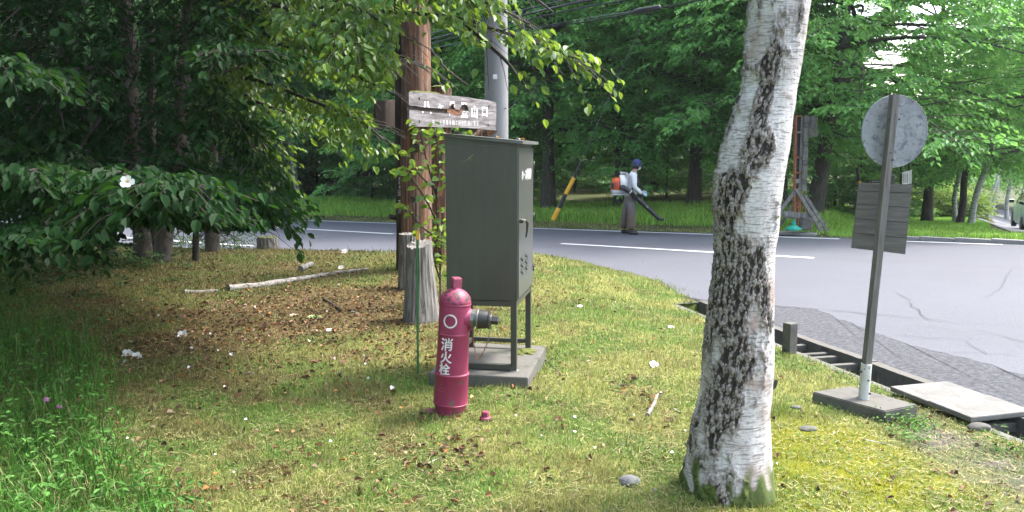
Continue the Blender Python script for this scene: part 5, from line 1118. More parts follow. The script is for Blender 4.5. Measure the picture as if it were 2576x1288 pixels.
# ================================================================== rusty sign frame, trestle, parasol base
YS = 17.9
def c4(x, y): return (1906.5 + x * .2741, 268.3 + y * .2741)
fb = flatpt(atY(2010, 565, YS)); fr = thing('tall_sign', 'tall rusty steel sign frame with narrow grey board seen from the side', 'sign', fb)
def f4(x, y, dy=0): return atY(*c4(x, y), YS + dy) - fb
def bar(n, a, b, w, m, par=fr): 
    mb = MB(); mb.tube([a, b], w, 4, True, False); return mb.build(n, M[m], par)
bar('steel_post', f4(347, 85), f4(328, 1085), .035, 'rust'); bar('steel_post', f4(408, 90, .2), f4(385, 760, .2), .03, 'conc_light'); bar('steel_post', f4(385, 760, .2), f4(380, 1095, .2), .035, 'rust'); bar('steel_post', f4(370, 860, .1), f4(362, 1090, .1), .03, 'rust')
bar('steel_post', f4(432, 790, .4), f4(432, 970, .4), .02, 'rust')
for y, m in ((88, 'rust'), (237, 'conc_light'), (468, 'rust'), (608, 'rust'), (925, 'rust')): bar('cross_bar', f4(345, y), f4(405, y, .2), .022, m)
MB().box((f4(364, 683) + f4(364, 683)) / 2, (.08, .03, .09), None, .004).build('junction_box', M['conc_light'], fr)
mb = MB(); mb.prism([f4(360, 90, .25), f4(398, 90, .25), f4(388, 560, .25), f4(352, 560, .25)], Vector((0, .03, 0))); mb.build('dark_panel', M['blackp'], fr)
mb = MB(); mb.prism([f4(352, 565, .25), f4(388, 565, .25), f4(380, 750, .25), f4(345, 750, .25)], Vector((0, .03, 0))); mb.build('wood_panel', M['log_dark'], fr)
ny = 12
for k in range(ny):
    y0 = 82 + (775 - 82) * k / ny; y1 = 82 + (775 - 82) * (k + 1) / ny - 2; xa = 427 - 24 * k / ny; xb = 472 - 24 * k / ny
    mb = MB(); mb.prism([f4(xa, y0, .1), f4(xb, y0 + 3, .1), f4(xb - 1, y1 + 3, .1), f4(xa - 1, y1, .1)], Vector((0, .05, 0))); mb.build('board_block', M['signwood' if k % 3 == 1 else 'greywood'], fr)
    if k in (1, 2, 3, 4, 5, 6, 7, 8): mb = MB(); xm = (xa + xb) / 2; ym = (y0 + y1) / 2; s_ = 9; mb.prism([f4(xm - s_, ym - s_, .095), f4(xm + s_ * .8, ym - s_, .095), f4(xm + s_, ym + s_ * .7, .095), f4(xm - s_ * .7, ym + s_ * .7, .095)], Vector((0, -.006, 0))); mb.build('pale_mark', M['conc_light'], fr)
for k in range(5):
    y0 = 86 + k * 39; mb = MB(); mb.prism([f4(475, y0, .3), f4(548, y0 + 4, .3), f4(548, y0 + 38, .3), f4(475, y0 + 36, .3)], Vector((0, .04, 0))); mb.build('side_board', M['greywood'], fr)
tr = thing('timber_trestle', 'grey weathered timber A-frame trestle in front of the rusty sign frame', 'trestle', flatpt(atY(2015, 570, YS - .5)))
def t4(x, y, dy=0): return atY(*c4(x, y), YS - .5 + dy) - tr.location
def plank(n, a, b, w, th=.05):
    mb = MB(); d = (b - a).normalized(); s_ = d.cross(Vector((0, 1, 0))).normalized() * w * .62; mb.prism([a - s_, b - s_, b + s_, a + s_], Vector((0, th, 0))); mb.build(n, M['greywood'], tr)
plank('leg', t4(355, 765), t4(200, 965), .055); plank('leg', t4(360, 760, -.06), t4(590, 1145, -.25), .06); plank('leg', t4(436, 810, .5), t4(640, 1138, .1), .055); plank('leg', t4(350, 880, .5), t4(200, 1100, .6), .05)
plank('cross_beam', t4(190, 978, -.12), t4(525, 1005, -.12), .085); plank('cross_beam', t4(240, 1010, .4), t4(520, 1020, .4), .05); plank('foot', t4(560, 1080, 0), t4(625, 1068, 0), .035)
pbp = flatpt(atY(1996, 576, YS - .9)); pbp = Vector((atY(1996, 576, YS - .9).x, YS - .9, atY(1996, 578, YS - .9).z)); par = thing('parasol_base', 'turquoise plastic parasol base on the grass under the trestle', 'parasol base', pbp)
MB().lathe([(.16, 0), (.165, .02), (.16, .045), (.12, .06), (.09, .085), (.05, .10)], 28).build('water_tank', mat('turquoise_plastic', (.02, .36, .27), .35), par)
MB().lathe([(.035, .1), (.03, .12), (.05, .125), (.05, .15), (.03, .155), (.036, .19), (.036, .215)], 20).build('pole_socket', bpy.data.materials['turquoise_plastic'], par)
cbp = atY(2026, 577, YS - .8); o = MB().box((0, 0, .12), (.24, .2, .26), Matrix.Rotation(R(8), 3, 'Y'), .02).build('concrete_block', M['conc']); o.location = cbp; tag(o, 'upright concrete block beside the parasol base', 'concrete block')

# ================================================================== round road sign seen from behind
bs = gp(2172, 1001, .022); YR = bs.y; rs = thing('round_road_sign', 'back of a round spotted steel sign and slatted board on a leaning wooden post', 'road sign', bs)
topq = atY(2250, 238, YR - .02) - bs; dpo = topq.normalized(); base_j = atY(2180, 915, YR) - bs
yawp = R(14); ax = Vector((cos(yawp), sin(yawp), 0)); ay = Vector((-sin(yawp), cos(yawp), 0))
mb = MB(); hw = .022; V = []
for p in (base_j - dpo * .12, topq):
    for a_, b_ in ((-1, -1), (1, -1), (1, 1), (-1, 1)): V.append(p + ax * hw * a_ + ay * hw * .9 * b_)
mb.add(V, [(0, 1, 5, 4), (1, 2, 6, 5), (2, 3, 7, 6), (3, 0, 4, 7), (4, 5, 6, 7), (3, 2, 1, 0)]); mb.build('wooden_post', M['postwood'], rs)
MB().tube([Vector((0, 0, -.03)), base_j + dpo * .0], [.033, .033], 20).build('steel_sleeve', M['pipe'], rs)
for pxx, pyy in ((2166, 935), (2184, 957), (2188, 990), (2168, 905)): q = atY(pxx, pyy, YR - .03) - bs; MB().tube([q + Vector((0, .02, 0)), q + Vector((0, -.008, 0))], .006, 8).build('bolt', M['black_iron'], rs)
# disc: its plane turned away on the left
dc = atY(2250, 330.5, YR + .045) - bs; RD_ = atY(2250, 240, YR + .05) - atY(2250, 421, YR + .05); rdisc = RD_.length / 2; yawd = R(8.5); dax = Vector((cos(yawd), sin(yawd), 0)); dup = (Vector((0, 0, 1)) * .996 + dax * .0).normalized(); dn2 = dax.cross(dup)
mb = MB(); n = 64; fr_ = [dc + dax * rdisc * cos(2 * pi * k / n) + dup * rdisc * sin(2 * pi * k / n) for k in range(n)]; back_n = dn2 if dn2.y < 0 else -dn2
mb.prism(fr_, back_n * .0035); mb.build('disc', M['galv'], rs)
mb = MB(); mb.tube([dc + back_n * .003 + dax * rdisc * cos(2 * pi * k / n) + dup * rdisc * sin(2 * pi * k / n) for k in range(n + 1)], .0035, 6, False); mb.build('rolled_rim', M['galv'], rs)
for k, (px_, py_) in enumerate(((2237, 300), (2262, 300), (2240, 385), (2252, 290), (2246, 402))): q = atY(px_, py_, YR - .035) - bs; MB().lathe([(.007, 0), (.006, .004)], 8, q + Vector((0, .002, 0)), Matrix.Rotation(R(90), 3, 'X')).build('screw', M['black_iron'], rs)
# five planks
PL0, PL1, PR0, PR1 = (2170, 461), (2150, 627), (2305, 466), (2287, 643)
cuts = [0, .118, .325, .545, .765, 1.0]
for k in range(5):
    def edge(t_, side): a_, b_ = ((PL0, PL1) if side == 0 else (PR0, PR1)); return (a_[0] + (b_[0] - a_[0]) * t_, a_[1] + (b_[1] - a_[1]) * t_)
    g0 = .007 if k else 0; g1 = .004; j = rnd.uniform(-.002, .002); q = [atY(*edge(cuts[k] + g0, 0), YR + .075 + j) - bs, atY(*edge(cuts[k] + g0, 1), YR - .005 + j) - bs, atY(*edge(cuts[k + 1] - g1, 1), YR - .005 + j) - bs, atY(*edge(cuts[k + 1] - g1, 0), YR + .075 + j) - bs]
    nrm_ = (q[1] - q[0]).cross(q[3] - q[0]).normalized(); nrm_ = nrm_ if nrm_.y > 0 else -nrm_
    q = [p + Vector((0, .05, 0)) for p in q]
    mb = MB(); mb.prism(q, nrm_ * .018); mb.build('plank', M['signwood'], rs)
    if k: j0 = q[0] + nrm_ * .006; j1 = q[1] + nrm_ * .006; mb = MB(); mb.prism([j0 + Vector((0, 0, .008)), j1 + Vector((0, 0, .008)), j1 - Vector((0, 0, .003)), j0 - Vector((0, 0, .003))], nrm_ * .008); mb.build('plank_joint', M['blackp'], rs)
sb = [gp(2045, 986, .06), gp(2160, 972, .06), gp(2308, 1021, .06), gp(2232, 1033, .06)]
cs_ = [gp(2043, 985, .03), gp(2140, 971, .035), gp(2310, 1018, .01), gp(2226, 1034, .01)]
ctr_ = sum(cs_, Vector()) / 4; mb = MB(); mb.prism([p - ctr_ for p in cs_], Vector((0, 0, -.16))); mb.build
m_ = mb.mesh('sign_base', M['conc']); bm = bmesh.new(); bm.from_mesh(m_); bmesh.ops.bevel(bm, geom=list(bm.edges), offset=.006, segments=2, affect='EDGES'); bm.to_mesh(m_); bm.free(); o = link('sign_base', m_, rs); o.location = ctr_ - bs
# boundary marker
mk = gp(1986, 868, -.06); mko = thing('marker_stone', 'small square concrete marker stone at the edge of the drain', 'marker stone', mk, (0, 0, R(28))); hm = zat(1986, 812, mk) - mk.z
MB().box((0, 0, hm / 2 - .05), (.088, .088, hm + .1), None, .008).build('stone', M['conc'], mko)
bm = text_geo('原', .045, .001, .0008)
for v in bm.verts: v.co = Vector((-.045 - v.co.z, -v.co.x, hm - .05 + v.co.y))
me = bpy.data.meshes.new('engraved_character'); bm.to_mesh(me); bm.free(); me.materials.append(M['conc_dark']); link('engraved_character', me, mko)
mb = MB(); mb.tube([Vector((-.045, .028 * cos(t_), hm - .05 + .028 * sin(t_))) for t_ in np.linspace(0, 2 * pi, 20)], .002, 5, False); mb.build('engraved_ring', M['conc_dark'], mko)
# ---- signs of the parking lot behind the round sign
YL = 21.5
def box_px(name, x0, y0, x1, y1, Yq, m, par, th=.05):
    org_ = par.location; mb = MB(); mb.prism([atY(x0, y0, Yq) - org_, atY(x1, y0, Yq) - org_, atY(x1, y1, Yq) - org_, atY(x0, y1, Yq) - org_], Vector((0, th, 0))); return mb.build(name, M[m], par)
nb = thing('notice_board', 'white notice board with faded print on two dark posts', 'notice board', flatpt(atY(2282, 500, YL)))
box_px('post', 2267, 395, 2271, 520, YL + .1, 'log_dark', nb); box_px('post', 2286, 395, 2289.5, 520, YL + .4, 'log_dark', nb); M['white_board'] = mat('white_board', (.75, .75, .76), .5); M['print'] = mat('faded_print', (.25, .27, .32), .7); M['print_red'] = mat('faded_red_print', (.6, .25, .2), .7)
mb = MB(); ol = [atY(2270, 435, YL) , atY(2294, 428.5, YL + .5), atY(2293, 462, YL + .5), atY(2270, 463, YL)]; mb.prism([p - nb.location for p in ol], Vector((0, .03, 0))); mb.build('panel', M['white_board'], nb)
mb = MB(); mb.prism([p - nb.location for p in (atY(2268.5, 435, YL - .02), atY(2295.5, 427.5, YL + .5), atY(2295.5, 429, YL + .5), atY(2268.5, 436.5, YL - .02))], Vector((0, .1, 0))); mb.build('cap_strip', M['white_board'], nb)
for x0, x1, m in ((2273, 2275, 'print'), (2277, 2278.5, 'print_red'), (2281, 2284, 'print')): box_px('print_column', x0, 437, x1, 460, YL + .03, m, nb, .005)
ds = thing('dark_sign', 'low dark wooden name board with pale letters left of the round sign post', 'sign', flatpt(atY(2200, 500, YL))); box_px('panel', 2183, 452.5, 2224, 461, YL, 'log_dark', ds); box_px('post', 2188, 461, 2191, 515, YL, 'log_dark', ds); box_px('post', 2218, 461, 2221, 515, YL, 'log_dark', ds)
for x0, x1 in ((2194, 2197), (2199, 2203), (2205, 2207), (2209, 2212)): box_px('pale_mark', x0, 455, x1, 458, YL - .02, 'conc_light', ds, .01)
db = thing('dark_box', 'dark box shaped housing just right of the round sign post', 'box', flatpt(atY(2246, 500, YL - 1))); box_px('housing', 2239, 441, 2251, 462, YL - 1, 'blackp', db, .3); box_px('lid', 2238, 439.5, 2253, 442, YL - 1.05, 'conc_light', db, .35); box_px('stand', 2242, 462, 2248, 520, YL - 1, 'log_dark', db, .2)
gpst = thing('grey_pillar', 'slim grey pillar rising behind the clipped hedge', 'pillar', flatpt(atY(2349, 500, 42))); box_px('shaft', 2345.5, 444, 2352, 520, 42, 'conc_pole', gpst, .12)
bp0 = thing('striped_post', 'black and yellow guy guard left of the slatted board', 'post', flatpt(atY(2166, 520, 23))); 
for (a_, b_, m) in (((2156, 421), (2161, 455), 'blackp'), ((2161, 455), (2167, 490), 'yellow'), ((2167, 490), (2171, 520), 'blackp')): MB().tube([atY(*a_, 23) - bp0.location, atY(*b_, 23) - bp0.location], .05, 10).build('guard_section', M[m], bp0)
# parked cars glimpsed beyond the hedge
# ================================================================== car
def make_car(loc, yaw_, s=1.0):
    c = thing('car', 'pale mint green small car cut off by the right edge on the side road', 'car', loc, (0, 0, yaw_)); M['carpaint'] = mat('pale_mint_paint', (.66, .82, .76), .45); M['carpaint'].node_tree.nodes['Principled BSDF'].inputs['Coat Weight'].default_value = .25
    M['tyre'] = mat('tyre_rubber', (.02, .02, .02), .8); M['hub'] = mat('wheel_alloy', (.35, .36, .37), .35, .8); M['tail'] = mat('red_lamp', (.45, .02, .02), .2)
    # x forward, y left, z up
    st_ = [(-1.70, .34, .92, .66), (-1.66, .26, 1.0, .70), (-1.2, .20, 1.02, .735), (0, .18, .98, .74), (.9, .19, .96, .735), (1.35, .22, .88, .71), (1.62, .28, .72, .62), (1.70, .34, .62, .5)]
    V = []; n = 12
    for x, zl, zh_, hw_ in st_:
        ring_ = [(-hw_ * .9, zl), (-hw_, zl + .1), (-hw_ * 1.0, (zl + zh_) / 2), (-hw_ * .985, zh_ - .12), (-hw_ * .93, zh_), (-hw_ * .4, zh_ + .02), (hw_ * .4, zh_ + .02), (hw_ * .93, zh_), (hw_ * .985, zh_ - .12), (hw_, (zl + zh_) / 2), (hw_, zl + .1), (hw_ * .9, zl)]
        V += [Vector((x, y, z)) for y, z in ring_]
    mb = MB(); k = len(st_); mb.add(V, [(i * n + j, i * n + (j + 1) % n, (i + 1) * n + (j + 1) % n, (i + 1) * n + j) for i in range(k - 1) for j in range(n)], True); mb.add(V[:n], [tuple(range(n))]); mb.add(V[-n:], [tuple(reversed(range(n)))]); mb.build('body', M['carpaint'], c)
    ro = [(-1.62, 1.0, .66, .66), (-1.50, 1.38, .60, .60), (-1.35, 1.50, .56, .56), (-.6, 1.56, .55, .55), (.1, 1.54, .55, .55), (.42, 1.45, .55, .55), (1.02, .97, .66, .66)]
    V = []
    for x, zt_, ht_, _ in ro: hb_ = .69; V += [Vector((x, -hb_, .93)), Vector((x, -ht_ - .03, zt_ - .05)), Vector((x, -ht_ + .06, zt_)), Vector((x, ht_ - .06, zt_)), Vector((x, ht_ + .03, zt_ - .05)), Vector((x, hb_, .93))]
    mb = MB(); n = 6; k = len(ro); mb.add(V, [(i * n + j, i * n + j + 1, (i + 1) * n + j + 1, (i + 1) * n + j) for i in range(k - 1) for j in range(n - 1)], True); mb.add(V[:n], [tuple(range(n))]); mb.build('cabin_roof', M['carpaint'], c)
    for sd_ in (1, -1):
        y = .675; 
        for nm, pl in (('front_window', [(.88, .99), (.36, 1.36), (-.12, 1.42), (-.12, .99)]), ('rear_window', [(-.2, .99), (-.2, 1.42), (-.85, 1.43), (-.95, .99)]), ('quarter_window', [(-1.02, .99), (-.93, 1.42), (-1.3, 1.38), (-1.42, 1.02)])):
            mb = MB(); mb.prism([Vector((x, sd_ * (.70 - (z - .93) * .2), z)) for x, z in pl], Vector((0, sd_ * .012, 0))); mb.build('window', M['sky_glass'], c)
        for x in (-.16, .93, -1.0): MB().box((x, sd_ * .742, .62), (.008, .004, .62)).build('door_seam', M['blackp'], c)
        for x in (-.05, -.9): MB().box((x, sd_ * .75, .86), (.15, .02, .025), None, .006).build('door_handle', M['carpaint'], c)
        mi = MB().box((.72, sd_ * .86, 1.05), (.12, .2, .14), None, .04).build('mirror', M['carpaint'], c); MB().box((.655, sd_ * .87, 1.05), (.01, .16, .1), None, .003).build('mirror_glass', M['sky_glass'], mi)
        MB().box((-1.67, sd_ * .63, .82), (.08, .1, .26), None, .02).build('tail_light', M['tail'], c); MB().box((1.62, sd_ * .5, .7), (.1, .2, .14), None, .03).build('headlight', M['chrome'], c)
        for x in (-1.18, 1.2):
            w = MB().lathe([(.20, -.085), (.265, -.08), (.28, -.05), (.28, .05), (.265, .08), (.20, .085)], 32, (x, sd_ * .66, .28), Matrix.Rotation(R(90), 3, 'X')).build('wheel', M['tyre'], c)
            h = MB().lathe([(.18, -.088 * sd_ * -1), (.20, .08 * sd_ * -1 * -1)], 24, (x, sd_ * .66, .28), Matrix.Rotation(R(90), 3, 'X'));
            mb = MB(); 
            for a_ in range(6): q = a_ * pi / 3; mb.tube([Vector((x, sd_ * .748, .28)), Vector((x + .18 * cos(q), sd_ * .745, .28 + .18 * sin(q)))], .022, 6)
            mb.tube([Vector((x + .19 * cos(t_), sd_ * .745, .28 + .19 * sin(t_))) for t_ in np.linspace(0, 2 * pi, 25)], .014, 6, False); mb.build('rim', M['hub'], w)
            MB().lathe([(.33, 0), (.33, .01)], 24, (x, sd_ * .733, .32), Matrix.Rotation(R(90), 3, 'X')).build('wheel_arch', M['blackp'], c)
    mb = MB(); mb.prism([Vector((-1.635, -.55, 1.02)), Vector((-1.635, .55, 1.02)), Vector((-1.53, .5, 1.38)), Vector((-1.53, -.5, 1.38))], Vector((-.012, 0, 0))); mb.build('rear_screen', M['sky_glass'], c)
    mb = MB(); mb.prism([Vector((.95, -.58, 1.02)), Vector((.95, .58, 1.02)), Vector((.46, .5, 1.42)), Vector((.46, -.5, 1.42))], Vector((.02, 0, .015))); mb.build('windscreen', M['sky_glass'], c)
    MB().box((-1.71, 0, .42), (.08, 1.3, .18), None, .03).build('rear_bumper', M['carpaint'], c); MB().box((-1.735, 0, .62), (.01, .33, .16)).build('number_plate', M['white_board'], c)
    return c
rw = atY(2570, 572, 30.0); hd = R(90 - 25); # heading measured from +x
fx, fy = cos(hd), sin(hd); lx, ly = -sin(hd), cos(hd)
cl = Vector((rw.x - (-1.18) * fx - .70 * lx, rw.y - (-1.18) * fy - .70 * ly, 0)); cl.z = float(far_z(np.array([cl.x]), np.array([cl.y]))[0]) + .045
print('car', cl, 'wheel pix z', rw.z)
make_car(cl, hd)

# ================================================================== man with the leaf blower
def skin(name, joints, edges_, m, parent, sub=2, root=0):
    me = bpy.data.meshes.new(name); me.from_pydata([j[:3] for j in joints], edges_, []); o = link(name, me)
    md = o.modifiers.new('skin', 'SKIN'); md.use_smooth_shade = True
    for i, j in enumerate(joints):
        sv = me.skin_vertices[0].data[i]; r_ = j[3]; sv.radius = r_ if hasattr(r_, '__len__') else (r_, r_); sv.use_root = (i == root)
    ms_ = o.modifiers.new('sub', 'SUBSURF'); ms_.levels = sub; ms_.render_levels = sub
    dg = bpy.context.evaluated_depsgraph_get(); ev = bpy.data.meshes.new_from_object(o.evaluated_get(dg)); bpy.data.objects.remove(o); bpy.data.meshes.remove(me)
    ev.name = name; ev.materials.clear(); ev.materials.append(m); ev.polygons.foreach_set('use_smooth', [True] * len(ev.polygons)); return link(name, ev, parent)
M['skin'] = mat('skin', (.42, .25, .17), .55); M['shirt'] = speckled('pale_work_shirt', (.72, .72, .75), (.8, .8, .83), 14, .85, .3, .004); M['vest'] = speckled('cream_vest', (.5, .48, .41), (.58, .56, .5), 14, .85, .3, .004)
M['trouser'] = speckled('dusty_brown_trousers', (.12, .10, .09), (.17, .15, .14), 9, .9, .6, .01); t = NT(M['trouser']); tc = t.n('ShaderNodeTexCoord'); sx = t.n('ShaderNodeSeparateXYZ'); t.l(tc.outputs['Object'], sx.inputs[0]); co = t.coord((1, 1, .5)); nz = t.noise(co, 9, 5)
t.color(t.mix(t.ramp(sx.outputs[2], [(.35, 0.0), (.72, 1.0)]), t.mix(nz, (.07, .05, .035), (.16, .115, .085)), t.mix(nz, (.13, .12, .115), (.23, .21, .20))))
M['shoe'] = mat('black_shoe', (.012, .011, .011), .6); M['capblue'] = mat('navy_cap', (.015, .03, .14), .7); M['hair'] = mat('black_hair', (.012, .01, .01), .5); M['mask'] = mat('white_mask', (.7, .7, .7), .8); M['glove'] = mat('pale_blue_glove', (.42, .6, .68), .6)
M['orange'] = mat('orange_plastic', (.72, .09, .012), .4); M['lightgrey'] = mat('light_grey_plastic', (.5, .5, .48), .5)
fp = onroad(1584, 589); man = thing('person', 'man in navy cap, white mask and baggy brown trousers at the far road edge', 'person', (fp.x, fp.y, fp.z))
man.rotation_euler = (0, 0, R(0)); YM = fp.y
# local: x forward (to the right in the picture), y away from the camera (his left), z up
J = [(0, 0, .93, .09), (.01, 0, 1.10, .09), (.03, 0, 1.26, .10), (.055, 0, 1.38, .08), (.085, 0, 1.45, .052), (.115, 0, 1.52, .06), (.135, 0, 1.585, .088),
     (.05, -.15, 1.36, .055), (.055, -.21, 1.20, .045), (.06, -.22, 1.08, .038), (.16, -.17, 1.00, .034), (.245, -.12, .93, .026),
     (.06, .15, 1.36, .055), (.09, .2, 1.20, .045), (.12, .2, 1.08, .038), (.2, .16, 1.02, .034), (.27, .1, .97, .026),
     (-.0, -.08, .86, .07), (.02, -.12, .48, .06), (.01, -.14, .10, .045), (-.02, .08, .86, .07), (-.08, .12, .48, .06), (-.11, .13, .10, .045)]
Eg = [(0, 1), (1, 2), (2, 3), (3, 4), (4, 5), (5, 6), (3, 7), (7, 8), (8, 9), (9, 10), (10, 11), (3, 12), (12, 13), (13, 14), (14, 15), (15, 16), (0, 17), (17, 18), (18, 19), (0, 20), (20, 21), (21, 22)]
skin('body', J, Eg, M['skin'], man)
skin('shirt', [(0, 0, .90, (.145, .12)), (.01, 0, 1.08, (.15, .125)), (.03, 0, 1.26, (.155, .14)), (.055, 0, 1.375, (.115, .105)), (.08, 0, 1.435, .062), (.05, -.155, 1.365, .072), (.055, -.22, 1.20, .06), (.06, -.23, 1.08, .054), (.155, -.18, 1.00, .047), (.225, -.135, .945, .038), (.06, .155, 1.365, .072), (.09, .21, 1.20, .06), (.12, .21, 1.08, .054), (.19, .165, 1.02, .046), (.25, .115, .98, .038)],
     [(0, 1), (1, 2), (2, 3), (3, 4), (3, 5), (5, 6), (6, 7), (7, 8), (8, 9), (3, 10), (10, 11), (11, 12), (12, 13), (13, 14)], M['shirt'], man)
skin('trousers', [(0, 0, .93, (.155, .135)), (-.0, 0, .82, (.15, .14)), (.01, -.10, .70, .115), (.02, -.12, .48, .10), (.01, -.14, .26, .108), (.01, -.145, .09, .118), (-.04, .10, .70, .11), (-.08, .12, .48, .10), (-.115, .13, .26, .105), (-.12, .135, .10, .112)],
     [(0, 1), (1, 2), (2, 3), (3, 4), (4, 5), (1, 6), (6, 7), (7, 8), (8, 9)], M['trouser'], man)
skin('shirt_tail', [(0, 0, 1.0, (.16, .135)), (.0, 0, .90, (.168, .15)), (.0, 0, .82, (.165, .15))], [(0, 1), (1, 2)], M['vest'], man, 2)
for dx_, dy_, dz_ in ((.02, -.145, 0), (-.12, .135, .0)):
    skin('shoe', [(dx_ - .07, dy_, .05, .045), (dx_, dy_, .055, .05), (dx_ + .1, dy_, .04, .042), (dx_ + .17, dy_, .035, .032)], [(0, 1), (1, 2), (2, 3)], M['shoe'], man, 2)
def hand(hx, hy, hz_, sgn):
    J_ = [(hx, hy, hz_, .028), (hx + .04, hy, hz_ - .01, (.02, .035)), (hx + .075, hy, hz_ - .02, (.018, .036))]; E_ = [(0, 1), (1, 2)]
    for k in range(4):
        zf = hz_ - .02 + .03 - .02 * k; b_ = len(J_); J_ += [(hx + .10, hy + .005 * sgn, zf, .011), (hx + .125, hy + .03 * sgn, zf - .004, .010), (hx + .11, hy + .05 * sgn, zf - .006, .009)]; E_ += [(2, b_), (b_, b_ + 1), (b_ + 1, b_ + 2)]
    b_ = len(J_); J_ += [(hx + .05, hy + .03 * sgn, hz_ + .02, .013), (hx + .09, hy + .045 * sgn, hz_ + .025, .011)]; E_ += [(1, b_), (b_, b_ + 1)]
    return skin('glove', J_, E_, M['glove'], man, 1)
hand(.235, -.13, .935, 1); hand(.26, .11, .975, -1)
# head: cap, hair, mask, ear, nose
mb = MB(); mb.lathe([(.0, .115), (.04, .108), (.075, .085), (.096, .045), (.102, .0), (.101, -.02)], 24, (.128, 0, 1.615), Matrix.Rotation(R(14), 3, 'Y')); mb.build('cap', M['capblue'], man)
mb = MB(); br = [Vector((.20, y_, 1.592 - abs(y_) * .25)) for y_ in np.linspace(-.075, .075, 7)] + [Vector((.305 - 9 * y_ * y_, y_, 1.555 - abs(y_) * .2)) for y_ in np.linspace(.06, -.06, 7)]; mb.prism(br, Vector((0, 0, .006))); mb.build('cap_peak', M['capblue'], man)
mb = MB(); mb.lathe([(.03, .05), (.075, .04), (.094, .0), (.09, -.04), (.06, -.075), (.03, -.085)], 20, (.115, 0, 1.575)); mb.build('hair', M['hair'], man)
skin('face', [(.145, 0, 1.60, .07), (.155, 0, 1.555, .068), (.15, 0, 1.505, .052)], [(0, 1), (1, 2)], M['skin'], man)
for s_ in (-1, 1): skin('ear', [(.13, s_ * .078, 1.585, .016), (.128, s_ * .084, 1.56, .013)], [(0, 1)], M['skin'], man, 1)
skin('nose', [(.21, 0, 1.575, .012), (.232, 0, 1.553, .014)], [(0, 1)], M['skin'], man, 1)
mb = MB(); mb.lathe([(.0, .04), (.03, .03), (.05, .005), (.054, -.02)], 16, (.19, 0, 1.525), Matrix.Rotation(R(90), 3, 'Y')); mb.build('face_mask', M['mask'], man)
for s_ in (-1, 1): skin('eye', [(.207, s_ * .03, 1.588, .008), (.209, s_ * .03, 1.587, .007)], [(0, 1)], M['hair'], man, 1)
# collar and belt straps
mb = MB(); mb.tube([(.02, -.13, 1.44), (.10, -.14, 1.40), (.15, -.15, 1.28), (.13, -.17, 1.12), (.0, -.16, 1.04)], .018, 8); mb.tube([(.02, .13, 1.44), (.10, .14, 1.40), (.15, .15, 1.28), (.13, .17, 1.12), (.0, .16, 1.04)], .018, 8); mb.build('shoulder_strap', M['blackp'], man)
mb = MB(); mb.tube([(.02, 0, 1.44), (.085, -.04, 1.465), (.11, 0, 1.455), (.085, .04, 1.465), (.02, 0, 1.44)], .02, 8, False); mb.build('collar', M['shirt'], man)
# the blower on his back
bl = thing('leaf_blower', 'orange and white backpack leaf blower with long black tube carried by the man', 'leaf blower', (fp.x, fp.y, fp.z))
mb = MB(); mb.lathe([(.155, 1.03), (.158, 1.10), (.15, 1.19), (.12, 1.26), (.07, 1.30), (.0, 1.312)], 28, (-.30, 0, 0)); o = mb.build('engine_cover', M['orange'], bl)
for k in range(7): a_ = R(200 + k * 16); mb = MB(); mb.tube([Vector((-.30 + .160 * cos(a_), .160 * sin(a_), 1.06)), Vector((-.30 + .158 * cos(a_), .158 * sin(a_), 1.14)), Vector((-.30 + .145 * cos(a_), .145 * sin(a_), 1.21))], .006, 4); link('vent_slot', mb.mesh('vent_slot', M['blackp']), o)
MB().box((-.42, -.10, 1.12), (.06, .1, .13), None, .02).build('air_filter_clip', M['blackp'], bl)
MB().box((-.27, 0, .98), (.34, .32, .09), None, .03).build('fuel_tank', M['lightgrey'], bl); MB().box((-.19, 0, .92), (.46, .30, .03), None, .012).build('base_frame', M['white_board'], bl)
mb = MB(); mb.lathe([(.19, -.07), (.20, -.03), (.20, .03), (.17, .07)], 28, (-.185, 0, 1.17), Matrix.Rotation(R(90), 3, 'Y')); mb.build('fan_housing', M['white_board'], bl)
MB().box((-.10, 0, 1.2), (.05, .30, .44), None, .02).build('back_plate', M['lightgrey'], bl)
mb = MB(); mb.tube([(-.22, -.05, 1.36), (-.24, -.03, 1.42), (-.15, 0, 1.41), (-.10, .02, 1.36)], .022, 8).tube([(-.13, -.12, 1.36), (-.12, -.13, 1.22), (-.11, -.12, 1.05)], .014, 6); mb.build('carry_handle', M['lightgrey'], bl)
mb = MB(); mb.tube(smooth([Vector((-.22, -.16, 1.09)), Vector((-.17, -.25, 1.07)), Vector((-.10, -.29, 1.02)), Vector((-.04, -.30, .98))], 4), [.062] * 13, 16); mb.build('elbow', M['blackp'], bl)
mb = MB(); mb.tube([Vector((-.065, -.30, .99)), Vector((-.045, -.30, .975))], .068, 16); mb.build('clamp', M['lightgrey'], bl)
mb = MB(); a_ = Vector((-.04, -.30, .97)); b_ = Vector((.10, -.28, .83)); n = 13; mb.tube([a_.lerp(b_, k / (2 * n)) for k in range(2 * n + 1)], [.062 if k % 2 else .052 for k in range(2 * n + 1)], 16); mb.build('bellows', M['blackp'], bl)
P5 = lambda x, y: atY((2100 + x / 3.7875) * .7061, (530 + y / 3.7875) * .7061, YM - .26) - fp
mb = MB(); mb.tube([P5(610, 640), P5(700, 715), P5(790, 800), P5(880, 890), P5(940, 945), P5(1005, 955)], [.055, .055, .052, .048, .044, .026], 18); mb.build('blower_tube', M['blackp'], bl)
q = P5(775, 780); MB().box(q + Vector((0, -.053, 0)), (.06, .006, .04), Matrix.Rotation(R(42), 3, 'Y')).build('label_plate', M['conc_light'], bl)
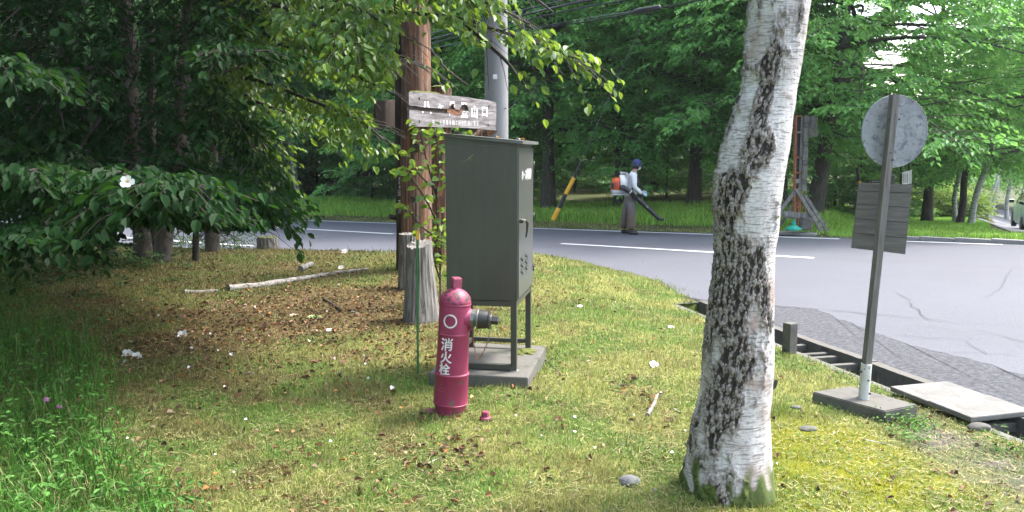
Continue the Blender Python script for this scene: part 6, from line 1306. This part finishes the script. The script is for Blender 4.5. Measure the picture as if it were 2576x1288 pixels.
mb = MB(); q = P5(730, 640); mb.tube([P5(690, 690), q + Vector((0, .12, .0)), q + Vector((.01, .12, .05))], .015, 8); mb.build('control_handle', M['blackp'], bl)

# ================================================================== stones, sticks, the fallen branch
def rock(name, label, px, py, sx_, sy_, sz_, m='stone', seed=0, cat='stone', rz_=0.0):
    p = lz(gp(px, py, 0), 0); bm = bmesh.new(); bmesh.ops.create_icosphere(bm, subdivisions=4, radius=1)
    for v in bm.verts: v.co *= 1 + .12 * noise.noise(v.co * 1.3 + Vector((seed, 0, 0))) + .03 * noise.noise(v.co * 5); v.co = Vector((v.co.x * sx_, v.co.y * sy_, v.co.z * sz_))
    for f in bm.faces: f.smooth = True
    me = bpy.data.meshes.new(name); bm.to_mesh(me); bm.free(); me.materials.append(M[m]); o = link(name, me, None, p + Vector((0, 0, sz_ * .45)), (0, 0, rz_)); tag(o, label, cat); return o
rock('stone', 'smooth rounded grey stone in the grass left of the birch foot', 1582, 1226, .052, .04, .03, seed=1); rock('stone', 'flat grey stone flush with the moss right of the birch', 2033, 1078, .055, .035, .016, 'conc', 2, rz_=.2)
rock('stone', 'flat pebble partly buried right of the birch above the mossy patch', 2003, 1020, .035, .02, .012, 'conc_dark', 3); rock('stone', 'rough concrete lump beside the drain below the cover slabs', 2465, 1048, .07, .04, .03, 'conc', 4)
rock('stone', 'pale small stone below the rounded grey stone', 1646, 1243, .013, .010, .008, 'conc_light', 5)
def stick(label, pts, r, m='wbark', name='stick', lift=None, cat='stick', r1=None):
    P_ = [lz(gp(x, y, 0), r if lift is None else lift) for x, y in pts]; o0 = P_[0]; pp_ = smooth([p - o0 for p in P_], 4); n = len(pp_); r1 = r1 or r * .7
    mb = MB(); mb.tube([p + Vector((rnd.uniform(-1, 1), rnd.uniform(-1, 1), 0)) * r * .25 for p in pp_], [(r + (r1 - r) * i / n) * rnd.uniform(.85, 1.12) for i in range(n)], 10); o = mb.build(name, M[m]); o.location = o0; tag(o, label, cat); return o
stick('knobbly pale birch stick on the lawn left of the big birch', [(1628, 1058), (1645, 1030), (1650, 1010), (1662, 995)], .013, 'deadbirch', cat='stick')
stick('long fallen birch branch lying across the brown leaves', [(572, 731), (640, 722), (720, 708), (800, 693), (860, 685), (925, 676)], .048, 'deadbirch', name='fallen_branch', lift=.02, cat='branch', r1=.012)
stick('short broken grey wood piece at the left end of the fallen branch', [(462, 738), (500, 736), (548, 733)], .04, 'deadbirch', name='wood_piece', lift=.0, cat='wood')
stick('short grey log piece lying beyond the fallen branch', [(757, 679), (785, 667)], .045, 'greywood', 'wood_piece', .035, 'wood'); stick('small brown root piece in the leaf litter right of the fallen branch', [(815, 752), (840, 768), (858, 780)], .014, 'twig')
for k, (pts, lab) in enumerate((([(1695, 1040), (1712, 1050)], 'tiny broken twig just left of the birch'), ([(1530, 1076), (1545, 1064)], 'small flat wood chip on the bare lawn patch'), ([(1190, 1168), (1222, 1180)], 'short thin twig below the valve plug'), ([(1530, 985), (1600, 1000)], 'thin dark twig on the lawn below the cabinet base'), ([(1070, 1172), (1110, 1158)], 'thin pale straw stalk in front of the hydrant'), ([(2170, 1098), (2245, 1108)], 'thin pale stalk on the mossy lawn below the sign base'), ([(1380, 905), (1415, 950)], 'thin bent twig beside the right corner of the concrete base'))): stick(lab, pts, .0035 if k else .006, 'wbark' if k in (0, 4, 5) else 'twig')

# ================================================================== grass, litter, petals
def frustum_pts(n, y0, y1, g, m=1.12, powr=1.0):
    y = y0 * (y1 / y0) ** (g.random(n) ** powr); x = g.uniform(-.68 * m, .68 * m, n) * y; return x, y
def blades(x, y, z, h, w, lean, col, g, seg=1, name='grass', label='grass', curve=.5):
    n = len(x); a = g.uniform(0, 2 * pi, n); fx_, fy_ = np.cos(a), np.sin(a); b = g.uniform(0, 2 * pi, n); wx, wy = np.cos(b) * w / 2, np.sin(b) * w / 2; base = np.stack([x, y, z], 1); wv = np.stack([wx, wy, np.zeros(n)], 1); ld = np.stack([fx_, fy_, np.zeros(n)], 1)
    if seg == 1:
        tip = base + ld * (lean * h)[:, None]; tip[:, 2] += h * np.sqrt(np.clip(1 - lean ** 2 * .9, .02, 1)); V = np.stack([base - wv, base + wv, tip], 1).reshape(-1, 3); Fc = np.arange(3 * n).reshape(-1, 3); C = np.repeat(col, 3, 0)
    else:
        mid_ = base + ld * (lean * h * .3)[:, None]; mid_[:, 2] += h * .6; tip = base + ld * (lean * h * .95)[:, None]; tip[:, 2] += h * (1 - lean * curve)
        V = np.stack([base - wv, base + wv, mid_ - wv * .75, mid_ + wv * .75, tip], 1).reshape(-1, 3); i = np.arange(n)[:, None] * 5; Fc = np.concatenate([i + [[0, 1, 3]], i + [[0, 3, 2]], i + [[2, 3, 4]]], 0); C = np.repeat(col, 5, 0)
    o = link(name, np_mesh(name, V, Fc, M['blade'], C)); tag(o, label, 'grass', kind='stuff'); return o
g = np.random.default_rng(4)
slab_c = (pc.x, pc.y); 
def clear(x, y):
    lx_ = (x - pc.x) * cos(yaw) + (y - pc.y) * sin(yaw); ly_ = -(x - pc.x) * sin(yaw) + (y - pc.y) * cos(yaw); a = (abs(lx_) < (W_ + .2) / 2) & (abs(ly_) < (D_ + .22) / 2)
    b = np.hypot(x - hp.x, y - hp.y) < .09; c = in_poly(x, y, [(p.x, p.y) for p in cs_]); d = np.hypot(x - bo.x, y - bo.y) < .2; return ~(a | b | c | d)
def on_lawn(x, y): return (inside_dist(x, y) > -1.9) & (lawn_z(x, y) > rzn(x, y) - .09) & (lawn_z(x, y) > -1.2) & ((ditch_sd(x, y)[1] > DW + WT - .03) | (ditch_sd(x, y)[0] < DS0)) & clear(x, y)
N = 520000; x, y = frustum_pts(N, 1.9, 17, g); L_ = litmask(x, y); mo = mossmask(x, y); gr = gravmask(x, y)
ok = on_lawn(x, y) & (g.random(N) > L_ * .85) & (g.random(N) > gr * .8) & (g.random(N) > mo * .35); x, y = x[ok], y[ok]; n = len(x); mo = mossmask(x, y)
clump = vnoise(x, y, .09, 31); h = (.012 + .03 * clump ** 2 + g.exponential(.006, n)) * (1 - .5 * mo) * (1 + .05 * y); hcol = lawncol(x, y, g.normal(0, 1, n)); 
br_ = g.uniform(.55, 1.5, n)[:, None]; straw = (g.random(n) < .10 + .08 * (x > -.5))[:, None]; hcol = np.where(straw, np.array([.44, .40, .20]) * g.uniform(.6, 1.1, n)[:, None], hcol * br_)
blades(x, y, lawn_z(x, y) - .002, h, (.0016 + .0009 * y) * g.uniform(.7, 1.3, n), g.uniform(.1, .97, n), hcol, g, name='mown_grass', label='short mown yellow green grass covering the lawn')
# cut straw lying flat
N = 80000; x, y = frustum_pts(N, 1.9, 12, g); ok = on_lawn(x, y) & (vnoise(x, y, .3, 41) + g.normal(0, .15, N) > .38); x, y = x[ok], y[ok]; n = len(x); a = g.uniform(0, 2 * pi, n); Ls = g.uniform(.015, .06, n); w = .0011 + .0004 * y; z = lawn_z(x, y) + g.uniform(.006, .02, n)
b0 = np.stack([x, y, z], 1); d = np.stack([np.cos(a), np.sin(a), g.normal(0, .12, n)], 1) * Ls[:, None]; s_ = np.stack([-np.sin(a), np.cos(a), np.zeros(n)], 1) * w[:, None]; V = np.stack([b0 - s_, b0 + s_, b0 + d + s_ * .4, b0 + d - s_ * .4], 1).reshape(-1, 3)
cc_ = np.array([.36, .33, .15]) * g.uniform(.5, 1.3, n)[:, None]; gm_ = (g.random(n) < .4)[:, None]; cc_ = np.where(gm_, np.array([.10, .18, .04]) * g.uniform(.6, 1.3, n)[:, None], cc_)
o = link('grass_clippings', np_mesh('grass_clippings', V, np.arange(4 * n).reshape(-1, 4), M['blade'], np.repeat(cc_, 4, 0))); tag(o, 'dry grass clippings lying flat over the lawn', 'grass', kind='stuff')
# broad small leaves (clover, plantain) in the lawn
N = 22000; x, y = frustum_pts(N, 1.9, 13, g); pm = sstep(.5, .8, vnoise(x, y, .35, 51)) + .35 * tallmask(x, y) + .4 * (x < -1); ok = on_lawn(x, y) & (g.random(N) < pm * .9); x, y = x[ok], y[ok]; n = len(x)
b0 = np.stack([x, y, lawn_z(x, y) + g.uniform(.004, .03, n)], 1); a = g.uniform(0, 2 * pi, n); d = np.stack([np.cos(a), np.sin(a), g.uniform(-.1, .6, n)], 1); nr_ = g.normal(0, .3, (n, 3)); nr_[:, 2] += 1; V, Fc, kv = leaf_cloud(b0, d, nr_, g.uniform(.008, .024, n), g.uniform(.006, .013, n), .1)
o = link('ground_herbs', np_mesh('ground_herbs', V, Fc, M['blade'], np.repeat(np.array([.08, .17, .03]) * g.uniform(.6, 1.7, n)[:, None], kv, 0))); tag(o, 'small clover and herb leaves among the grass', 'ground cover', kind='stuff')
# tall grass on the left
N = 95000; x, y = frustum_pts(N, 2.2, 11, g, 1.25); tm = tallmask(x, y); ok = on_lawn(x, y) & (g.random(N) < tm * (.35 + .65 * vnoise(x, y, .22, 61))) & (x < -.8); x, y = x[ok], y[ok]; n = len(x)
h = g.uniform(.08, .40, n) * (.6 + .7 * vnoise(x, y, .3, 62)) * (.4 + .6 * tallmask(x, y)); col = np.array([.06, .165, .022]) * g.uniform(.5, 1.6, n)[:, None]; col = np.where((g.random(n) < .06)[:, None], np.array([.35, .32, .16]), col)
blades(x, y, lawn_z(x, y) - .01, h, g.uniform(.003, .007, n), g.uniform(.2, .95, n), col, g, 2, 'tall_grass', 'tall unmown grass at the lower left of the lawn', .55)
print('tall', n)
N = 9000; x, y = frustum_pts(N, 2.4, 9, g, 1.2); ok = on_lawn(x, y) & (g.random(N) < tallmask(x, y) * .9) & (x < -.8); x, y = x[ok], y[ok]; n = len(x); hh = g.uniform(.03, .2, n)
P = np.stack([x, y, lawn_z(x, y) + hh], 1); D = g.normal(0, 1, (n, 3)) * [1, 1, .3]; b_, d_, n_ = spray_leaves(P, D, 3, np.full(n, .05), .04, g, .3); V, Fc, kv = leaf_cloud(b_, d_, n_, g.uniform(.025, .05, len(b_)), .018, .15, True)
o = link('meadow_herbs', np_mesh('meadow_herbs', V, Fc, M['blade'], np.repeat(np.array([.08, .19, .035]) * g.uniform(.6, 1.6, len(b_))[:, None], kv, 0))); tag(o, 'leafy clover and strawberry plants in the tall grass on the left', 'ground cover', kind='stuff')
# low shrubs and weeds along the far lawn edge on the left
def weeds(pts_, n_each, hmax, name, label, lf=.05, colr=(.07, .16, .03)):
    P = []
    for (px_, py_, w_) in pts_:
        c_ = gp(px_, py_, 0)
        for k in range(n_each): xx = c_.x + g.normal(0, w_); yy = c_.y + g.normal(0, w_ * .5); P.append((xx, yy, hz(xx, yy) + g.uniform(.02, hmax) * (1 - min(1, abs(xx - c_.x) / (2.5 * w_)))))
    P = np.array(P); b_, d_, n_ = spray_leaves(P, g.normal(0, 1, P.shape) * [1, 1, .3], 7, np.full(len(P), .14), lf, g, .3); V, Fc, kv = leaf_cloud(b_, d_, n_, lf * g.uniform(.6, 1.2, len(b_)), lf * .5, .15)
    o = link(name, np_mesh(name, V, Fc, M['blade'], np.repeat(np.array(colr) * g.uniform(.5, 1.6, len(b_))[:, None], kv, 0))); tag(o, label, 'plants', kind='stuff')
weeds([(450, 625, .3), (500, 622, .35), (560, 622, .35), (610, 622, .3), (470, 615, .4)], 55, .38, 'weeds', 'leafy weeds growing along the far lawn edge on the left')
weeds([(60, 700, .6), (150, 690, .7), (230, 680, .5), (300, 670, .4), (10, 740, .6), (-60, 700, .8)], 70, .5, 'shade_weeds', 'dark low weeds in the shade under the left tree', .07, (.05, .1, .025))
weeds([(2300, 1085, .05), (2535, 1105, .06), (2320, 1045, .03), (2260, 1040, .05), (2085, 860, .03)], 22, .05, 'drain_weeds', 'small green weeds along the drain edge', .03, (.09, .2, .03))
sh = gp(592, 622, 0); vine = thing('slender_plant', 'single slender upright plant at the far lawn edge left of the mossy stump', 'plant', lz(sh)); mb = MB(); vt = [Vector((0, 0, 0)), Vector((-.02, 0, .35)), Vector((.02, 0, .7)), Vector((.04, 0, zat(592, 545, sh) - sh.z))]; mb.tube(vt, .006, 5); mb.build('stem', M['twig'], vine)
for k in range(22): t_ = k / 22; i = min(int(t_ * 3), 2); p = vt[i].lerp(vt[i + 1], t_ * 3 - i); leaf_object(vine, p, (cos(k * 2.4), sin(k * 2.4), .3), (0, -.3, 1), .09, 'sap', M['leaf_sap'], .3)
# dead leaves
N = 52000; x, y = frustum_pts(N, 2.2, 15, g); dens = litmask(x, y) * .9 + (.018 + .04 * (vnoise(x, y, .5, 71) > .6)) * np.where(x > .4, .35, 1); ok = on_lawn(x, y) & (g.random(N) < dens); x, y = x[ok], y[ok]; n = len(x)
b0 = np.stack([x, y, lawn_z(x, y) + g.uniform(.006, .022, n)], 1); a = g.uniform(0, 2 * pi, n); d = np.stack([np.cos(a), np.sin(a), g.uniform(-.3, .3, n)], 1); nr_ = g.normal(0, .5, (n, 3)); nr_[:, 2] += 1
pal = np.array([[.16, .075, .035], [.10, .05, .03], [.22, .11, .05], [.30, .19, .10], [.07, .04, .028], [.34, .13, .03], [.26, .2, .13]]); ci = g.choice(7, n, p=[.27, .23, .16, .1, .14, .04, .06])
V, Fc, kv = leaf_cloud(b0, d, nr_, g.uniform(.018, .055, n), g.uniform(.014, .036, n), .35, True); o = link('leaf_litter', np_mesh('leaf_litter', V, Fc, M['litter'], np.repeat(pal[ci] * g.uniform(.6, 1.3, n)[:, None], kv, 0))); tag(o, 'brown dead leaves scattered thickly under the trees', 'leaf litter', kind='stuff')
print('litter', n)
# gravel patch by the drain
N = 9000; x, y = frustum_pts(N, 2.5, 6.5, g); ok = on_lawn(x, y) & (g.random(N) < gravmask(x, y)); x, y = x[ok], y[ok]; n = len(x); r_ = g.uniform(.002, .009, n); oc_ = np.array([[1, 0, 0], [-1, 0, 0], [0, 1, 0], [0, -1, 0], [0, 0, .6], [0, 0, -.6]]); V = (np.stack([x, y, lawn_z(x, y) + .002], 1)[:, None] + oc_[None] * r_[:, None, None] * g.uniform(.6, 1.3, (n, 6, 1))).reshape(-1, 3)
fo = np.array([[0, 2, 4], [2, 1, 4], [1, 3, 4], [3, 0, 4], [2, 0, 5], [1, 2, 5], [3, 1, 5], [0, 3, 5]]); Fc = (np.arange(n)[:, None, None] * 6 + fo[None]).reshape(-1, 3); o = link('gravel', np_mesh('gravel', V, Fc, M['litter'], np.repeat(np.array([.3, .29, .28]) * g.uniform(.4, 1.5, n)[:, None], 6, 0))); tag(o, 'loose grey gravel between lawn and drain', 'gravel', kind='stuff')
# single fallen leaves and petals one can pick out
q = random.Random(99)
M['fl_brown'] = mat('dead_leaf_brown', (.17, .08, .04), .8); M['fl_orange'] = mat('dead_leaf_orange', (.5, .17, .03), .8); M['fl_tan'] = mat('dead_leaf_tan', (.42, .3, .17), .8); M['fl_green'] = mat('wilted_leaf_green', (.25, .36, .12), .7)
def scatter(n, xr, yr, mkey, key, name, label, cat, grp, s0, s1):
    k = 0
    while k < n:
        px_, py_ = q.uniform(*xr), q.uniform(*yr); p = gp(px_, py_, 0)
        if not on_lawn(np.array([p.x]), np.array([p.y]))[0]: k += 1; continue
        o = link(name, leaf_mesh(key, M[mkey], .5, .35, .85), None, lz(p, q.uniform(.012, .025)), (q.uniform(-.5, .5), q.uniform(-.5, .5), q.uniform(0, 6.28))); s_ = q.uniform(s0, s1); o.scale = (s_, s_, s_); tag(o, label, cat, grp); k += 1
scatter(32, (350, 1000), (640, 1000), 'petal', 'petal', 'fallen_petal', 'loose white petal among the brown leaves left of the stumps', 'petal', 'white petals on the leaf litter', .02, .04)
scatter(20, (1340, 2500), (700, 1180), 'petal', 'petal', 'fallen_petal', 'loose white petal on the open lawn to the right', 'petal', 'white petals on the open lawn', .014, .03)
scatter(16, (150, 1700), (1000, 1260), 'petal', 'petal', 'fallen_petal', 'loose white petal on the near lawn', 'petal', 'white petals on the near lawn', .012, .026)
scatter(60, (420, 1000), (690, 920), 'fl_brown', 'br', 'fallen_leaf', 'single brown leaf on the litter patch', 'leaf', 'brown leaves one can pick out', .035, .06)
scatter(34, (500, 1700), (880, 1250), 'fl_brown', 'br', 'fallen_leaf', 'single brown leaf on the near grass', 'leaf', 'brown leaves on the near grass', .018, .035)
scatter(30, (500, 1500), (800, 1250), 'fl_orange', 'or', 'fallen_leaf', 'small orange leaf fragment on the grass', 'leaf', 'orange leaf fragments', .012, .026)
scatter(34, (700, 1800), (740, 1200), 'fl_tan', 'tn', 'fallen_leaf', 'pale tan dry leaf on the grass', 'leaf', 'pale tan leaves', .018, .035)
cl_ = gp(795, 797, 0); cr = thing('crushed_leaf', 'large crumpled pale green leaf on the brown litter', 'leaf', lz(cl_, .015))
for k in range(5): leaf_object(cr, (0, 0, 0), (cos(k * .5 + 3.6), sin(k * .5 + 3.6), .1), (0, 0, 1), .09, 'green', M['fl_green'], .5)
for k, (x, y, lab) in enumerate(((117, 1006, 'pink clover head in the tall grass, higher of the two'), (150, 1023, 'pink clover head in the tall grass, lower of the two'))):
    p = atY(x, y, gp(x, y + 60, 0).y); o = thing('clover_flower', lab, 'flower', p); bm = bmesh.new(); bmesh.ops.create_icosphere(bm, subdivisions=3, radius=.016)
    for v in bm.verts: v.co *= 1 + .25 * noise.noise(v.co * 300)
    me = bpy.data.meshes.new('flower_head'); bm.to_mesh(me); bm.free(); me.materials.append(M['clover']); link('flower_head', me, o); MB().tube([Vector((0, 0, -.01)), Vector((.01, .01, -.15))], .002, 5).build('stem', M['leaf_near'], o)
# far verge: tall bright grass and flowering weeds, lawn on the right bank
def verge(N, al, ac, hr, w, colr, name, label, var=.5, cut=.45):
    a = g.uniform(*al, N); c = g.uniform(*ac, N); x = RA.x + RD.x * a + RS.x * c; y = RA.y + RD.y * a + RS.y * c; ok = vnoise(x, y, .8, 81) + g.normal(0, .2, N) > cut * .6; x, y = x[ok], y[ok]; n = len(x)
    h = g.uniform(*hr, n) * (.5 + .9 * vnoise(x, y, 1.1, 82)); col = np.array(colr) * g.uniform(1 - var, 1 + var, n)[:, None]; blades(x, y, far_z(x, y) - .02, h, w * g.uniform(.7, 1.4, n), g.uniform(.1, .8, n), col, g, 2, name, label, .4)
verge(95000, (-3.5, 17), (-5.5, -1.35), (.10, .38), .016, (.34, .58, .10), 'verge_grass', 'tall bright green grass on the far verge')
verge(60000, (2, 30), (-6.5, -1.6), (.08, .3), .022, (.26, .50, .10), 'verge_grass', 'long grass at the foot of the left forest')
verge(50000, (-5.0, 26), (-1.6, -.28), (.02, .07), .014, (.34, .35, .13), 'verge_turf', 'short yellowish turf along the far road edge', cut=.3)
verge(26000, (-9, -3.3), (-4.5, -.6), (.03, .22), .016, (.3, .5, .08), 'verge_grass', 'bright grass around the trestle and sign frame')
N = 110000; y = g.uniform(16, 42, N); u = g.uniform(.40, .60, N); x = u * y; kerb = (x - RA.x) * RS.x + (y - RA.y) * RS.y; lim = np.interp(y, [14.6, 16.5, 19, 22, 26, 31, 37, 44], [11.2, 11.9, 12.6, 14.0, 16.0, 18.2, 21.4, 25.2]); ok = (kerb < -.4) & (x < lim - .1); x, y = x[ok], y[ok]; n = len(x); fl = (g.random(n) < .01)[:, None]
col = np.array([.29, .54, .08]) * g.uniform(.6, 1.4, n)[:, None] * (1 + .3 * (vnoise(x, y, 1.5, 91)[:, None] - .5)); col = np.where(fl, np.array([.6, .6, .5]), col)
blades(x, y, far_z(x, y) - .01, g.uniform(.02, .10, n), g.uniform(.012, .024, n), g.uniform(.1, .8, n), col, g, 1, 'bank_lawn', 'bright green lawn on the bank to the right of the round sign')

# ------------------------------------------------------------------ thin summer haze
hb_ = MB(); hb_.box((0, 0, 6.5), (1460, 1460, 27)); hm_ = bpy.data.materials.new('haze'); hm_.use_nodes = True; hn = hm_.node_tree; hn.nodes.clear()
ho = hn.nodes.new('ShaderNodeOutputMaterial'); hv = hn.nodes.new('ShaderNodeVolumePrincipled'); hv.inputs['Density'].default_value = .0004; hv.inputs['Color'].default_value = (.85, .93, .97, 1); hv.inputs['Anisotropy'].default_value = .3
hn.links.new(hv.outputs[0], ho.inputs['Volume']); hz_o = hb_.build('haze', hm_); tag(hz_o, kind='stuff')
